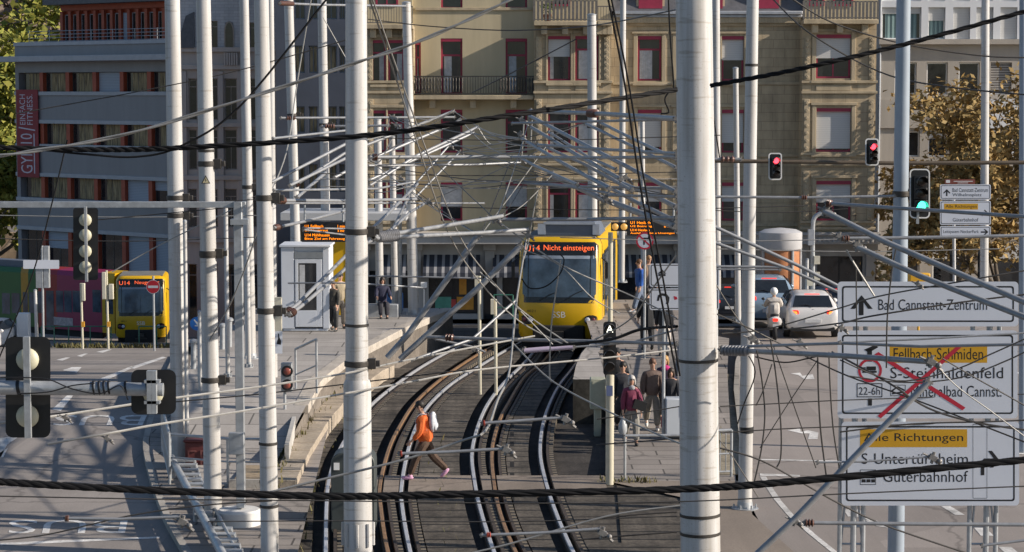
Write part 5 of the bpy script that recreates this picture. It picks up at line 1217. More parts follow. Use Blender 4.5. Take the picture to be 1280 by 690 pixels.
# parallel catenary wires between the cluster and the fan
for i, (lab, a, b, y) in enumerate((('contact wire highest between the two clusters', 400, 846, 216), ('contact wire second from the top between the clusters', 400, 846, 222.5), ('contact wire across the lowered blind', 420, 900, 170), ('contact wire across the bay sills', 400, 846, 232),
                                  ('contact wire over the tram roof box', 560, 1010, 258), ('contact wire at the foot of the departure board', 700, 1120, 296), ('contact wire before the shaded sandstone wall', 890, 1060, 262), ('contact wire just over the advert column', 890, 1250, 310),
                                  ('contact wire crossing the office ledge', -10, 330, 250), ('contact wire crossing the traffic light head', -10, 340, 268), ('contact wire over the low office windows', -10, 330, 297))):
    wire(lab, [(a, y + 1, 52), ((a + b) / 2, y + 3.5 + (i % 3), 52), (b, y - 1 + (i % 2) * 2, 52)], 1.3, M_WIREL if i % 2 else M_WIRE, 'horizontal contact wires')
for i, (lab, a, b) in enumerate((('curved jumper cable hanging from the highest raised tip', (567, 138), (520, 148)), ('curved jumper cable beside the second raised tip', (576, 147), (535, 160)), ('curved jumper cable between the lowest tips', (592, 151), (578, 152)),
                               ('jumper cable at the tangle of fittings', (655, 150), (652, 190)), ('jumper cable hanging before the bay window', (665, 150), (664, 176)), ('jumper cable on the first short mast', (487, 146), (480, 165)), ('jumper cable low at the short masts', (490, 172), (462, 200)),
                               ('jumper cable falling from the raised tips', (598, 160), (628, 178)))):
    wire(lab, [a + (60,), ((a[0] + b[0]) / 2 - 1, max(a[1], b[1]) + 1.5, 60), b + (60,)], 1.6, M_WIREL, 'short jumper cables')
# clusters of fittings (each a small casting on a tube end)
def fitting(label, px, py, Y, s_=1.0):
    p = W(px, py, Y); mb = MB(); k = s_ * .036
    knot(mb, p, k); mb.ball(p + Vector((k * 2, -.02, -k)), k * .8, 8, 6); mb.tube([p, p + Vector((k * 3, 0, -k * 2.6))], k * .5, 6); mb.tube([p + Vector((-k * 3, 0, k * 1.3)), p], k * .35, 6)
    tag(mb.build('line_fitting', M_FIT, None, org=p), label, 'fitting', 'metal fittings on the overhead line')
for (px, py, Y, s_, lab) in ((1164, 452, 32, 1.5, 'large casting at the end of the thick level arm'), (993, 651, 31, 1.2, 'clamp joining the thick slanting tube to the level tube'), (1166, 572, 31, 1.3, 'casting before the second line of the lower sign'), (228, 652, 15, .7, 'casting on the slatted steps side of the bus lane tube'),
                            (707, 524, 18, .75, 'casting over the shaded trench beside the last rail'), (633, 562, 17, .7, 'casting behind the walking person in orange'), (753, 666, 15, .65, 'casting lowest beside the shaded pavement'), (618, 274, 44, 1.4, 'casting cluster left of the tram roof'),
                            (652, 150, 56, 1.6, 'big knot of castings at the fan start'), (650, 168, 56, 1.5, 'second knot of castings below the fan start'), (668, 180, 56, 1.3, 'knot of castings in front of the bay window'), (650, 198, 58, 1.5, 'knot of castings at the end of the level tube'), (492, 146, 60, 1.2, 'fitting on the upper horizontal tube'),
                            (495, 156, 60, 1.2, 'fitting above the shorter pole pair'), (562, 182, 66, 1.2, 'fitting at the steep thin tube tip'), (575, 190, 66, 1.2, 'fitting at the flat thin tube tip'), (500, 222, 58, 1.2, 'fitting between the short masts'), (535, 252, 50, 1.3, 'fitting beside the tapered mast'),
                            (782, 222, 46, 1.4, 'dark fitting on the second fan tube'), (757, 248, 47, 1.5, 'fitting on the thick fan tube'), (1034, 264, 32, 1.3, 'fitting at the head of the upper slanting tube'), (1072, 306, 32, 1.3, 'fitting at the head of the lower slanting tube'), (1049, 295, 32, 1.0, 'brown fitting above the lower slanting tube'),
                            (592, 436, 47, 1.2, 'brown fitting under the level tube'), (660, 294, 44, 1.2, 'fitting at the tram window corner'), (134, 548, 31, .9, 'small dark fitting hanging over the bus lane'), (82, 522, 30, .8, 'turnbuckle on the pale wire near the signal back'), (940, 424, 36, 1.3, 'dark tangle of fittings before the scooter'), (1000, 428, 36, 1.1, 'dark fitting below the hatchback'),
                            (1052, 410, 34, 1.0, 'dark fitting at the sign corner'), (1147, 355, 31, .8, 'small clamp on the lower slanting tube')):
    fitting(lab, px, py, Y, s_)

rn = random.Random(12); LA = [(567, 139, 63), (576, 151, 64), (592, 166, 65), (597, 159, 66), (561, 182, 66), (574, 190, 66), (487, 146, 60), (500, 222, 58), (522, 230, 56), (462, 226, 62), (470, 207, 58)]
RA = [(663, 145, 56), (652, 173, 56), (650, 197, 56), (682, 184, 55), (690, 219, 54), (735, 234, 50), (640, 196, 58), (655, 228, 52), (731, 154, 52)]; DA = [(620, 275, 46), (660, 290, 44), (535, 252, 56), (846, 246, 44), (846, 190, 42), (700, 228, 50), (600, 295, 46), (434, 180, 45), (434, 214, 45), (434, 236, 45)]
for k in range(34):
    a = rn.choice(LA if k % 2 else RA); b = rn.choice(RA + DA if k % 2 else LA + DA); sg_ = rn.uniform(1, 9)
    if abs(a[0] - b[0]) < 25: continue
    wire('very thin wire strung in the tangle between the two clusters of arms', [a, ((a[0] + b[0]) / 2, (a[1] + b[1]) / 2 + sg_, (a[2] + b[2]) / 2), b], 1.2, (M_WIREL, M_WIRE)[k % 3 == 0], 'very thin wires of the overhead tangle', n=5)
# ------------------------------------------------------------------ traffic signals
M_RED_ON = mat('red_lamp_lit', (.5, .02, .02), .4, 0, 0, emit=(1, .04, .06), es=4.0)
M_GRN_ON = mat('green_lamp_lit', (.02, .5, .35), .4, 0, 0, emit=(.05, 1, .62), es=4.0)
M_LAMP = mat('dark_lens', (.03, .022, .02), .2, 0, 0)
M_HOUSE = mat('lamp_back_cream', (.50, .48, .36), .5, 0, .1, 6)
def rrect(x0, y0, x1, y1, r_, n=5):
    pts = []
    for (cx, cy, a0) in ((x1 - r_, y0 + r_, -90), (x1 - r_, y1 - r_, 0), (x0 + r_, y1 - r_, 90), (x0 + r_, y0 + r_, 180)):
        for i in range(n + 1):
            a = R(a0 + 90 * i / n); pts.append((cx + r_ * math.cos(a), cy + r_ * math.sin(a)))
    return pts
def ring(mb, o, i, fn, m=0):
    k = len(o); mb.add([fn(*p) for p in o] + [fn(*p) for p in i], [(j, (j + 1) % k, (j + 1) % k + k, j + k) for j in range(k)], m)
def signal(label, x0, y0, x1, y1, Y, lamps, lit=None, board=True, back=False, edge=True, round_=None, group='traffic lights over the road', symbol=None):
    s_ = S(Y); c = W((x0 + x1) / 2, (y0 + y1) / 2, Y); t = thing('traffic_light', label, 'traffic light', c, group=group)
    rr = round_ or (x1 - x0) * .22
    mb = MB(); mb.prism(rrect(x0, y0, x1, y1, rr), lambda u, v, d: W(u, v, Y + d), 0, .03); bo = mb.build('backboard', M_BLK, t)
    if edge:
        e = MB(); ring(e, rrect(x0, y0, x1, y1, rr), rrect(x0 + 1.6, y0 + 1.6, x1 - 1.6, y1 - 1.6, rr - 1.2), lambda u, v: W(u, v, Y - .004)); e.build('white_edge', M_WHITE, bo, recalc=False)
    n = len(lamps); cx = (x0 + x1) / 2
    for i, (ly, lr) in enumerate(lamps):
        p = W(cx, ly, Y); rw = lr / s_
        if back:
            h = MB(); h.ball(p + Vector((0, -.03, 0)), (rw, rw * .55, rw), 20, 12); h.build('lamp_back', M_HOUSE, t)
        else:
            h = MB(); h.box(p.x - rw * 1.25, p.x + rw * 1.25, Y - .12, Y - .004, p.z - rw * 1.2, p.z + rw * 1.2); h.build('housing', M_BLK, t, bevel=.01)
            l = MB(); l.lathe(p + Vector((0, -.121, 0)), p + Vector((0, -1, 0)), [(0, rw), (.012, rw * .9), (.02, rw * .4)], 18)
            l.build('lens', (M_LAMP if lit is None or lit[0] != i else {'r': M_RED_ON, 'g': M_GRN_ON}[lit[1]]), t)
            v = MB(); k = 14
            for j in range(k):
                a0, a1 = R(-10 + 200 * j / k), R(-10 + 200 * (j + 1) / k)
                q = lambda a, dy, f: p + Vector((math.cos(a) * rw * 1.08 * f, dy, math.sin(a) * rw * 1.08 * f))
                v.quad(q(a0, -.12, 1), q(a1, -.12, 1), q(a1, -.32, 1.02), q(a0, -.32, 1.02))
            v.build('visor', M_BLK, t, recalc=False)
    return t
tl = signal('black signal head with four round lamp backs hanging under the long grey beam', 91.5, 260, 122.5, 350, 40.8, [(275, 8), (294, 8), (314, 8), (334, 8)], back=True, edge=False, round_=3)
m_ = MB(); a, b = W(105.5, 258, 40.6), W(110, 352, 40.6); m_.box(a.x, b.x, 40.55, 40.62, b.z, a.z); m_.build('bracket', M_GALV, tl)
tl = signal('big black signal board seen from behind on the thick round beam', 7, 421, 63, 547, 29.2, [(449, 14.5), (520, 14.5)], back=True, edge=False, round_=9)
m_ = MB(); a, b = W(31, 420, 29), W(41, 546, 29); m_.box(a.x, a.x + .04, 28.88, 28.95, b.z, a.z); m_.box(b.x - .04, b.x, 28.88, 28.95, b.z, a.z); m_.build('bracket', M_GALV, tl)
tl = signal('smaller black signal board seen from behind at the end of the round beam', 164, 462, 220, 518, 29.2, [(492, 13)], back=True, edge=False, round_=9)
m_ = MB(); 
for x in (187, 193): q = W(x, 490, 28.85); m_.box(q.x - .03, q.x + .03, 28.8, 28.9, q.z - .28, q.z + .28)
for y in (477, 503): q = W(190, y, 28.82); m_.box(q.x - .10, q.x + .10, 28.8, 28.92, q.z - .02, q.z + .02)
m_.build('bracket', M_GALV, tl)
signal('red lit traffic light before the shaded sandstone wall', 960.5, 191, 977.5, 225, 39.8, [(200.5, 3.6), (208, 3.6), (216, 3.6)], (0, 'r'))
signal('red lit traffic light before the autumn tree, beside the sandstone corner', 1081.5, 173, 1098.5, 207, 39.8, [(183, 3.6), (191, 3.6), (199, 3.6)], (0, 'r'))
tl = signal('large traffic light showing green beside the grey mast', 1137, 211, 1162.5, 273, 38.0, [(227, 6.2), (241.5, 6.2), (257, 6.2)], (2, 'g'))
m_ = MB(); q = W(1147, 276, 38); m_.box(q.x - .02, q.x + .02, 37.97, 38.03, q.z - .05, q.z + .2); m_.build('bracket', M_GALV, tl)
for (x0, y0, x1, y1, ly, k, lab) in ((1222, 313, 1233, 352, ((321, 3), (331, 3), (343, 3)), (2, 'g'), 'distant pedestrian side traffic light with a green arrow beside the pale mast'), (1187, 313, 1196, 350, ((321, 3), (329, 3), (340, 3)), None, 'distant dark traffic light below the small direction sign'), (1167, 332, 1176, 362, ((338, 2.5), (345, 2.5), (354, 2.5)), None, 'distant dark traffic light half hidden by the slanting tube')):
    signal(lab, x0, y0, x1, y1, 84, ly, k, edge=False, group='distant traffic lights')
# tram signal with lit letter, on a cream post in front of the walkers
t = thing('tram_signal', 'black tram signal head with a lit white letter A on a cream post', 'tram signal', (W(762, 608, 46).x, 46, 0))
q0, q1 = W(762, 608, 46), W(762, 345, 46)
m_ = MB(); m_.tube([Vector((q0.x, 46, -.02)), Vector((q0.x, 46, W(0, 468, 46).z))], .085, 18); m_.tube([Vector((q0.x, 46, W(0, 402, 46).z)), Vector((q0.x + .0, 46, q1.z + .9))], .05, 14); m_.build('post', mat('cream_paint', (.50, .47, .37), .5, 0, .1, 3), t)
a, b = W(754, 402, 46), W(770, 469, 46); m_ = MB(); m_.prism(rrect(754, 402, 770, 469, 4), lambda u, v, d: W(u, v, 45.95 + d), 0, .12); m_.build('housing', M_BLK, t)
for ly in (411, 428, 444, 459):
    v = MB(); p = W(762, ly, 45.94); k = 12; rw = .115
    for j in range(k):
        a0, a1 = R(-5 + 190 * j / k), R(-5 + 190 * (j + 1) / k); v.quad(*[p + Vector((math.cos(a) * rw, dy, math.sin(a) * rw)) for a, dy in ((a0, 0), (a1, 0), (a1, -.2), (a0, -.2))])
    v.build('visor', mat('grey_visor', (.05, .05, .055), .4), t, recalc=False)
    l = MB(); l.lathe(p, p + Vector((0, -1, 0)), [(0, .10), (.01, .09)], 16); l.build('lens', M_LAMP, t)
lt = MB(); text(lt, 'A', lambda u, v: W(u, v, 45.92), 758, 766.5, 415.5, 407); lt.build('lit_letter', mat('white_lit', (.9, .9, .8), .5, 0, 0, emit=(1, 1, .85), es=1.6), t)
m_ = MB(); m_.prism(rrect(758, 482, 766, 495, .8), lambda u, v, d: W(u, v, 45.9 + d), 0, .01); po = m_.build('number_plate', mat('blue_plate', (.10, .13, .25), .5), t)
# small red two lamp signal on its bracket by the platform end
t = thing('tram_signal', 'small grey signal head with two brownish red lamps at the platform end', 'tram signal', W(359, 490, 52))
m_ = MB(); a, b = W(351, 454, 52), W(365, 490, 52); m_.box(a.x, b.x, 52, 52.2, b.z, a.z); m_.build('housing', M_GALV, t, bevel=.01)
for y in (464, 481): p = W(359, y, 51.98); l = MB(); l.ball(p, (.105, .07, .105), 16, 10); l.build('lens', mat('brown_red_lens', (.25, .07, .05), .25), t); v = MB(); v.lathe(p + Vector((0, .0, 0)), p + Vector((0, -1, 0)), [(0, .135), (.04, .135)], 16); v.build('visor', M_BLK, t)
m_ = MB(); q = W(356, 490, 52.1); m_.tube([q, Vector((q.x, 52.1, .2))], .035, 10); m_.build('post', M_GALV, t)

# ------------------------------------------------------------------ signs
M_SIGN = mat('sign_white', (.66, .69, .75), .45, 0, .04, 1)  # white tinted blue: the cool shade on the panels is in the colour
M_SIGNO = mat('sign_orange', (.62, .33, .012), .5, 0, .05, 1)
M_SIGNR = mat('sign_red', (.50, .02, .045), .5, 0, .05, 1)
class Sign:
    def __init__(s, Y, uc, tilt=4): s.Y = Y; s.uc = uc; s.k = math.tan(R(tilt))
    def at(s, u, v, d=0.0): return W(u, v, s.Y - s.k * (u - s.uc) / S(s.Y) + d)
def panel(sg, t, x0, y0, x1, y1, r_=5, border=2.0, inset=5.5, depth=.04):
    mb = MB(); mb.prism(rrect(x0, y0, x1, y1, r_), lambda u, v, d: sg.at(u, v, d), 0, depth); pl_ = mb.build('sign_panel', M_SIGN, t)
    b = MB(); ring(b, rrect(x0 + inset, y0 + inset, x1 - inset, y1 - inset, r_ * .7), rrect(x0 + inset + border, y0 + inset + border, x1 - inset - border, y1 - inset - border, r_ * .5), lambda u, v: sg.at(u, v, -.0010)); b.build('border', M_TAR, pl_, recalc=False)
    return pl_
sg = Sign(36, 1160)
def letters(sg, t, items, m=M_TAR, name='lettering', d=-.0018):
    mb = MB()
    for (s_, x0, x1, yb, yt) in items: text(mb, s_, lambda u, v: sg.at(u, v, d), x0, x1, yb, yt)
    return mb.build(name, m, t, recalc=False)
def shapes(sg, t, polys, m, name, d=-.0018):
    mb = MB()
    for p in polys: mb.add([sg.at(u, v, d) for u, v in p], [tuple(range(len(p)))])
    return mb.build(name, m, t, recalc=False)
T1 = thing('direction_sign', 'big white place name sign with a black arrow pointing up, topmost of the stack', 'direction sign', W(1160, 408, 36), group='big white direction signs')
p1 = panel(sg, T1, 1047, 352, 1273, 408); letters(sg, p1, [('Bad Cannstatt-Zentrum', 1098, 1234, 387.5, 374)])
shapes(sg, p1, [[(1073.5, 394), (1079.5, 394), (1079.5, 378), (1085, 386), (1091, 386), (1077, 369), (1063, 386), (1069, 386), (1073.5, 378)]], M_TAR, 'arrow')
T2 = thing('direction_sign', 'big white sign crossed out in red with a truck ban, middle of the stack', 'direction sign', W(1160, 523, 36), group='big white direction signs')
p2 = panel(sg, T2, 1047, 413, 1272, 523); shapes(sg, p2, [[(1112, 431), (1234, 431), (1234, 453.5), (1112, 453.5)]], M_SIGNO, 'orange_field', -.0010)
letters(sg, p2, [('Fellbach-Schmiden', 1117, 1229, 449.5, 435), ('S-Steinhaldenfeld', 1113, 1254, 473, 459), ('Mineralbad Cannst.', 1139, 1252, 496, 482), ('22-6h', 1073.5, 1100, 493.5, 484)])
def circle(cx, cy, r_, n=28): return [(cx + r_ * math.cos(2 * math.pi * i / n), cy + r_ * math.sin(2 * math.pi * i / n)) for i in range(n)]
b = MB(); ring(b, circle(1087.5, 463, 15), circle(1087.5, 463, 11.8), lambda u, v: sg.at(u, v, -.0026)); b.build('ban_ring', M_SIGNR, p2, recalc=False)
shapes(sg, p2, [[(1083, 458), (1095, 458), (1095, 463), (1083, 463)], [(1078, 463.5), (1096, 463.5), (1096, 466), (1078, 466)], [(1077, 459), (1082, 459), (1082, 463), (1077, 463)], [(1085, 498), (1090, 498), (1090, 507), (1085, 507)], [(1084, 452), (1090, 452), (1090, 436), (1084, 436)], [(1086, 441), (1098, 434), (1094, 431), (1080, 437)]], M_TAR, 'truck_symbol', -.0021)
b = MB(); ring(b, rrect(1071, 479, 1103, 496.5, .6), rrect(1072, 480, 1102, 495.5, .5), lambda u, v: sg.at(u, v, -.0018)); ring(b, rrect(1113, 481, 1132, 495, .6), rrect(1113.7, 481.7, 1131.3, 494.3, .5), lambda u, v: sg.at(u, v, -.0018))
b.add([sg.at(u, v, -.0018) for u, v in [(1114, 488), (1122, 482.5), (1131, 487), (1131, 489), (1122, 484.5), (1115, 490)]], [(0, 1, 2, 3, 4, 5)]); b.add([sg.at(u, v, -.0018) for u, v in [(1115, 491), (1130, 489), (1130, 491), (1115, 493)]], [(0, 1, 2, 3)]); b.build('bath_symbol', M_TAR, p2, recalc=False)
shapes(sg, p2, [[(1098, 440), (1093, 443), (1203, 513), (1207, 509.5)], [(1097, 520), (1101, 523), (1202, 434), (1198, 431)]], M_SIGNR, 'red_cross', -.0032)
T3 = thing('direction_sign', 'big white sign with a black arrow pointing aside, lowest of the stack', 'direction sign', W(1160, 632, 36), group='big white direction signs')
p3 = panel(sg, T3, 1052, 527, 1274, 632); shapes(sg, p3, [[(1075, 536.5), (1209, 536.5), (1209, 559), (1075, 559)]], M_SIGNO, 'orange_field', -.0010)
letters(sg, p3, [('Alle Richtungen', 1080, 1204, 554.5, 541.5), ('S-Untertürkheim', 1077, 1210, 580, 566.5), ('Güterbahnhof', 1104, 1210, 602.5, 588.5)])
shapes(sg, p3, [[(1226, 594), (1230.5, 594), (1230.5, 582), (1234, 578.5), (1243, 578.5), (1237, 584.5), (1241.5, 584.5), (1249.5, 575.5), (1240, 563.5), (1235, 563.5), (1242, 573), (1230, 573), (1226, 578)]], M_TAR, 'arrow')
b = MB(); ring(b, rrect(1075, 587, 1095, 606, .6), rrect(1075.7, 587.7, 1094.3, 605.3, .5), lambda u, v: sg.at(u, v, -.0018))
for (x, y) in ((1077, 594), (1083, 594), (1089, 594), (1077, 599), (1083, 599), (1089, 599)): b.add([sg.at(u, v, -.0018) for u, v in [(x, y), (x + 5, y), (x + 5, y + 4), (x, y + 4)]], [(0, 1, 2, 3)])
ring(b, rrect(1216, 530, 1234, 623, .5), rrect(1216.5, 530.5, 1233.5, 622.5, .4), lambda u, v: sg.at(u, v, -.0018)); b.build('freight_symbol', M_TAR, p3, recalc=False)
TF = thing('sign_frame', 'grey steel lattice legs holding up the big white direction signs', 'sign frame', (W(1160, 740, 36.2).x, 36.2, 0))
m_ = MB()
for x in (1050, 1067, 1079, 1212, 1233, 1245):
    k = sg.at(x, 640, .1); m_.tube([Vector((k.x, k.y, -.1)), Vector((k.x, k.y, W(0, 360, 36).z))], .04 if x not in (1067, 1233) else .05, 10)
m_.build('leg', M_GALV, TF)
m_ = MB()
for (a, b) in ((1050, 1079), (1212, 1245)):
    for y in (658, 680, 720): m_.tube([sg.at(a, y, .1), sg.at(b, y, .1)], .02, 8)
    m_.tube([sg.at(a + 6, 632, .1), sg.at(a, 690, .1)], .018, 6); m_.tube([sg.at(b - 6, 632, .1), sg.at(b, 690, .1)], .018, 6)
for y in (380, 400, 440, 500, 550, 610): m_.tube([sg.at(1052, y, .07), sg.at(1268, y, .07)], .025, 8)
m_.build('brace', M_GALV, TF)
# distant direction sign
s2 = Sign(78.5, 1205)
for (y0, y1, lab) in ((230.5, 249.5, 'small distant direction sign with two white lines of names, topmost of three'), (251, 281, 'small distant direction sign with an orange field, middle of three'), (282.5, 297, 'small distant direction sign with an arrow pointing aside, lowest of three')):
    t = thing('direction_sign', lab, 'direction sign', W(1205, y1, 78.5), group='small distant direction signs'); p_ = panel(s2, t, 1175, y0, 1238.5, y1, 2, .7, 1.2, .05)
    if y0 < 240:
        letters(s2, p_, [('Bad Cannstatt-Zentrum', 1190.5, 1235, 240, 235), ('Wilhelmsplatz', 1190.5, 1227, 246.5, 241.5)]); shapes(s2, p_, [[(1182.6, 245), (1184.4, 245), (1184.4, 239.5), (1187, 242), (1188, 241), (1183.5, 236.4), (1179, 241), (1180, 242), (1182.6, 239.5)]], M_TAR, 'arrow')
    elif y0 < 270:
        shapes(s2, p_, [[(1180, 254.5), (1222.5, 254.5), (1222.5, 262), (1180, 262)]], M_SIGNO, 'orange_field', -.0010); letters(s2, p_, [('Alle Richtungen', 1182, 1221, 261, 256), ('Güterbahnhof', 1191, 1223, 277, 272.5)]); shapes(s2, p_, [[(1227, 270), (1227, 266), (1232, 265), (1230, 263), (1231, 262), (1235, 265.8), (1231, 269), (1230, 268), (1232, 266.6), (1228.4, 267), (1228.4, 270)]], M_TAR, 'arrow')
    else:
        letters(s2, p_, [('Leitsystem NeckarPark', 1179, 1223.5, 292.5, 287.5)]); shapes(s2, p_, [[(1226, 289.2), (1232, 289.2), (1229.6, 286.6), (1231, 286), (1235.5, 290), (1231, 294), (1229.6, 293.4), (1232, 290.9), (1226, 290.9)]], M_TAR, 'arrow')
t = thing('direction_sign', 'tiny brown tourist sign with white symbol above the small direction signs', 'direction sign', W(1200, 230, 78.6)); m_ = MB(); m_.prism(rrect(1181, 224, 1219, 230, .8), lambda u, v, d: s2.at(u, v, d), 0, .04); p_ = m_.build('sign_panel', mat('brown_sign', (.20, .055, .04), .5), t)
shapes(s2, p_, [[(1182.5, 228.6), (1187.5, 228.6), (1187.5, 225), (1182.5, 225)], [(1192, 227), (1216, 227), (1216, 226.2), (1192, 226.2)], [(1197, 229), (1210, 229), (1210, 228.3), (1197, 228.3)]], M_WHITE, 'symbol', -.0018)
# lane sign before the thick mast and round no turn sign
s3 = Sign(52, 855)
for (y0, y1, lab) in ((329.5, 358.5, 'white lane sign with a small black car symbol half hidden by the thick mast'), (360.5, 387.5, 'white lane sign with a curved black arrow half hidden by the thick mast')):
    t = thing('lane_sign', lab, 'road sign', W(855, y1, 52), group='white lane signs behind the thick mast'); p_ = panel(s3, t, 812, y0, 899, y1, 3, 1.0, 1.5)
    if y0 < 340: shapes(s3, p_, [[(822, 342), (828, 337), (833, 342)], [(823, 342.5), (832, 342.5), (832, 345), (823, 345)]], M_TAR, 'symbol')
    else: shapes(s3, p_, [[(821, 376), (824, 376), (824.5, 372), (828, 369.5), (832, 370.5), (834, 375), (832, 380), (836, 379), (837, 372), (833, 367), (827, 366.5), (822.5, 369)]], M_TAR, 'arrow'); shapes(s3, p_, [[(842, 370), (846, 371), (847, 374), (843, 375)]], M_SIGNR, 'red_symbol')
    if y0 < 340:
        m_ = MB(); 
        for x in (830, 890): q = s3.at(x, 380, .08); m_.tube([Vector((q.x, q.y, 0)), Vector((q.x, q.y, W(0, 330, 52).z))], .04, 10)
        m_.build('leg', M_GALV, t)
t = thing('road_sign', 'round white no turning sign with red ring on the walkway', 'road sign', W(806, 312, 62)); s4 = Sign(62, 806, 6)
m_ = MB(); m_.prism(circle(806, 301, 11), lambda u, v, d: s4.at(u, v, d), 0, .02); p_ = m_.build('sign_panel', M_SIGN, t); b = MB(); ring(b, circle(806, 301, 11), circle(806, 301, 8.8), lambda u, v: s4.at(u, v, -.0010)); b.add([s4.at(u, v, -.0018) for u, v in [(798.5, 295.5), (800, 294), (813.5, 306.5), (812, 308)]], [(0, 1, 2, 3)]); b.build('red_ring', M_SIGNR, p_, recalc=False)
shapes(s4, p_, [[(804, 306), (806, 306), (806, 299), (810, 299), (810, 301), (813, 298), (810, 295), (810, 297), (804, 297)]], M_TAR, 'arrow', -.0010)
m_ = MB(); q = s4.at(806, 312, .05); m_.tube([Vector((q.x, q.y, .7)), Vector((q.x, q.y, W(0, 291, 62).z))], .035, 10); m_.build('post', M_GALV, t)
# far left signs
t = thing('road_sign', 'round red no entry sign on a pale post in front of the yellow tram face', 'road sign', W(192, 433, 100)); s5 = Sign(100, 191, 8)
m_ = MB(); m_.prism(circle(191.3, 358.5, 8.6), lambda u, v, d: s5.at(u, v, d), 0, .03); p_ = m_.build('sign_panel', M_WHITE, t); shapes(s5, p_, [circle(191.3, 358.5, 8.1)], mat('no_entry_red', (.55, .015, .03), .4), 'red_disc', -.0010); shapes(s5, p_, [[(185, 357), (197.6, 357), (197.6, 360), (185, 360)]], M_WHITE, 'white_bar', -.0026)
m_ = MB(); a, b = s5.at(191.6, 345, .06), s5.at(193, 434, .06); m_.tube([b - Vector((0, 0, .3)), a], .05, 10); m_.build('post', M_GALV, t)
t = thing('road_sign', 'blue round arrow sign half hidden between the white masts', 'road sign', W(246, 420, 55)); s6 = Sign(55, 246, 5)
m_ = MB(); m_.prism(circle(246, 404.5, 8.5), lambda u, v, d: s6.at(u, v, d), 0, .02); p_ = m_.build('sign_panel', mat('sign_blue', (.015, .14, .46), .4), t); shapes(s6, p_, [[(242, 400), (243, 399), (248, 404), (248.5, 401), (250, 401), (250, 408), (243.5, 408), (243.5, 406.5), (246.6, 406)]], M_WHITE, 'arrow', -.0010)
m_ = MB(); q = s6.at(248, 412, .04); m_.tube([Vector((q.x, q.y, .1)), Vector((q.x, q.y, W(0, 396, 55).z))], .03, 10); m_.build('post', M_GALV, t)
t = thing('direction_sign', 'small white blank direction plates on a thin pole before the office block', 'direction sign', W(53, 430, 98)); s7 = Sign(98, 53, 0)
m_ = MB(); m_.prism(rrect(29, 325, 74, 336, 1), lambda u, v, d: s7.at(u, v, d), 0, .06); m_.build('sign_panel', M_SIGN, t)
m_ = MB(); a, b = s7.at(52.6, 307, .1), s7.at(54, 420, .1); m_.tube([b - Vector((0, 0, 1.2)), a], .055, 10); m_.box(s7.at(54, 320).x, s7.at(60, 320).x, 98.05, 98.4, s7.at(0, 360).z, s7.at(0, 308).z); m_.box(s7.at(44, 320).x, s7.at(52, 320).x, 98.05, 98.35, s7.at(0, 360).z, s7.at(0, 336).z); m_.build('post', M_GALV, t)
t = thing('pictogram_plate', 'small white plate with a black pictogram on the half hidden mast', 'plate', W(348, 442, 55.6)); s8 = Sign(55.6, 348, 0)
m_ = MB(); m_.prism(rrect(343.5, 414, 353, 442, .6), lambda u, v, d: s8.at(u, v, d), 0, .015); p_ = m_.build('sign_panel', M_SIGN, t); shapes(s8, p_, [[(346, 430), (351, 431), (351.4, 426), (349.5, 422), (348.6, 417), (347.4, 417), (347.6, 423), (346.5, 426)]], M_TAR, 'pictogram', -.0010)
m_ = MB(); a, b = W(343, 372, 55.7), W(352, 414, 55.7); m_.box(a.x, b.x, 55.7, 55.85, b.z, a.z); m_.build('fuse_box', mat('cream_box', (.55, .52, .42), .6), t)
t = thing('warning_plate', 'small yellow triangular voltage warning plate on a white mast', 'plate', W(257, 230, 41.35)); s9 = Sign(41.36, 257, 0)
m_ = MB(); m_.prism([(251.5, 229.5), (263, 229.5), (257, 219)], lambda u, v, d: s9.at(u, v, d), 0, .012); p_ = m_.build('sign_panel', M_TAR, t); shapes(s9, p_, [[(253.3, 228.6), (261.2, 228.6), (257.1, 221.2)]], mat('pale_yellow', (.55, .48, .30), .5), 'yellow_field', -.0010); shapes(s9, p_, [[(257, 222.5), (256, 225.6), (257.3, 225.4), (256.4, 228), (258.4, 224.8), (257.2, 225)]], M_TAR, 'flash', -.0026)
# departure boards with amber text
M_LED = mat('amber_text', (.5, .15, .0), .5, 0, 0, emit=(1.0, .25, .0), es=1.6)
def board(label, x0, y0, x1, y1, Y, rows):
    t = thing('departure_board', label, 'departure board', W((x0 + x1) / 2, y1, Y), group='amber departure boards'); m_ = MB(); a, b = W(x0, y0, Y), W(x1, y1, Y); m_.box(a.x, b.x, Y, Y + .25, b.z, a.z); h = m_.build('housing', M_BLK, t, bevel=.01)
    lt = MB(); 
    for (s_, u0, u1, vb, vt) in rows: text(lt, s_, lambda u, v: W(u, v, Y - .006), u0, u1, vb, vt)
    lt.build('amber_text', M_LED, h, recalc=False)
    for x in (x0 + 4, x1 - 4): p_ = MB(); q = W(x, y0, Y + .12); p_.tube([q, q + Vector((0, 0, .5))], .03, 8); p_.build('hanger', M_GALV, t)
board('amber departure board under the canopy beside the cabin', 377, 277.5, 433, 302.5, 66, [('U1 Fellbach', 381, 404, 284.5, 281), ('U2 Neugereut', 381, 410, 290, 286.5), ('U14 Mühlhausen', 381, 412, 295.5, 292), ('Bitte Ziel am Fahrzeug', 381, 431, 300.5, 297), ('1 min', 422, 431, 284.5, 281), ('5 min', 422, 431, 290, 286.5)])
board('amber departure board beside the tram roof above the walkway', 784, 275, 846, 294, 66, [('U1 Heslach', 788, 813, 280, 276.5), ('U2 Botnang', 788, 815, 284.5, 281.5), ('U14 Heslach', 788, 812, 289, 286), ('Ausfall U14 bitte Umsteigen', 788, 843, 293, 290.3), ('2 min', 830, 842, 280, 276.5), ('6 min', 830, 842, 284.5, 281.5)])
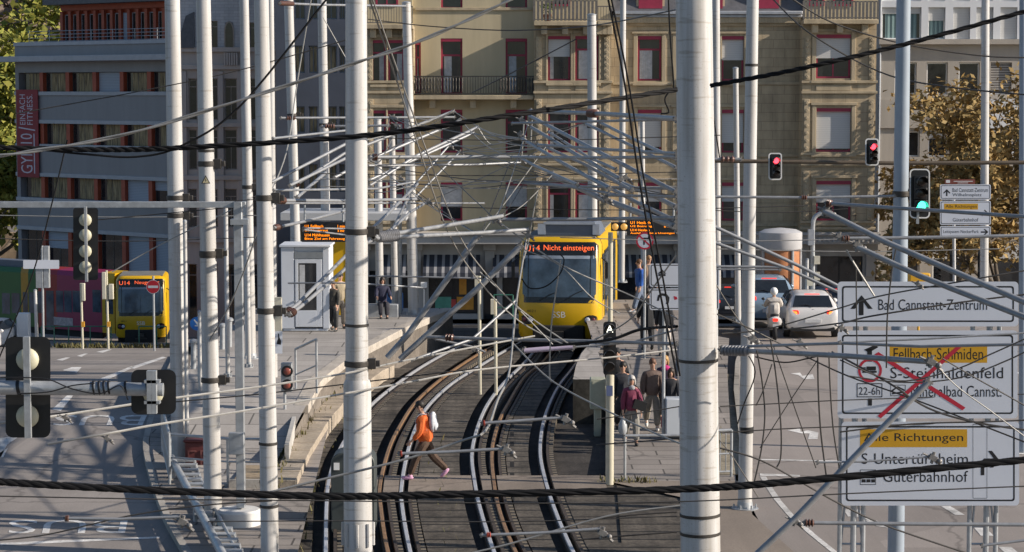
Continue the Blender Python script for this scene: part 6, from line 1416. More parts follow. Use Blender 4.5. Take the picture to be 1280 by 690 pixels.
t = thing('lamp_cluster', 'pair of small round signal lamps beside the tram roof', 'signal lamp', W(774, 288, 66)); m_ = MB(); a, b = W(764, 278, 66), W(784, 289, 66); m_.box(a.x, b.x, 66.05, 66.15, b.z, a.z); m_.build('housing', M_BLK, t)
for x in (769, 780): p = W(x, 283.5, 66); l = MB(); l.ball(p, (.10, .06, .10), 14, 8); l.build('lens', mat('amber_lens', (.45, .26, .08), .3, 0, 0, emit=(1, .5, .1), es=.3), t)

# ------------------------------------------------------------------ trams
M_YEL = mat('tram_yellow', (0.60, 0.36, 0.008), 0.32, 0, 0.05, 1.5)
M_TGL = mat('tram_glass', (0.05, 0.075, 0.105), 0.08, 0, 0.6, 1.6, spec=.8)
M_UNDER = mat('underframe', (.012, .012, .012), .8, 0, .3, 5)
M_TLED = mat('orange_led_text', (.6, .12, .02), .5, 0, 0, emit=(1, .13, .04), es=.9)
M_BLK2 = mat('black_gloss', (.012, .013, .015), .15, 0, 0)
def tram(label, loc, rot, L, rows, side=True, scale=1.0, group='yellow trams'):
    t = thing('tram', label, 'tram', loc, rot, group, local=True)
    HW = 1.325
    rf = MB(); rf.box(-HW + .22, HW - .22, .62, L - .1, 3.50, 3.56); rf.build('roof', mat('roof_dust', (.16, .16, .15), .8, 0, .2, 2), t)
    lv = [(.38, .10, HW - .06), (.50, .03, HW), (1.38, .0, HW), (1.5, .02, HW), (2.6, .16, HW), (3.30, .27, HW - .03), (3.46, .36, HW - .10), (3.54, .52, HW - .24)]
    def fy(z):
        for (a, fa, _), (b, fb, _) in zip(lv, lv[1:]):
            if z <= b: return fa + (fb - fa) * (z - a) / (b - a)
        return lv[-1][1]
    def outline(z, f, w): return [(-w, L, z), (-w, f + .55, z), (-w + .03, f + .3, z), (-w + .13, f + .1, z), (-w + .34, f + .01, z), (0, f - .03, z), (w - .34, f + .01, z), (w - .13, f + .1, z), (w - .03, f + .3, z), (w, f + .55, z), (w, L, z)]
    mb = MB(); rows_ = [outline(*l) for l in lv]; n = len(rows_[0])
    vs = [p for r_ in rows_ for p in r_]; fs = []
    for i in range(len(rows_) - 1):
        for j in range(n):
            q = (j + 1) % n; fs.append((i * n + j, i * n + q, (i + 1) * n + q, (i + 1) * n + j))
    fs.append(tuple((len(rows_) - 1) * n + j for j in range(n))); fs.append(tuple(range(n))[::-1]); mb.add(vs, fs)
    mb.build('body', M_YEL, t, sharp=50)
    # windscreen: curved glass standing 8 mm off the body, black surround behind it
    def front(x, z, off=0.0):
        f = fy(z); w = HW; ax = abs(x)
        pts = [(0, -.03), (w - .34, .01), (w - .13, .1), (w - .03, .3)]
        for (a, ya), (b, yb) in zip(pts, pts[1:]):
            if ax <= b: return Vector((x, f + ya + (yb - ya) * (ax - a) / (b - a) - off, z))
        return Vector((x, f + .3 - off, z))
    def patch(x0, x1, z0, z1, off, nx, nz, m, nm, par, r_=.12):
        mb = MB(); vs = []
        for i in range(nz + 1):
            z = z0 + (z1 - z0) * i / nz; e = min(z - z0, z1 - z); cut = r_ - math.sqrt(max(0, r_ * r_ - (r_ - e) ** 2)) if e < r_ else 0
            for j in range(nx + 1): vs.append(front(x0 + cut + (x1 - x0 - 2 * cut) * j / nx, z, off))
        mb.add(vs, [(i * (nx + 1) + j, i * (nx + 1) + j + 1, (i + 1) * (nx + 1) + j + 1, (i + 1) * (nx + 1) + j) for i in range(nz) for j in range(nx)]); return mb.build(nm, m, par, recalc=False)
    ws = patch(-1.22, 1.22, 1.50, 3.40, .006, 20, 18, M_BLK2, 'windscreen', t)
    patch(-1.16, 1.16, 1.68, 2.98, .012, 20, 14, M_TGL, 'glass', ws)
    patch(-1.1, 1.1, 2.98 - .10, 2.98, .018, 12, 4, mat('sunblind', (.28, .33, .40), .6), 'sunblind', ws, .01)
    lt = MB()
    for (s_, x0, x1, z0, z1) in rows: lt = MB(); text(lt, s_, lambda u, v: front(u, v, .022), x0, x1, z0, z1); lt.build('display_text', M_TLED, ws, recalc=False)
    for (x, dx, dz) in ((-.35, .55, .22), (.45, .6, .28)):
        mb = MB(); mb.tube([front(x - dx * .5, 1.56, .03), front(x + dx * .1, 1.60 + dz * .7, .03), front(x + dx * .5, 1.62 + dz, .03)], .014, 6); mb.build('wiper', M_BLK, t)
    lt = MB(); text(lt, 'SSB', lambda u, v: front(u, v, .006), -.21, .21, 1.04, 1.23); lt.build('lettering', mat('pale_print_white', (.75, .76, .72), .5), t, recalc=False)
    lt = MB(); text(lt, '4021', lambda u, v: front(u, v, .006), -1.02, -.74, 1.20, 1.28); lt.build('fleet_number', M_TAR, t, recalc=False)
    for sx in (-1, 1):
        x0, x1 = (.80, 1.22) if sx > 0 else (-1.22, -.80)
        hl = patch(x0, x1, .82, 1.12, .010, 10, 8, M_BLK2, 'headlight', t, .14)
        mb = MB(); c0 = front(sx * .90, .97, .02); mb.ball(c0, (.085, .03, .085), 14, 8); mb.build('lamp', mat('headlamp_glass', (.5, .52, .58), .1), hl)
        mb = MB(); c0 = front(sx * 1.08, .97, .02); mb.ball(c0, (.07, .03, .07), 14, 8); mb.build('lamp', mat('tail_lamp_red', (.16, .04, .05), .2), hl)
    mb = MB(); mb.box(-.82, .82, -.06, .3, .10, .80); rc = mb.build('coupler_recess', M_UNDER, t, bevel=.06)
    mb = MB(); mb.box(-.16, .16, -.22, -.05, .42, .62); mb.tube([(0, -.2, .52), (0, .1, .52)], .09, 10); mb.box(-.3, .3, -.1, -.06, .3, .38); mb.build('coupler', M_DARKST, rc)
    mb = MB(); mb.box(-HW + .12, HW - .12, .35, L, .06, .42); mb.build('underframe', M_UNDER, t)
    if side:
        for sx in (-1, 1):
            x = sx * HW; y = .75; k = 0
            w = MB(); w.box(min(x, x + sx * .012), max(x, x + sx * .012), .7, 1.45, 1.5, 3.0); w.build('cab_window', M_TGL, t)
            y = 1.7
            while y < L - 1.5:
                dw = MB(); dw.box(min(x, x + sx * .014), max(x, x + sx * .014), y, y + 1.3, .55, 3.05); d = dw.build('door', M_BLK2, t)
                gl = MB()
                for (a, b) in ((.05, .6), (.7, 1.25)): gl.box(min(x + sx * .015, x + sx * .022), max(x + sx * .015, x + sx * .022), y + a, y + b, .8, 2.95)
                gl.build('door_glass', M_TGL, d); y += 1.5
                for q in range(2):
                    if y > L - 1.4: break
                    w = MB(); w.box(min(x, x + sx * .012), max(x, x + sx * .012), y, y + 1.25, 1.45, 3.05); w.build('side_window', M_TGL, t); y += 1.45
    if side:
        mb = MB(); mb.box(-.75, .75, .95, 2.8, 3.55, 3.62)
        mb.prism([(-.74, 3.56), (1.24, 3.56), (1.04, 3.99), (-.52, 3.99)], lambda u, v, d: Vector((u, d, v)), .85, 3.6); mb.build('roof_unit', mat('roof_grey', (.10, .12, .16), .5, 0, .1, 2), t, bevel=.03)
        mb = MB(); mb.box(-.56, 1.08, .80, .848, 3.92, 4.0); mb.box(-.74, -.5, .80, .84, 3.6, 3.94); mb.box(1.0, 1.22, .80, .84, 3.6, 3.94); mb.build('roof_rail', mat('roof_pale', (.36, .40, .46), .5), t)
    for sx in (-1, 1):
        mb = MB(); mb.tube([(sx * (HW - .02), .5, 2.9), (sx * (HW + .16), .42, 2.75)], .02, 6); mb.box(sx * (HW + .16) - .05, sx * (HW + .16) + .05, .38, .46, 2.25, 2.75); mb.build('mirror', M_BLK, t)
    return t
tr1 = tram('yellow tram at the platform showing an orange out of service notice', (W(698.5, 400, 70).x, 70, terrain(1.4, 70) + .0), R(-6.0), 9, [('U14', -1.08, -.62, 3.10, 3.30), ('Nicht einsteigen', -.50, 1.08, 3.09, 3.31)])
tr1.location.z = 0.0
q = W(176.5, 430, 115)
tr2 = tram('yellow fronted tram with green, red and magenta side on the lower street', (q.x, 115, q.z - .05), R(6), 3.6, [('U14', -1.10, -.55, 3.10, 3.30), ('Neugereut', -.3, .95, 3.09, 3.31)], side=False)
# coloured rear cars of that tram, turning away on the bend
def tpt(px, d=0.0):
    f = (143 - px) / 190.0; Y = 117.2 + f * 6.5 + d; return W(px, 400, Y)
zt_, zb_ = q.z + 3.45, q.z + .3
CC = [(128, 143.5, M_YEL, 'cab_side'), (72, 128, mat('magenta_paint', (.26, .016, .075), .35, 0, .06, 2), 'magenta_side'), (48, 72, mat('red_paint', (.30, .022, .02), .35, 0, .06, 2), 'red_side'), (36, 48, mat('green_paint', (.025, .115, .03), .35, 0, .06, 2), 'green_side'), (27, 36, mat('orange_paint', (.42, .22, .02), .35), 'orange_side'), (-45, 27, mat('green_paint', (.025, .115, .03), .35), 'green_side')]
inv = Matrix.Rotation(-R(6), 3, 'Z')
def loc2(p): return inv @ (p - Vector(tr2.location))
for (x0, x1, m_c, nm) in CC:
    a, b = tpt(x0), tpt(x1); mb = MB(); P4_ = [(a.x, a.y), (b.x, b.y), (b.x + .3, b.y + 2.4), (a.x + .3, a.y + 2.4)]
    vs = [loc2(Vector((x, y, z))) for z in (zb_, zt_ - .25) for x, y in P4_] + [loc2(Vector((x + (0.05 if k_ > 1 else 0), y + (.25 if k_ < 2 else -.25), zt_))) for k_, (x, y) in enumerate(P4_)]
    mb.add(vs, [(0, 1, 5, 4), (1, 2, 6, 5), (2, 3, 7, 6), (3, 0, 4, 7), (4, 5, 9, 8), (5, 6, 10, 9), (6, 7, 11, 10), (7, 4, 8, 11), (8, 9, 10, 11), (3, 2, 1, 0)]); mb.build(nm, m_c, tr2)
for (x0, x1, y0, y1, nm) in ((132, 141.5, 358, 392, 'cab_window'), (116, 126.5, 362, 390, 'side_window'), (91, 101, 363, 390, 'side_window'), (80.5, 90, 363, 390, 'side_window'), (70.5, 79.5, 363, 390, 'side_window'), (58, 67.5, 363, 412, 'door'), (47.5, 55, 364, 391, 'side_window'), (37, 44, 365, 391, 'side_window'), (29, 35, 365, 391, 'side_window'), (15, 25, 366, 391, 'side_window'), (3, 13, 366, 392, 'side_window'), (-12, 0, 366, 392, 'side_window'), (-30, -15, 366, 392, 'side_window')):
    a, b = tpt(x0, -.02), tpt(x1, -.02); za_, zb2 = W(0, y1, a.y).z, W(0, y0, a.y).z; mb = MB(); mb.add([loc2(Vector((p.x, p.y + d, z))) for d in (0, .015) for p, z in ((a, za_), (b, za_), (b, zb2), (a, zb2))], [(0, 1, 2, 3), (7, 6, 5, 4), (0, 4, 5, 1), (1, 5, 6, 2), (2, 6, 7, 3), (3, 7, 4, 0)]); mb.build(nm, M_TGL, tr2)
a, b = tpt(67, -.02), tpt(91, -.02); mb = MB(); mb.add([loc2(Vector((p.x, p.y + d, z))) for d in (0, .015) for p, z in ((a, W(0, 406, a.y).z), (b, W(0, 406, a.y).z), (b, W(0, 396, a.y).z), (a, W(0, 396, a.y).z))], [(0, 1, 2, 3), (7, 6, 5, 4), (0, 4, 5, 1), (1, 5, 6, 2), (2, 6, 7, 3), (3, 7, 4, 0)]); mb.build('side_placard', mat('placard', (.42, .36, .36), .6, 0, .4, 6), tr2)
a, b = tpt(-45, .2), tpt(128, .2); mb = MB(); mb.add([loc2(Vector((x, y, z))) for z in (zb_ - .35, zb_) for x, y in ((a.x, a.y), (b.x, b.y), (b.x, b.y + 1.8), (a.x, a.y + 1.8))], [(0, 1, 5, 4), (1, 2, 6, 5), (2, 3, 7, 6), (3, 0, 4, 7), (4, 5, 6, 7)]); mb.build('underframe', M_UNDER, tr2)
a, b = tpt(-40, .7), tpt(40, .7); mb = MB(); mb.add([loc2(Vector((x, y, z))) for z in (zt_, zt_ + .35) for x, y in ((a.x, a.y), (b.x, b.y), (b.x, b.y + 1), (a.x, a.y + 1))], [(0, 1, 5, 4), (1, 2, 6, 5), (2, 3, 7, 6), (3, 0, 4, 7), (4, 5, 6, 7)]); mb.build('roof_unit', mat('roof_grey', (.10, .12, .16), .5), tr2)
# ------------------------------------------------------------------ people
SKIN = mat('skin', (.50, .30, .21), .55, 0, .06, 6)
def skin_mesh(pts, edges, radii, sub=1):
    """grow one continuous surface over a joint skeleton"""
    me = bpy.data.meshes.new('body'); me.from_pydata(pts, edges, []); o = bpy.data.objects.new('body', me); COL.objects.link(o)
    md = o.modifiers.new('skin', 'SKIN'); md.branch_smoothing = .6
    lay = me.skin_vertices[0].data
    for i, r_ in enumerate(radii): lay[i].radius = (r_, r_) if not isinstance(r_, tuple) else r_
    lay[0].use_root = True
    s_ = o.modifiers.new('sub', 'SUBSURF'); s_.levels = sub; s_.render_levels = sub
    bpy.context.view_layer.update()
    ev = o.evaluated_get(bpy.context.evaluated_depsgraph_get()); m2 = bpy.data.meshes.new_from_object(ev)
    vs = [v.co.copy() for v in m2.vertices]; fs = [tuple(p.vertices) for p in m2.polygons]
    bpy.data.objects.remove(o); bpy.data.meshes.remove(me); bpy.data.meshes.remove(m2)
    return vs, fs
def person(label, foot, rotz, H=1.75, stride=22, jacket=(.1, .1, .1), trousers=(.05, .05, .06), shoes=(.03, .03, .03), hair=(.03, .02, .015), hairlen=0, coat=0.0, arms=((8, 15), (-8, 15)), armout=8, bulk=1.0,
           lean=3, hat=None, head_yaw=0, female=False, pose='walk', skirt=False, group='people on foot', nod=0):
    t = thing('person', label, 'person', foot, rotz, group, local=True)
    s_ = H / 1.76; P = {}; V3 = lambda x, y, z: Vector((x, y, z))
    def fwd(p, L, a, side=0): return p + V3(math.sin(R(side)) * L, -math.sin(R(a)) * L, -math.cos(R(a)) * L)
    hw = .092; sw = .185 if not female else .168
    legs = {}
    drop = []
    for sd, a in ((1, stride), (-1, -stride * .8)):
        if pose == 'sit': th, kn = 88, 86
        else: th = a; kn = 6 if a > 0 else 26 if stride else 3
        h = V3(sd * hw, 0, .92); k = fwd(h, .43, th, sd * 1.5); an = fwd(k, .42, th - kn); legs[sd] = (h, k, an, th - kn); drop.append(an.z)
    dz = min(drop) - .085
    for sd in legs: legs[sd] = tuple((q - V3(0, 0, dz)) if isinstance(q, Vector) else q for q in legs[sd])
    if pose == 'sit': dz = .92 - .55
    pel = V3(0, 0, .94 - dz); L_ = math.sin(R(lean))
    up = lambda z: V3(0, -(z - .94) * L_, z - dz)
    waist, chest, sh, neck, chin, cran, top = up(1.10), up(1.28), up(1.40), up(1.47), up(1.535), up(1.63), up(1.70)
    nd = math.sin(R(nod)); chin = chin + V3(0, -.02 - .05 * nd, -.01 * nd); cran = cran + V3(0, -.015 - .10 * nd, -.02 * nd); top = top + V3(0, -.01 - .12 * nd, -.03 * nd)
    A_s = {}
    for sd, (ua_, el) in ((1, arms[0]), (-1, arms[1])):
        shp = sh + V3(sd * sw, 0, -.02); e = fwd(shp, .29, ua_, sd * armout); w = fwd(e, .25, ua_ + el, sd * 2 - (sd * 6 if el > 50 else 0)); A_s[sd] = (shp, e, w, ua_ + el)
    # ---- body: one skin with hands and fingers
    pts, eds, rad = [], [], []
    def add(p, r_, par=None):
        pts.append(p * s_); rad.append(r_ * s_ if not isinstance(r_, tuple) else tuple(q * s_ for q in r_))
        if par is not None: eds.append((par, len(pts) - 1))
        return len(pts) - 1
    a0 = add(pel, .085); a1 = add(waist, .085, a0); a2 = add(chest, .10, a1); a3 = add(sh, .085, a2); a4 = add(neck, .052, a3); a5 = add(chin, (.062, .066), a4); a6 = add(cran, (.076, .092), a5); a7 = add(top, (.055, .065), a6)
    for sd in (1, -1):
        h, k, an, aa = legs[sd]; b = add(h, .06, a0); b = add(k, .042, b); b = add(an, .04, b); add(an + V3(0, -.12, -.045), .035, b)
        sp, e, w, fa = A_s[sd]; b = add(sp, .055, a3); b = add(e, .042, b); b = add(w, .027, b)
        d = (w - e).normalized(); palm = w + d * .075; pi = add(palm, (.036, .018), b)
        lat = V3(0, -1, 0) - d * (V3(0, -1, 0).dot(d)); lat = lat.normalized() if lat.length > .1 else V3(1, 0, 0); inn = V3(-sd, 0, 0)
        for fi, (o_, L) in enumerate(((.030, .075), (.010, .085), (-.010, .08), (-.029, .062))):
            r0 = add(palm + lat * o_ + d * .025, .011, pi); r1 = add(palm + lat * o_ * 1.1 + d * (.03 + L * .5) + inn * .012, .0095, r0); add(palm + lat * o_ * 1.1 + d * (.02 + L * .9) + inn * .035, .008, r1)
        r0 = add(w + d * .035 + lat * .035 + inn * .01, .012, pi); add(w + d * .085 + lat * .055 + inn * .025, .010, r0)
    vs, fs = skin_mesh(pts, eds, rad); mb = MB(); mb.add(vs, fs)
    hc = (cran + (chin - cran) * .25) * s_; fw = V3(0, -1, -.25 * nd).normalized()
    mb.tube([hc + V3(0, -.088, .03) * s_, hc + V3(0, -.112, -.012) * s_, hc + V3(0, -.09, -.02) * s_], [.010 * s_, .016 * s_, .010 * s_], 6)
    for sd in (1, -1): mb.ball(hc + V3(sd * .078, .01, 0) * s_, (.012, .025, .034), 8, 6)
    bo = mb.build('body', SKIN, t)
    for sd in (1, -1): m_ = MB(); m_.ball(hc + V3(sd * .031, -.084, .028) * s_, (.013, .008, .008), 8, 6); m_.build('eye', mat('eye_dark', (.02, .015, .012), .3), bo)
    m_ = MB(); m_.ball(hc + V3(0, -.084, -.052) * s_, (.024, .01, .007), 8, 6); m_.build('mouth', mat('lips', (.36, .13, .11), .5), bo)
    # ---- hair
    hm = mat('hair_%d_%d_%d' % tuple(int(c * 999) for c in hair), hair, .6, 0, .25, 30); m_ = MB()
    m_.ball(cran * s_ + V3(0, .018, .022) * s_, (.088 * s_, .102 * s_, .094 * s_), 16, 10)
    if hairlen: 
        m_.ball(cran * s_ + V3(0, .045, -.05 - hairlen * .4) * s_, (.09 * s_, .07 * s_, (.09 + hairlen * .5) * s_), 14, 8)
        for sd in (1, -1): m_.ball(cran * s_ + V3(sd * .075, .0, -.06) * s_, (.03 * s_, .05 * s_, .09 * s_), 10, 6)
    m_.build('hair' if not hat else 'hat', hm if not hat else mat('hat_%d' % int(hat[0] * 999), hat, .8), t)
    # ---- clothes
    def garment(nm, plist, m):
        p_, e_, r_ = [], [], []
        for (q, rr, par) in plist: 
            p_.append(q * s_); r_.append(rr * s_)
            if par is not None: e_.append((par, len(p_) - 1))
        vs, fs = skin_mesh(p_, e_, r_); mb = MB(); mb.add(vs, fs); return mb.build(nm, m, t)
    jn = 'cloth_%d_%d_%d' % tuple(int(c * 999) for c in jacket); jm = mat(jn, jacket, .8, 0, .22, 9, .3, 30)
    b_ = bulk; pl = [(pel + V3(0, 0, -.15), .185 * b_, None), (waist, .168 * b_, 0), (chest, .185 * b_, 1), (sh + V3(0, 0, .005), .110 * b_, 2), (neck + V3(0, .005, -.005), .070, 3)]
    if coat: pl.append((pel + V3(0, .01, -coat), .165 * b_, 0))
    for sd in (1, -1):
        sp, e, w, fa = A_s[sd]; k = len(pl); pl += [(sp + V3(-sd * .01, 0, -.01), .088 * b_, 3), (e, .070 * b_, k), (w - (w - e) * .06, .052 * b_, k + 1)]
    garment('jacket' if not coat else 'coat', pl, jm)
    tm = mat('cloth_%d_%d_%d' % tuple(int(c * 999) for c in trousers), trousers, .85, 0, .25, 9, .3, 30)
    pl = [(pel + V3(0, .005, .05), .14, None), (pel + V3(0, .008, -.06), .15, 0)]
    for sd in (1, -1): h, k, an, aa = legs[sd]; q = len(pl); pl += [(h + V3(0, 0, -.08), .13, 1), (k, .098, q), (an + V3(0, 0, .02), .08, q + 1)]
    garment('trousers', pl, tm)
    sm = mat('shoe_%d_%d_%d' % tuple(int(c * 999) for c in shoes), shoes, .6)
    for sd in (1, -1):
        h, k, an, aa = legs[sd]; m_ = MB(); tl_ = R(-aa * .6 if aa < 0 else 0)
        m_.ball(V3(0, 0, 0), (.048 * s_, .135 * s_, .045 * s_), 12, 8); m_.ball(V3(0, .055 * s_, .03 * s_), (.043 * s_, .06 * s_, .06 * s_), 12, 8)
        M = Matrix.Rotation(R(-aa) if aa < -5 else 0, 3, 'X'); c = (an + V3(0, -.055, -.045)) * s_; m_.v = [M @ p + c for p in m_.v]
        m_.build('shoe', sm, t)
    t['_'] = 0; del t['_']
    info = dict(pel=pel * s_, chest=chest * s_, sh=sh * s_, hand={sd: (A_s[sd][2] + (A_s[sd][2] - A_s[sd][1]).normalized() * .1) * s_ for sd in (1, -1)}, s=s_, cran=cran * s_, hc=hc)
    return t, info
def to_world(t, p): return Matrix.Rotation(t.rotation_euler.z, 3, 'Z') @ p + Vector(t.location)
def held(name, label, cat, mb, m, t, parts=()):
    """a separate thing carried by a person: its mesh is given in the person's own axes"""
    M = Matrix.Rotation(t.rotation_euler.z, 3, 'Z'); mb.v = [M @ p + Vector(t.location) for p in mb.v]
    lo = min(mb.v, key=lambda q: q.z); o = mb.build(name, m, None, org=lo); return tag(o, label, cat)
def wp(px, py, zf=None):
    """point of the walkway seen at a pixel"""
    lo, hi = 30.0, 90.0
    for _ in range(40):
        m = (lo + hi) / 2; q = W(px, py, m)
        if q.z > wz(q.x, m): lo = m
        else: hi = m
    q = W(px, py, lo); q.z = wz(q.x, lo); return q
OR_ = (.60, .115, .02)
g = Z(532, 599, 0.0)
t, i = person('person in an orange jacket with a white backpack crossing the rails', g, R(-98), 1.74, 25, OR_, (.075, .045, .03), (.55, .30, .45), (.012, .01, .01), arms=((2, 42), (-6, 30)), lean=7, nod=22, bulk=1.16)
mb = MB(); mb.ball(i['chest'] + Vector((0, .20, .0)), (.15, .085, .22), 18, 12); mb.ball(i['chest'] + Vector((0, .26, -.08)), (.11, .05, .11), 14, 8)
for sd in (1, -1): mb.tube(smooth([i['sh'] + Vector((sd * .10, .10, .05)), i['sh'] + Vector((sd * .12, -.06, .04)), i['chest'] + Vector((sd * .13, -.14, -.02)), i['chest'] + Vector((sd * .13, .10, -.16))]), .018, 6, flat=.5)
held('backpack', 'white and grey backpack on the back of the person in orange', 'backpack', mb, mat('white_bag', (.52, .54, .58), .7, 0, .25, 8), t)
g = wp(789, 556)
t, i = person('grey haired lady in a purple jacket and checked trousers leading the walkers', g, R(6), 1.64, 13, (.17, .028, .065), (.21, .20, .18), (.02, .02, .02), (.42, .40, .38), arms=((10, 10), (-4, 14)), female=True, bulk=1.02, hairlen=.02)
mb = MB(); mb.obox(i['hc'] + Vector((0, -.088, .026)), (.105, .012, .024)); mb.build('sunglasses', M_BLK2, t)
mb = MB(); mb.ball(i['sh'] + Vector((0, -.07, .03)), (.075, .06, .06), 12, 8); mb.build('scarf', mat('grey_scarf', (.32, .31, .33), .9, 0, .3, 20), t)
mb = MB(); mb.obox(i['pel'] + Vector((.17, -.15, .06)), (.30, .10, .22), Matrix.Rotation(R(18), 3, 'Y')); mb.tube(smooth([i['pel'] + Vector((.30, -.12, .10)), i['sh'] + Vector((.16, -.12, 0)), i['sh'] + Vector((-.02, .0, .12))]), .01, 6)
held('handbag', 'black handbag hanging in front of the lady in purple', 'handbag', mb, M_BLK, t)
mb = MB(); q = i['hand'][-1]; mb.lathe(q + Vector((0, 0, -.02)), q + Vector((0, 0, -1)), [(0, .015), (.08, .05), (.2, .10), (.34, .11), (.42, .07)], 12); held('carrier_bag', 'pale translucent bag held by the lady in purple', 'bag', mb, mat('pale_bag', (.36, .38, .40), .4), t)
g = wp(778, 540); t, i = person('dark haired man in a dark navy jacket close behind the lady in purple', g, R(4), 1.72, 12, (.018, .02, .028), (.03, .03, .035), (.03, .03, .03), (.015, .012, .01), bulk=1.12)
g = wp(771, 525); t, i = person('person in a dark hat and long black coat walking on the rail side', g, R(2), 1.80, 10, (.012, .013, .017), (.02, .02, .022), (.02, .02, .02), (.02, .02, .02), hat=(.02, .02, .022), coat=.42, bulk=1.08)
g = wp(815, 537); t, i = person('person in a brown quilted jacket and light trousers behind the lady in purple', g, R(3), 1.76, 16, (.13, .09, .075), (.24, .215, .18), (.55, .54, .52), (.12, .055, .03), bulk=1.22, arms=((6, 14), (-2, 10)), hairlen=.0)
g = wp(831, 528); t, i = person('blonde woman with a magenta scarf among the walkers', g, R(-2), 1.66, 10, (.03, .02, .05), (.03, .03, .035), (.03, .03, .03), (.40, .24, .09), female=True, hairlen=.08)
mb = MB(); mb.ball(i['sh'] + Vector((0, -.06, .02)), (.115, .085, .075), 14, 8); mb.build('scarf', mat('magenta_scarf', (.42, .02, .16), .9, 0, .2, 14), t)
g = wp(838.5, 540); t, i = person('smaller dark haired person in an open black coat behind the white box', g, R(-4), 1.56, 8, (.016, .017, .022), (.02, .02, .02), (.04, .04, .04), (.03, .018, .012), female=True, hairlen=.12, coat=.3, arms=((16, 40), (6, 10)))
g = wp(830, 446); t, i = person('person in a black puffer jacket and pale trousers walking away up the ramp', g, R(176), 1.74, 10, (.013, .014, .018), (.46, .42, .38), (.05, .05, .05), (.02, .015, .012), bulk=1.15, female=True)
g = wp(809, 438); t, i = person('person in a long black coat walking away beside the puffer jacket', g, R(184), 1.80, 8, (.010, .011, .014), (.02, .02, .022), (.03, .03, .03), (.02, .015, .012), coat=.38, bulk=1.12)
g = wp(800, 390); t, i = person('person in a bright blue jacket and jeans stepping along the tram side', g, R(-62), 1.80, 24, (.02, .10, .42), (.13, .17, .25), (.5, .5, .5), (.10, .05, .025), arms=((6, 12), (-10, 12)))
mb = MB(); mb.ball(i['chest'] + Vector((0, .19, .06)), (.15, .10, .24), 16, 10); held('backpack', 'brown backpack on the back of the person in bright blue', 'backpack', mb, mat('brown_bag', (.17, .11, .07), .8, 0, .2, 8), t)
g = wp(811, 392); t, i = person('person in grey just beyond the one in bright blue', g + Vector((.05, 1.2, .0)), R(20), 1.82, 8, (.10, .09, .09), (.05, .05, .06), (.03, .03, .03), (.30, .17, .08))
q = W(478, 392, 71); q.z = .93
t, i = person('person in a dark blue jacket sitting on the platform between the masts', q, R(10), 1.70, 0, (.02, .022, .05), (.03, .03, .04), (.03, .03, .03), (.03, .02, .015), pose='sit', arms=((30, 50), (30, 50)), group='people waiting on the platform', hairlen=.02)
bx = MB(); bx.box(q.x - .5, q.x + .5, 71.0, 71.35, .93, 1.36); tag(bx.build('bench', M_GALV, None, org=(q.x, 71, .93), bevel=.02), 'low grey bench under the sitting person on the platform', 'bench')
q = W(425, 408, 67.6); q.z = .95
t, i = person('person in a tan coat with a dark blue cap beside the white cabin', q, R(30), 1.72, 6, (.30, .25, .17), (.09, .08, .07), (.03, .03, .03), (.03, .02, .015), hat=(.02, .03, .07), group='people waiting on the platform')
q = W(417, 410, 66.8); q.z = .95
t, i = person('person in dark clothes half hidden behind the cabin corner', q, R(-20), 1.55, 4, (.06, .055, .045), (.04, .04, .04), (.03, .03, .03), (.10, .06, .03), group='people waiting on the platform')
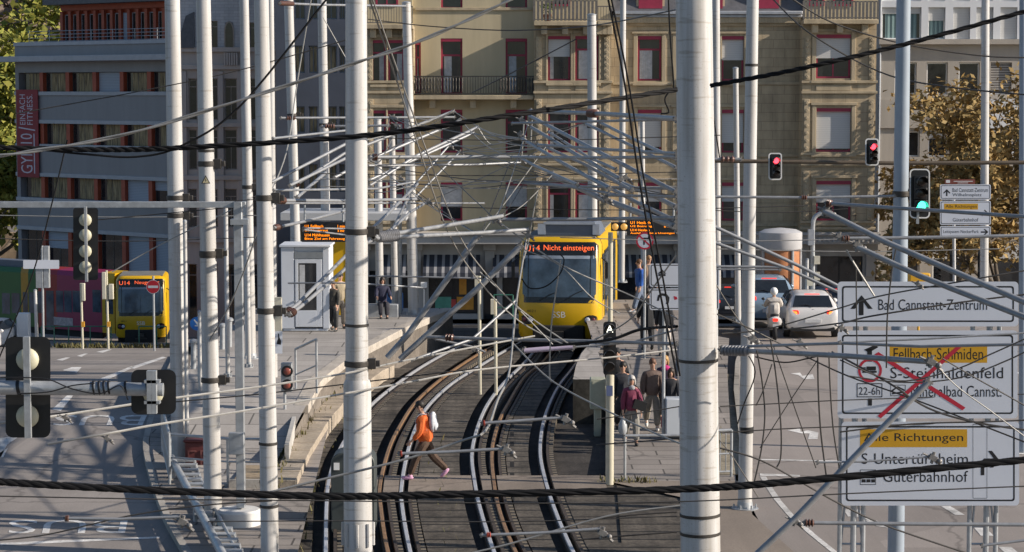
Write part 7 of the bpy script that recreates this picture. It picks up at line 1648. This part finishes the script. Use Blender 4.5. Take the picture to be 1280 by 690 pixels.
# ------------------------------------------------------------------ cars and scooter
M_TYRE = mat('tyre', (.016, .016, .017), .85, 0, .2, 10); M_RIM = mat('alloy', (.40, .41, .42), .35, .7)
M_CGL = mat('car_glass', (.018, .022, .026), .05, 0, .3, 2, spec=.8)
M_TAIL = mat('tail_light_red', (.42, .018, .012), .2, 0, 0, emit=(1, .04, .02), es=1.1); M_TAILO = mat('tail_light_orange', (.65, .16, .03), .2, 0, 0, emit=(1, .25, .04), es=1.6)
def car(label, loc, rotz, paint, L=4.2, Wd=1.76, Ht=1.48, group='cars in the street', lit=True, front=False):
    t = thing('parked_car' if front else 'car', label, 'car', loc, rotz, group, local=True); k = Wd / 1.76; h = Ht / 1.48
    st = [(0.0, .70, .36, .62, .66, .70), (.05, .82, .28, .86, .74, .94), (.14, .865, .24, .96, .75, 1.04), (.30, .88, .22, 1.0, .71, 1.24), (.50, .88, .21, 1.0, .63, 1.42), (.75, .885, .20, .99, .60, 1.47), (1.7, .885, .19, .97, .61, 1.50), (2.35, .885, .19, .96, .60, 1.44), (2.9, .88, .19, .95, .68, 1.17), (3.2, .87, .2, .93, .76, .985), (3.8, .85, .22, .84, .74, .88), (4.08, .80, .25, .72, .66, .76), (4.2, .66, .34, .60, .58, .64)]
    mb = MB(); vs = []; n = 11
    for (y, w, zb, zbelt, wr, zt) in st:
        y *= L / 4.2; w *= k; wr *= k; zt *= h; zbelt *= h
        hp = [(0, zb), (w * .86, zb), (w * .985, zb + .13), (w, (zb + zbelt) * .55), (w * .97, zbelt), (wr * 1.02, zbelt + (zt - zbelt) * .88 if zt - zbelt > .1 else zbelt + (zt - zbelt) * .6), (wr * .86, zt)]
        r_ = [(x, y, z) for x, z in hp[1:]] + [(-x, y, z) for x, z in hp[1:][::-1]]
        vs += r_; n = len(r_)
    fs = [(i * n + j, i * n + (j + 1) % n, (i + 1) * n + (j + 1) % n, (i + 1) * n + j) for i in range(len(st) - 1) for j in range(n)] + [tuple(range(n)), tuple((len(st) - 1) * n + j for j in range(n))[::-1]]
    mb.add(vs, fs); body = mb.build('body', paint, t, sharp=32); sd_ = body.modifiers.new('sub', 'SUBSURF'); sd_.levels = 1; sd_.render_levels = 1
    def Y(y): return y * L / 4.2
    # rear window, windscreen, side glass
    g = MB(); g.add([(-.66 * k, Y(.13), 1.055 * h), (.66 * k, Y(.13), 1.055 * h), (.55 * k, Y(.455), 1.405 * h), (-.55 * k, Y(.455), 1.405 * h), (-.66 * k, Y(.16), 1.05 * h), (.66 * k, Y(.16), 1.05 * h), (.55 * k, Y(.5), 1.40 * h), (-.55 * k, Y(.5), 1.40 * h)], [(0, 1, 2, 3), (0, 4, 5, 1), (2, 6, 7, 3), (0, 3, 7, 4), (1, 5, 6, 2)]); g.build('rear_window', M_CGL, t)
    g = MB(); g.quad((-.70 * k, Y(3.19), 1.005 * h), (.70 * k, Y(3.19), 1.005 * h), (.56 * k, Y(2.45), 1.43 * h), (-.56 * k, Y(2.45), 1.43 * h)); g.build('windscreen', M_CGL, t)
    for sd in (1, -1):
        for (a, b) in ((.62, 1.55), (1.62, 2.75)):
            g = MB(); g.quad((sd * .874 * k, Y(a), 1.03 * h), (sd * .874 * k, Y(b + .12), 1.01 * h), (sd * .668 * k, Y(min(b, 2.42)), 1.405 * h), (sd * .668 * k, Y(a + .12), 1.42 * h)); g.build('side_window', M_CGL, t, recalc=False)
        tl = MB(); tl.prism(rrect(.46, .76, .80, .95, .05), lambda u, v, d: Vector((sd * u * k, Y(.055 + (u - .46) * .25) + d, v * h)), -.03, .06); q = tl.build('tail_light', M_TAIL, t, bevel=.015)
        if lit: tl = MB(); tl.prism(rrect(.52, .80, .70, .91, .04), lambda u, v, d: Vector((sd * u * k, Y(.055 + (u - .46) * .25) + d, v * h)), -.045, -.033); tl.build('lit_lamp', M_TAILO, q)
        for yy in (.80, 3.38):
            c = Vector((sd * .80 * k, Y(yy), .31)); w = MB(); w.lathe(c + Vector((-sd * .11, 0, 0)), c + Vector((sd, 0, 0)), [(0, .22), (.01, .30), (.05, .315), (.16, .315), (.205, .30), (.21, .22)], 22); wh = w.build('wheel', M_TYRE, t)
            w = MB(); w.lathe(c + Vector((sd * .06, 0, 0)), c + Vector((sd, 0, 0)), [(0, .21), (.045, .20), (.05, .05)], 16); w.build('rim', M_RIM, wh)
        mr = MB(); mr.ball((sd * .98 * k, Y(2.75), 1.03 * h), (.11, .07, .085), 10, 8); mr.build('mirror', paint, t)
        hl = MB(); hl.ball((sd * .66 * k, Y(3.98), .70 * h), (.16, .14, .085), 12, 8); hl.build('headlight', mat('headlamp_glass', (.5, .52, .58), .1), t)
    b = MB(); b.prism(rrect(-.72, .26, .72, .40, .05), lambda u, v, d: Vector((u * k, Y(.0) + d + abs(u) * .06, v)), -.012, .1); b.build('bumper_insert', M_BLK, t)
    p = MB(); p.box(-.26, .26, -.03, .03, .55, .66); pl = p.build('number_plate', mat('plate_white', (.6, .6, .6), .4), t)
    if not front: s3_ = MB(); s3_.box(-.25 * k, .25 * k, Y(.44), Y(.47), 1.435 * h, 1.46 * h); s3_.build('brake_light', M_TAIL, t)
    e = MB(); e.lathe((0, Y(.105), .93 * h), (0, -1, .93 * h), [(0, .055), (.02, .055), (.024, .03)], 16); e.build('emblem', M_RIM, t)
    wp_ = MB(); wp_.tube([(0, Y(.115), 1.06 * h), (-.22, Y(.17), 1.12 * h), (-.40, Y(.165), 1.10 * h)], .012, 6); wp_.build('wiper', M_BLK, t)
    return t
M_CW = mat('white_car_paint', (.62, .61, .60), .25, 0, .03, 1); M_CB = mat('pale_blue_car_paint', (.28, .38, .48), .22, .3, .03, 1); M_CD = mat('dark_car_paint', (.03, .035, .045), .2, .2)
q = G(1016, 424); c1 = car('white hatchback seen from behind with its tail lamps lit', (q.x, q.y, q.z), R(-2), M_CW, 4.2, 1.76, 1.48)
q = G(972, 419); c2 = car('pale blue people carrier ahead of the scooter beside the white hatchback', (q.x - .0, q.y + 2.2, q.z), R(-1), M_CB, 4.5, 1.82, 1.72, lit=False)
q = W(914, 400, 92); c3 = car('dark car half hidden behind the pale mast on the road', (q.x, 92, terrain(q.x, 92)), R(0), M_CD, 4.2, 1.75, 1.45, lit=False)
q = W(1040, 395, 96); c3 = car('dark blue car just visible behind the upper corner of the place name sign', (q.x, 96, terrain(q.x, 96)), R(-3), mat('blue_car_paint', (.06, .12, .22), .2, .2), 4.2, 1.75, 1.5)
q = W(4, 430, 109); c4 = car('white car facing the camera at the picture edge before the green tram', (q.x, 109, terrain(q.x, 109)), R(172), M_CW, 4.3, 1.78, 1.5, lit=False, front=True)
# motor scooter with rider
q = G(969, 427); sc = thing('motor_scooter', 'white motor scooter with a red tail lamp waiting beside the hatchback', 'motor scooter', (q.x, q.y, q.z), R(-2), local=True)
m_ = MB()
def shell(m_, secs, n=12):
    vs = []
    for (y, z, rx, rz) in secs: vs += [Vector((rx * math.cos(2 * math.pi * j / n), y, z + rz * math.sin(2 * math.pi * j / n))) for j in range(n)]
    m_.add(vs, [(i * n + j, i * n + (j + 1) % n, (i + 1) * n + (j + 1) % n, (i + 1) * n + j) for i in range(len(secs) - 1) for j in range(n)] + [tuple(range(n))[::-1], tuple((len(secs) - 1) * n + j for j in range(n))])
shell(m_, [(-.02, .72, .10, .05), (.03, .70, .20, .12), (.25, .62, .24, .19), (.55, .58, .22, .18), (.8, .45, .18, .10), (1.0, .33, .16, .06), (1.25, .33, .15, .06), (1.38, .62, .16, .30), (1.45, .85, .20, .2), (1.5, 1.0, .13, .06)]); m_.build('body', M_CW, sc)
m_ = MB(); m_.ball((0, .42, .83), (.15, .36, .07), 14, 8); m_.build('seat', M_BLK, sc)
m_ = MB(); m_.prism(rrect(-.085, .66, .085, .76, .03), lambda u, v, d: Vector((u, d, v)), -.05, .05); m_.build('tail_light', M_TAIL, sc)
m_ = MB(); m_.box(-.09, .09, -.07, -.055, .46, .58); m_.build('number_plate', mat('plate_white', (.6, .6, .6), .4), sc)
for y in (.22, 1.5):
    c = Vector((-.06, y, .24)); w = MB(); w.lathe(c, c + Vector((1, 0, 0)), [(0, .16), (.01, .225), (.04, .24), (.08, .24), (.11, .225), (.12, .16)], 20); wh = w.build('wheel', M_TYRE, sc); w = MB(); w.lathe(c + Vector((.01, 0, 0)), c + Vector((1, 0, 0)), [(0, .15), (.1, .15)], 14); w.build('rim', M_RIM, wh)
m_ = MB(); m_.tube(smooth([(-.34, 1.22, 1.08), (-.15, 1.38, 1.06), (.15, 1.38, 1.06), (.34, 1.22, 1.08)]), .018, 8); 
for sd in (1, -1): m_.tube([(sd * .25, 1.3, 1.07), (sd * .30, 1.32, 1.25)], .008, 6); m_.ball((sd * .30, 1.31, 1.28), (.06, .02, .045), 10, 6)
m_.build('handlebar', M_BLK, sc)
rp = Vector((q.x, q.y, q.z)) + Vector((0.0, .42, 0.33)); 
t, i = person('scooter rider in a pale jacket and white helmet seen from behind', rp, R(178), 1.76, 0, (.46, .43, .40), (.40, .37, .33), (.03, .03, .03), (.5, .5, .5), pose='sit', arms=((48, 30), (48, 30)), armout=12, bulk=1.22, hat=(.62, .62, .63), group='scooter riders')
m_ = MB(); m_.ball(i['cran'] + Vector((0, .005, .01)), (.125, .145, .135), 18, 12); m_.build('helmet', M_WHITE, t)
# ------------------------------------------------------------------ platform furniture
t = thing('cabin', 'white tall cabin with a glazed door on the platform', 'cabin', W(382, 412, 66.7), local=False)
a, b = W(351, 309, 66.7), W(412, 411, 66.7); y0, y1 = 66.7, 68.2; x0, x1, z0, z1 = a.x, b.x, b.z, a.z
M_CAB = mat('cabin_white', (.56, .59, .64), .5, 0, .05, 2)
m_ = MB(); dx0, dx1 = W(365, 0, 66.7).x, W(401, 0, 66.7).x; zt1, zt0 = W(0, 323, 66.7).z, W(0, 315, 66.7).z
m_.box(x0, dx0, y0, y1, z0, z1); m_.box(dx1, x1, y0, y1, z0, z1); m_.box(dx0, dx1, y0 + .05, y1, z0 + .04, z1); m_.box(x0 - .05, x1 + .05, y0 - .06, y1 + .05, z1 + .002, z1 + .07); m_.box(x0 + .05, x1 - .05, y0 + .03, y1, z0 - .07, z0 - .002)
m_.build('cabin_body', M_CAB, t, bevel=.015)
m_ = MB(); u0, u1, v0, v1 = W(370, 0, 66.7).x, W(393, 0, 66.7).x, W(0, 388, 66.7).z, W(0, 329, 66.7).z
m_.box(dx0 + .03, u0, y0 - .01, y0 + .045, z0 + .06, zt1 - .03); m_.box(u1, dx1 - .03, y0 - .01, y0 + .045, z0 + .06, zt1 - .03); m_.box(u0, u1, y0 - .01, y0 + .045, z0 + .06, v0); m_.box(u0, u1, y0 - .01, y0 + .045, v1, zt1 - .03); d = m_.build('door', M_CAB, t, bevel=.006)
m_ = MB(); m_.box(u0, u1, y0 + .012, y0 + .02, v0, v1); m_.build('pane', M_GLASS, d); m_ = MB(); m_.box(u0 + .04, u0 + .2, y0 + .002, y0 + .01, v0 + .3, v1 - .05); m_.build('curtain', M_CURT, d)
m_ = MB(); m_.box(u0 - .12, u0 - .06, y0 - .05, y0 - .01, v0 + .25, v0 + .30); m_.build('handle', M_GALV, d)
m_ = MB(); m_.box(dx0 + .01, dx1 + .0, y0 - .005, y0 + .04, zt1, zt0); m_.build('vent_panel', mat('grey_vent', (.20, .22, .24), .6), t)
t = thing('platform_canopy', 'pale flat platform roof on slim posts behind the cabin', 'canopy', W(430, 275, 71), local=False); a, b = W(350, 266, 70.5), W(508, 276, 70.5); m_ = MB(); m_.box(a.x, b.x, 70.5, 73.4, b.z, a.z); m_.build('roof', mat('canopy_grey', (.40, .41, .42), .6, 0, .1, 2), t, bevel=.02)
m_ = MB(); 
for px in (365, 440, 500): q = W(px, 276, 72.2); m_.tube([Vector((q.x, 72.2, .9)), Vector((q.x, 72.2, b.z))], .06, 10)
m_.build('post', M_GALV, t)
a, b = W(412, 300, 71.6), W(433, 400, 71.6); m_ = MB(); m_.box(a.x, b.x, 71.6, 71.9, .95, a.z); o = m_.build('panel', M_YEL, None, org=(a.x, 71.6, .95), bevel=.03); o.name = 'advert_panel'; tag(o, 'tall yellow panel on the platform behind the cabin', 'panel')
a, b = W(886, 308, 79), W(898, 400, 79); m_ = MB(); m_.box(a.x, b.x, 79, 79.3, 0, a.z); tag(m_.build('advert_panel', M_YEL, None, org=(a.x, 79, 0), bevel=.03), 'narrow yellow panel beside the slim mast behind the thick one', 'panel')
a, b = W(479, 366, 73), W(503, 388, 73); m_ = MB(); m_.box(a.x, b.x, 73, 73.1, b.z, a.z); tag(m_.build('notice_board', POST['blue'], None, org=(a.x, 73, b.z), bevel=.01), 'bright blue board behind the seated person', 'notice board')
q = W(530, 356, 71.5); m_ = MB(); m_.box(q.x - .1, q.x + .1, 71.4, 71.6, q.z - .08, q.z + .08); m_.tube([q, Vector((q.x, 71.5, .9))], .02, 8); tag(m_.build('meter_box', M_WHITE, None, org=(q.x, 71.5, .9)), 'small white box on a thin stand at the platform end', 'box')
for (px, py, lab) in ((600, 388, 'pale thin post with a cream sensor head behind the big slanting tubes'), (620, 437, 'thin tan post standing left of the tram')):
    Y = 60; q0, q1 = W(px, py + 10, Y), W(px - 1, 345 if px < 610 else 374, Y); t = thing('post', lab, 'post', (q0.x, Y, -.1)); m_ = MB(); m_.tube([Vector((q0.x, Y, -.1)), q1], .045, 10); m_.build('shaft', mat('cream_paint', (.50, .47, .37), .5), t); m_ = MB(); m_.box(q1.x - .12, q1.x - .03, Y - .1, Y + .1, q1.z - .4, q1.z + .0); m_.build('sensor', mat('cream_box', (.55, .52, .42), .6), t)
# ------------------------------------------------------------------ railings
def railing(label, pts, h, m=M_GALV, bars=0, mid=True, r_=.025, zf=None, name='railing', group='metal railings'):
    """pts: ground points; posts at each, top and middle rail between, upright bars if asked"""
    t = thing(name, label, 'railing', pts[0], group=group); P = [Vector(p) for p in pts]; U = Vector((0, 0, h))
    for p in P: m_ = MB(); m_.tube([p - Vector((0, 0, .05)), p + U], r_ * 1.15, 10); m_.build('post', m, t)
    for f, k in ((1, 1.2),) + (((.5, .8),) if mid else ()) + (((.12, .8),) if bars else ()): m_ = MB(); m_.tube([p + U * f for p in P], r_ * k, 10); m_.build('rail', m, t)
    if bars:
        m_ = MB()
        for a, b in zip(P, P[1:]):
            k = max(1, int((b - a).length / bars))
            for j in range(1, k): q = a.lerp(b, j / k); m_.tube([q + U * .12, q + U], r_ * .45, 6)
        m_.build('bar', m, t)
    return t
def pw(px, py, z): q = Z(px, py, z); return q
railing('galvanised railing with upright bars from the left mast to the slatted steps', [pw(212, 605, .12), pw(203, 565, .12), pw(203, 545, .12)], 1.05, bars=.14)
railing('long level railing behind the maroon box', [pw(213, 600, .12), pw(285, 606, .12), pw(345, 607, .12)], .95, mid=True)
railing('tall grey railing hoop at the platform end', [pw(370, 500, .6), pw(396, 489, .95)], 1.25, mid=True)
railing('low hand rail before the lady in purple', [pw(781, 601, 0), pw(860, 600, 0)], .95, mid=False)
m_ = MB()
railing('pale railing with upright bars rising along the ramp behind the thick mast', [Vector((kr(58) - .5, 58, wz(0, 58))), Vector((kr(64) - .55, 64, wz(0, 64))), Vector((kr(66) - .6, 70, wz(0, 70))), Vector((kr(66) - .6, 75, wz(0, 75)))], 1.05, m=mat('pale_rail', (.5, .5, .48), .5), bars=.16)
railing('short railing with upright bars beside the thick mast foot', [pw(893, 597, 0), pw(914, 596, 0)], 1.0, bars=.12)
railing('green low railing in front of the left tram, nearer end', [G(52, 434), G(68, 434), G(86, 434), G(113, 434), G(139, 434)], 1.0, m=mat('green_rail', (.03, .13, .09), .5), mid=False)
railing('green low railing beside the no entry sign', [G(174, 434), G(196, 434), G(208, 434)], 1.0, m=MATS['green_rail'], mid=False)
railing('green hoop at the shop front beside the tram', [Vector((W(617, 0, 88).x, 88, terrain(-.8, 88))), Vector((W(641, 0, 88).x, 88, terrain(0, 88)))], 1.0, m=MATS['green_rail'], mid=True)
mb = MB(); q = G(0, 435); 
a = W(70, 433, 108); 
# slatted steps: stringer tube and treads coming down towards the camera
t = thing('steps', 'galvanised steel steps with slatted treads beside the white mast', 'steps', Z(240, 640, 0)); A0, A1 = W(214, 572, 46.5), W(282, 700, 36)
m_ = MB(); m_.tube([A0, A0.lerp(A1, .45) + Vector((0, 0, .0)), A1], .075, 12); m_.build('stringer', M_GALV, t)
for k, (x0, x1, y) in enumerate([(214, 243, 575), (217, 245, 581), (220, 247, 587), (222, 249, 593), (225, 251, 599), (227, 253, 605), (230, 255, 611), (233, 257, 618), (236, 260, 625), (240, 263, 633), (243, 265, 641), (247, 268, 650), (258, 289, 661), (262, 293, 668), (266, 296, 675), (270, 299, 682), (274, 302, 689), (278, 305, 696)]):
    Y = 46.3 - 9.6 * (y - 575) / 121; a, b = W(x0, y, Y), W(x1, y, Y); m_ = MB(); m_.box(a.x, b.x, Y - .02, Y + .22, a.z - .035, a.z)
    m_.box(b.x - .02, b.x + .01, Y, Y + .2, a.z - .12, a.z - .037); m_.build('tread', M_GALV, t)
m_ = MB(); a, b = W(243, 575, 46.2), W(306, 700, 36.2); m_.tube([a - Vector((0, 0, .14)), b - Vector((0, 0, .14))], .035, 8)
for f in (.05, .5, .95): p = A0.lerp(A1, f); m_.tube([p, Vector((p.x, p.y, 0))], .04, 8); p = a.lerp(b, f); m_.tube([p - Vector((0, 0, .15)), Vector((p.x, p.y, 0))], .04, 8)
m_.build('support', M_GALV, t)
# ------------------------------------------------------------------ boxes and cabinets
t = thing('cabinet', 'maroon metal cabinet with ribbed doors behind the white mast', 'cabinet', Z(242, 600, .12)); a, b = W(231, 553, 47), W(262, 602, 47); m_ = MB(); m_.box(a.x, b.x, 47, 47.6, .1, a.z); m_.build('case', mat('maroon_paint', (.10, .022, .022), .6, 0, .15, 4), t, bevel=.02); m_ = MB(); m_.box(a.x - .03, b.x + .03, 46.95, 47.65, a.z + .002, a.z + .06); m_.build('lid', mat('maroon_paint', (.10, .022, .022), .6), t, bevel=.02)
m_ = MB()
for j in range(3):
    for k in range(2): u0 = a.x + .06 + k * .27; zz = a.z - .2 - j * .22; m_.box(u0, u0 + .18, 46.975, 46.997, zz, zz + .03); m_.box(u0, u0 + .03, 46.975, 46.996, zz - .12, zz - .002)
m_.build('rib', mat('maroon_light', (.17, .06, .055), .6), t)
t = thing('cabinet', 'dark green grey rounded cabinet with a white sticker behind the sleeved mast', 'cabinet', Z(440, 650, -.1)); a, b = W(415, 563, 41.5), W(470, 650, 41.5); m_ = MB(); m_.prism(rrect(a.x, -.2, b.x, a.z, .2), lambda u, v, d: Vector((u, d, v)), 41.2, 41.9); m_.build('case', mat('dark_green_grey', (.045, .055, .055), .5, 0, .15, 4), t, bevel=.02)
m_ = MB(); p, q = W(417, 579, 41.15), W(424, 588, 41.15); m_.box(p.x, q.x, 41.18, 41.196, q.z, p.z); m_.build('sticker', M_WHITE, t)
t = thing('cabinet', 'pale green switch cabinet at the end of the tram platform beside the cream signal post', 'cabinet', Z(748, 520, .0)); a, b = W(738, 474, 53.5), W(757, 512, 53.5); m_ = MB(); m_.box(a.x, b.x, 53.5, 54, b.z, a.z); m_.box(a.x + .1, b.x - .1, 53.6, 53.9, -.2, b.z - .002); m_.build('case', mat('pale_green_grey', (.36, .37, .29), .6, 0, .12, 4), t, bevel=.02)
m_ = MB(); m_.box(a.x + .05, b.x - .05, 53.485, 53.497, b.z + .05, a.z - .05); m_.build('door', mat('pale_green_grey', (.36, .37, .29), .6), t)
t = thing('white_box', 'tall white box on a trolley half hidden by the thick mast', 'box', wp(842, 549)); c = wp(842, 549); m_ = MB(); m_.box(c.x - .18, c.x + .36, c.y - .1, c.y + .42, .09, .96); m_.build('case', mat('white_enamel', (.60, .64, .68), .3, 0, .03, 2), t, bevel=.015); m_ = MB(); m_.box(c.x + .26, c.x + .30, c.y - .13, c.y - .103, .6, .85); m_.build('handle', M_GALV, t)
m_ = MB()
for sx in (-.14, .3): m_.lathe((c.x + sx, c.y, .045), (c.x + sx + 1, c.y, .045), [(0, .045), (.03, .045)], 10)
m_.build('wheel', M_BLK, t)
m_ = MB(); m_.box(c.x - .28, c.x - .22, c.y + .2, c.y + .3, .25, .5); tag(m_.build('red_bag', mat('red_cloth', (.45, .02, .03), .7), None, org=(c.x - .25, c.y + .2, .25)), 'narrow red bag hanging beside the white box', 'bag')
# advertising column and lamp by the buildings
q = W(975, 360, 85); t = thing('advertising_column', 'round advertising column with orange posters and a pale cap', 'advertising column', (q.x, 85, terrain(q.x, 85)), local=False); zb0 = terrain(q.x, 85); zt0 = W(0, 311, 85).z; ztt = W(0, 290, 85).z
m_ = MB(); m_.lathe((q.x, 85, zb0), (q.x, 85, 99), [(0, .72), (zt0 - zb0, .72)], 36); m_.build('drum', mat('poster_orange', (.42, .17, .07), .6, 0, .45, 1.6), t)
m_ = MB(); m_.lathe((q.x, 85, zt0), (q.x, 85, 99), [(0.002, .80), (.04, .82), (ztt - zt0, .82), (ztt - zt0 + .1, .6), (ztt - zt0 + .16, .1)], 36); m_.build('cap', mat('column_cap', (.42, .42, .43), .6, 0, .1, 3), t)
m_ = MB()
for an in (-60, -155, 0, 90): m_.tube([(q.x + .76 * math.cos(R(an)), 85 + .76 * math.sin(R(an)), zb0), (q.x + .76 * math.cos(R(an)), 85 + .76 * math.sin(R(an)), zt0)], .06, 8)
m_.build('strut', M_GALV, t)
m_ = MB()
for k in range(5): z = zt0 - 1.5 + .12 * math.sin(k * 2); a_ = R(-120 + k * 14); m_.ball((q.x + .725 * math.cos(a_), 85 + .725 * math.sin(a_), z), (.09, .03, .12), 8, 6)
m_.build('poster_figures', mat('poster_brown', (.20, .10, .05), .6), t)
q0 = W(1016, 400, 78); t = thing('street_lamp', 'curved grey lamp post carrying small signal boxes beside the advertising column', 'street lamp', (q0.x, 78, terrain(q0.x, 78)), local=False); m_ = MB(); m_.tube(smooth([Vector((q0.x, 78, terrain(q0.x, 78))), W(1016, 330, 78), W(1016, 285, 78), W(1019, 271, 78), W(1030, 265, 78)]), .075, 10); m_.build('post', M_GALV, t)
m_ = MB()
for (y, x) in ((325, 1021), (345, 1021), (352, 1012)): p = W(x, y, 77.9); m_.box(p.x - .1, p.x + .1, 77.8, 77.95, p.z - .14, p.z + .14)
m_.build('signal_box', mat('cream_box', (.55, .52, .42), .6), t)
m_ = MB(); p = W(1014, 294, 77.9); m_.box(p.x - .1, p.x + .1, 77.85, 78.1, p.z - .35, p.z + .2); m_.build('control_box', M_ZINC, t)
q0 = W(1008, 400, 80); mast('thin pale post beside the curved lamp post', 1009, 325, 1008, 400, 80, 4, 4, terrain(q0.x, 80), cap=True, name='post', group='slim posts by the road', cat='post')
mast('thin pale post with a small lamp beside the small direction signs', 1192, 250, 1193, 360, 83, 4, 4, -.6, cap=True, name='post', group='slim posts by the road', cat='post')
for (px, lab) in ((101.5, 'cream pedestrian light post with a push button left of the tall one'), (133.5, 'cream pedestrian light post with a tall head before the magenta tram side')):
    q = G(px + 2, 436); Y = q.y; t = thing('pedestrian_light', lab, 'traffic light', q, group='pedestrian lights at the left crossing'); tp = W(px - .5, 338 if px > 110 else 354, Y); m_ = MB(); m_.tube([q - Vector((0, 0, .1)), tp], .055, 10); m_.build('post', mat('cream_paint', (.50, .47, .37), .5), t)
    m_ = MB(); 
    if px > 110: a, b = W(127.5, 340, Y), W(133, 374, Y); m_.box(a.x, b.x, Y - .1, Y + .1, b.z, a.z); a, b = W(136, 355, Y), W(142, 374, Y); m_.box(a.x, b.x, Y - .1, Y + .1, b.z, a.z)
    else: a, b = W(102, 354, Y), W(106.5, 376, Y); m_.box(a.x, b.x, Y - .1, Y + .1, b.z, a.z)
    m_.build('signal_head', mat('cream_box', (.55, .52, .42), .6), t, bevel=.02); m_ = MB(); p = W(px + 2.6, 405, Y); m_.box(p.x - .06, p.x + .08, Y - .16, Y - .06, p.z - .12, p.z + .12); m_.build('push_button', mat('orange_box', (.65, .32, .03), .5), t)
mast('pale thin post before the green tram end', 44, 363, 46, 425, 104, 4, 4, terrain(-22, 104), cap=True, name='post', group='slim posts by the road', cat='post')
q = W(20, 412, 108); m_ = MB(); m_.box(W(13, 0, 108).x, W(28, 0, 108).x, 108, 108.6, terrain(-24, 108) - .1, W(0, 392, 108).z); tag(m_.build('cabinet', M_WHITE, None, org=(q.x, 108, terrain(-24, 108)), bevel=.03), 'white roadside cabinet behind the white car', 'cabinet')
p = W(1150, 352, 60); m_ = MB(); m_.box(p.x - .28, p.x + .28, 60, 60.3, p.z - .2, p.z + .22); m_.box(p.x - .03, p.x + .03, 60.1, 60.2, 0, p.z - .202); tag(m_.build('yellow_box', M_SIGNO, None, org=(p.x, 60, 0), bevel=.03), 'yellow box on a thin stand peeking over the place name sign', 'box')
# ------------------------------------------------------------------ weeds
ML_W = mat_leaf('weed_leaf', [(.05, .06, .025), (.12, .11, .045), (.20, .16, .08)])
def weeds(name, pts, n, hgt, spread, seed):
    rn = random.Random(seed); mb = MB()
    for (p, k) in pts:
        for j in range(int(n * k)):
            c = p + Vector((rn.gauss(0, spread), rn.gauss(0, spread), 0)); a = rn.random() * 6.28; h = hgt * rn.uniform(.4, 1.3); w = h * .13; d = Vector((math.cos(a), math.sin(a), 0)); e = Vector((-d.y, d.x, 0)) * w; tp = c + d * h * .5 + Vector((0, 0, h))
            mb.add([c - e, c + e, (c + tp) / 2 + e * .8 + Vector((0, 0, h * .1)), tp, (c + tp) / 2 - e * .8 + Vector((0, 0, h * .1))], [(0, 1, 2, 3, 4)])
    return stuff(mb.build(name, ML_W, None, recalc=False), 'low weeds and dry grass growing along the stone edges', 'weeds')
wp_l = [(Vector((le(Y) - .55 + .1 * math.sin(Y * 3), Y, .24)), 1) for Y in yrange(44, 63, .35)] + [(Vector((pl(Y) - .1, Y, -.02)), .7) for Y in yrange(38, 46, .4)] + [(Vector((1.95 + x * .12, 46.2, -.02)), 1.6) for x in range(0, 9)] + [(Vector((at_rail('B', Y) + .75 + .2 * math.sin(Y * 5), Y, -.03)), .15) for Y in yrange(38, 52, .6)] + [(Vector((kr(Y) - .6, Y, .02)), .5) for Y in yrange(50, 64, .5)] + [(Vector((le(Y) + .05, Y, -.15)), .7) for Y in yrange(44, 60, .5)]
weeds('weeds', wp_l, 8, .13, .1, 3)
wp_l = [(G(px, 435), 1) for px in range(70, 210, 3)]
weeds('dry_grass', wp_l, 14, .22, .18, 4)
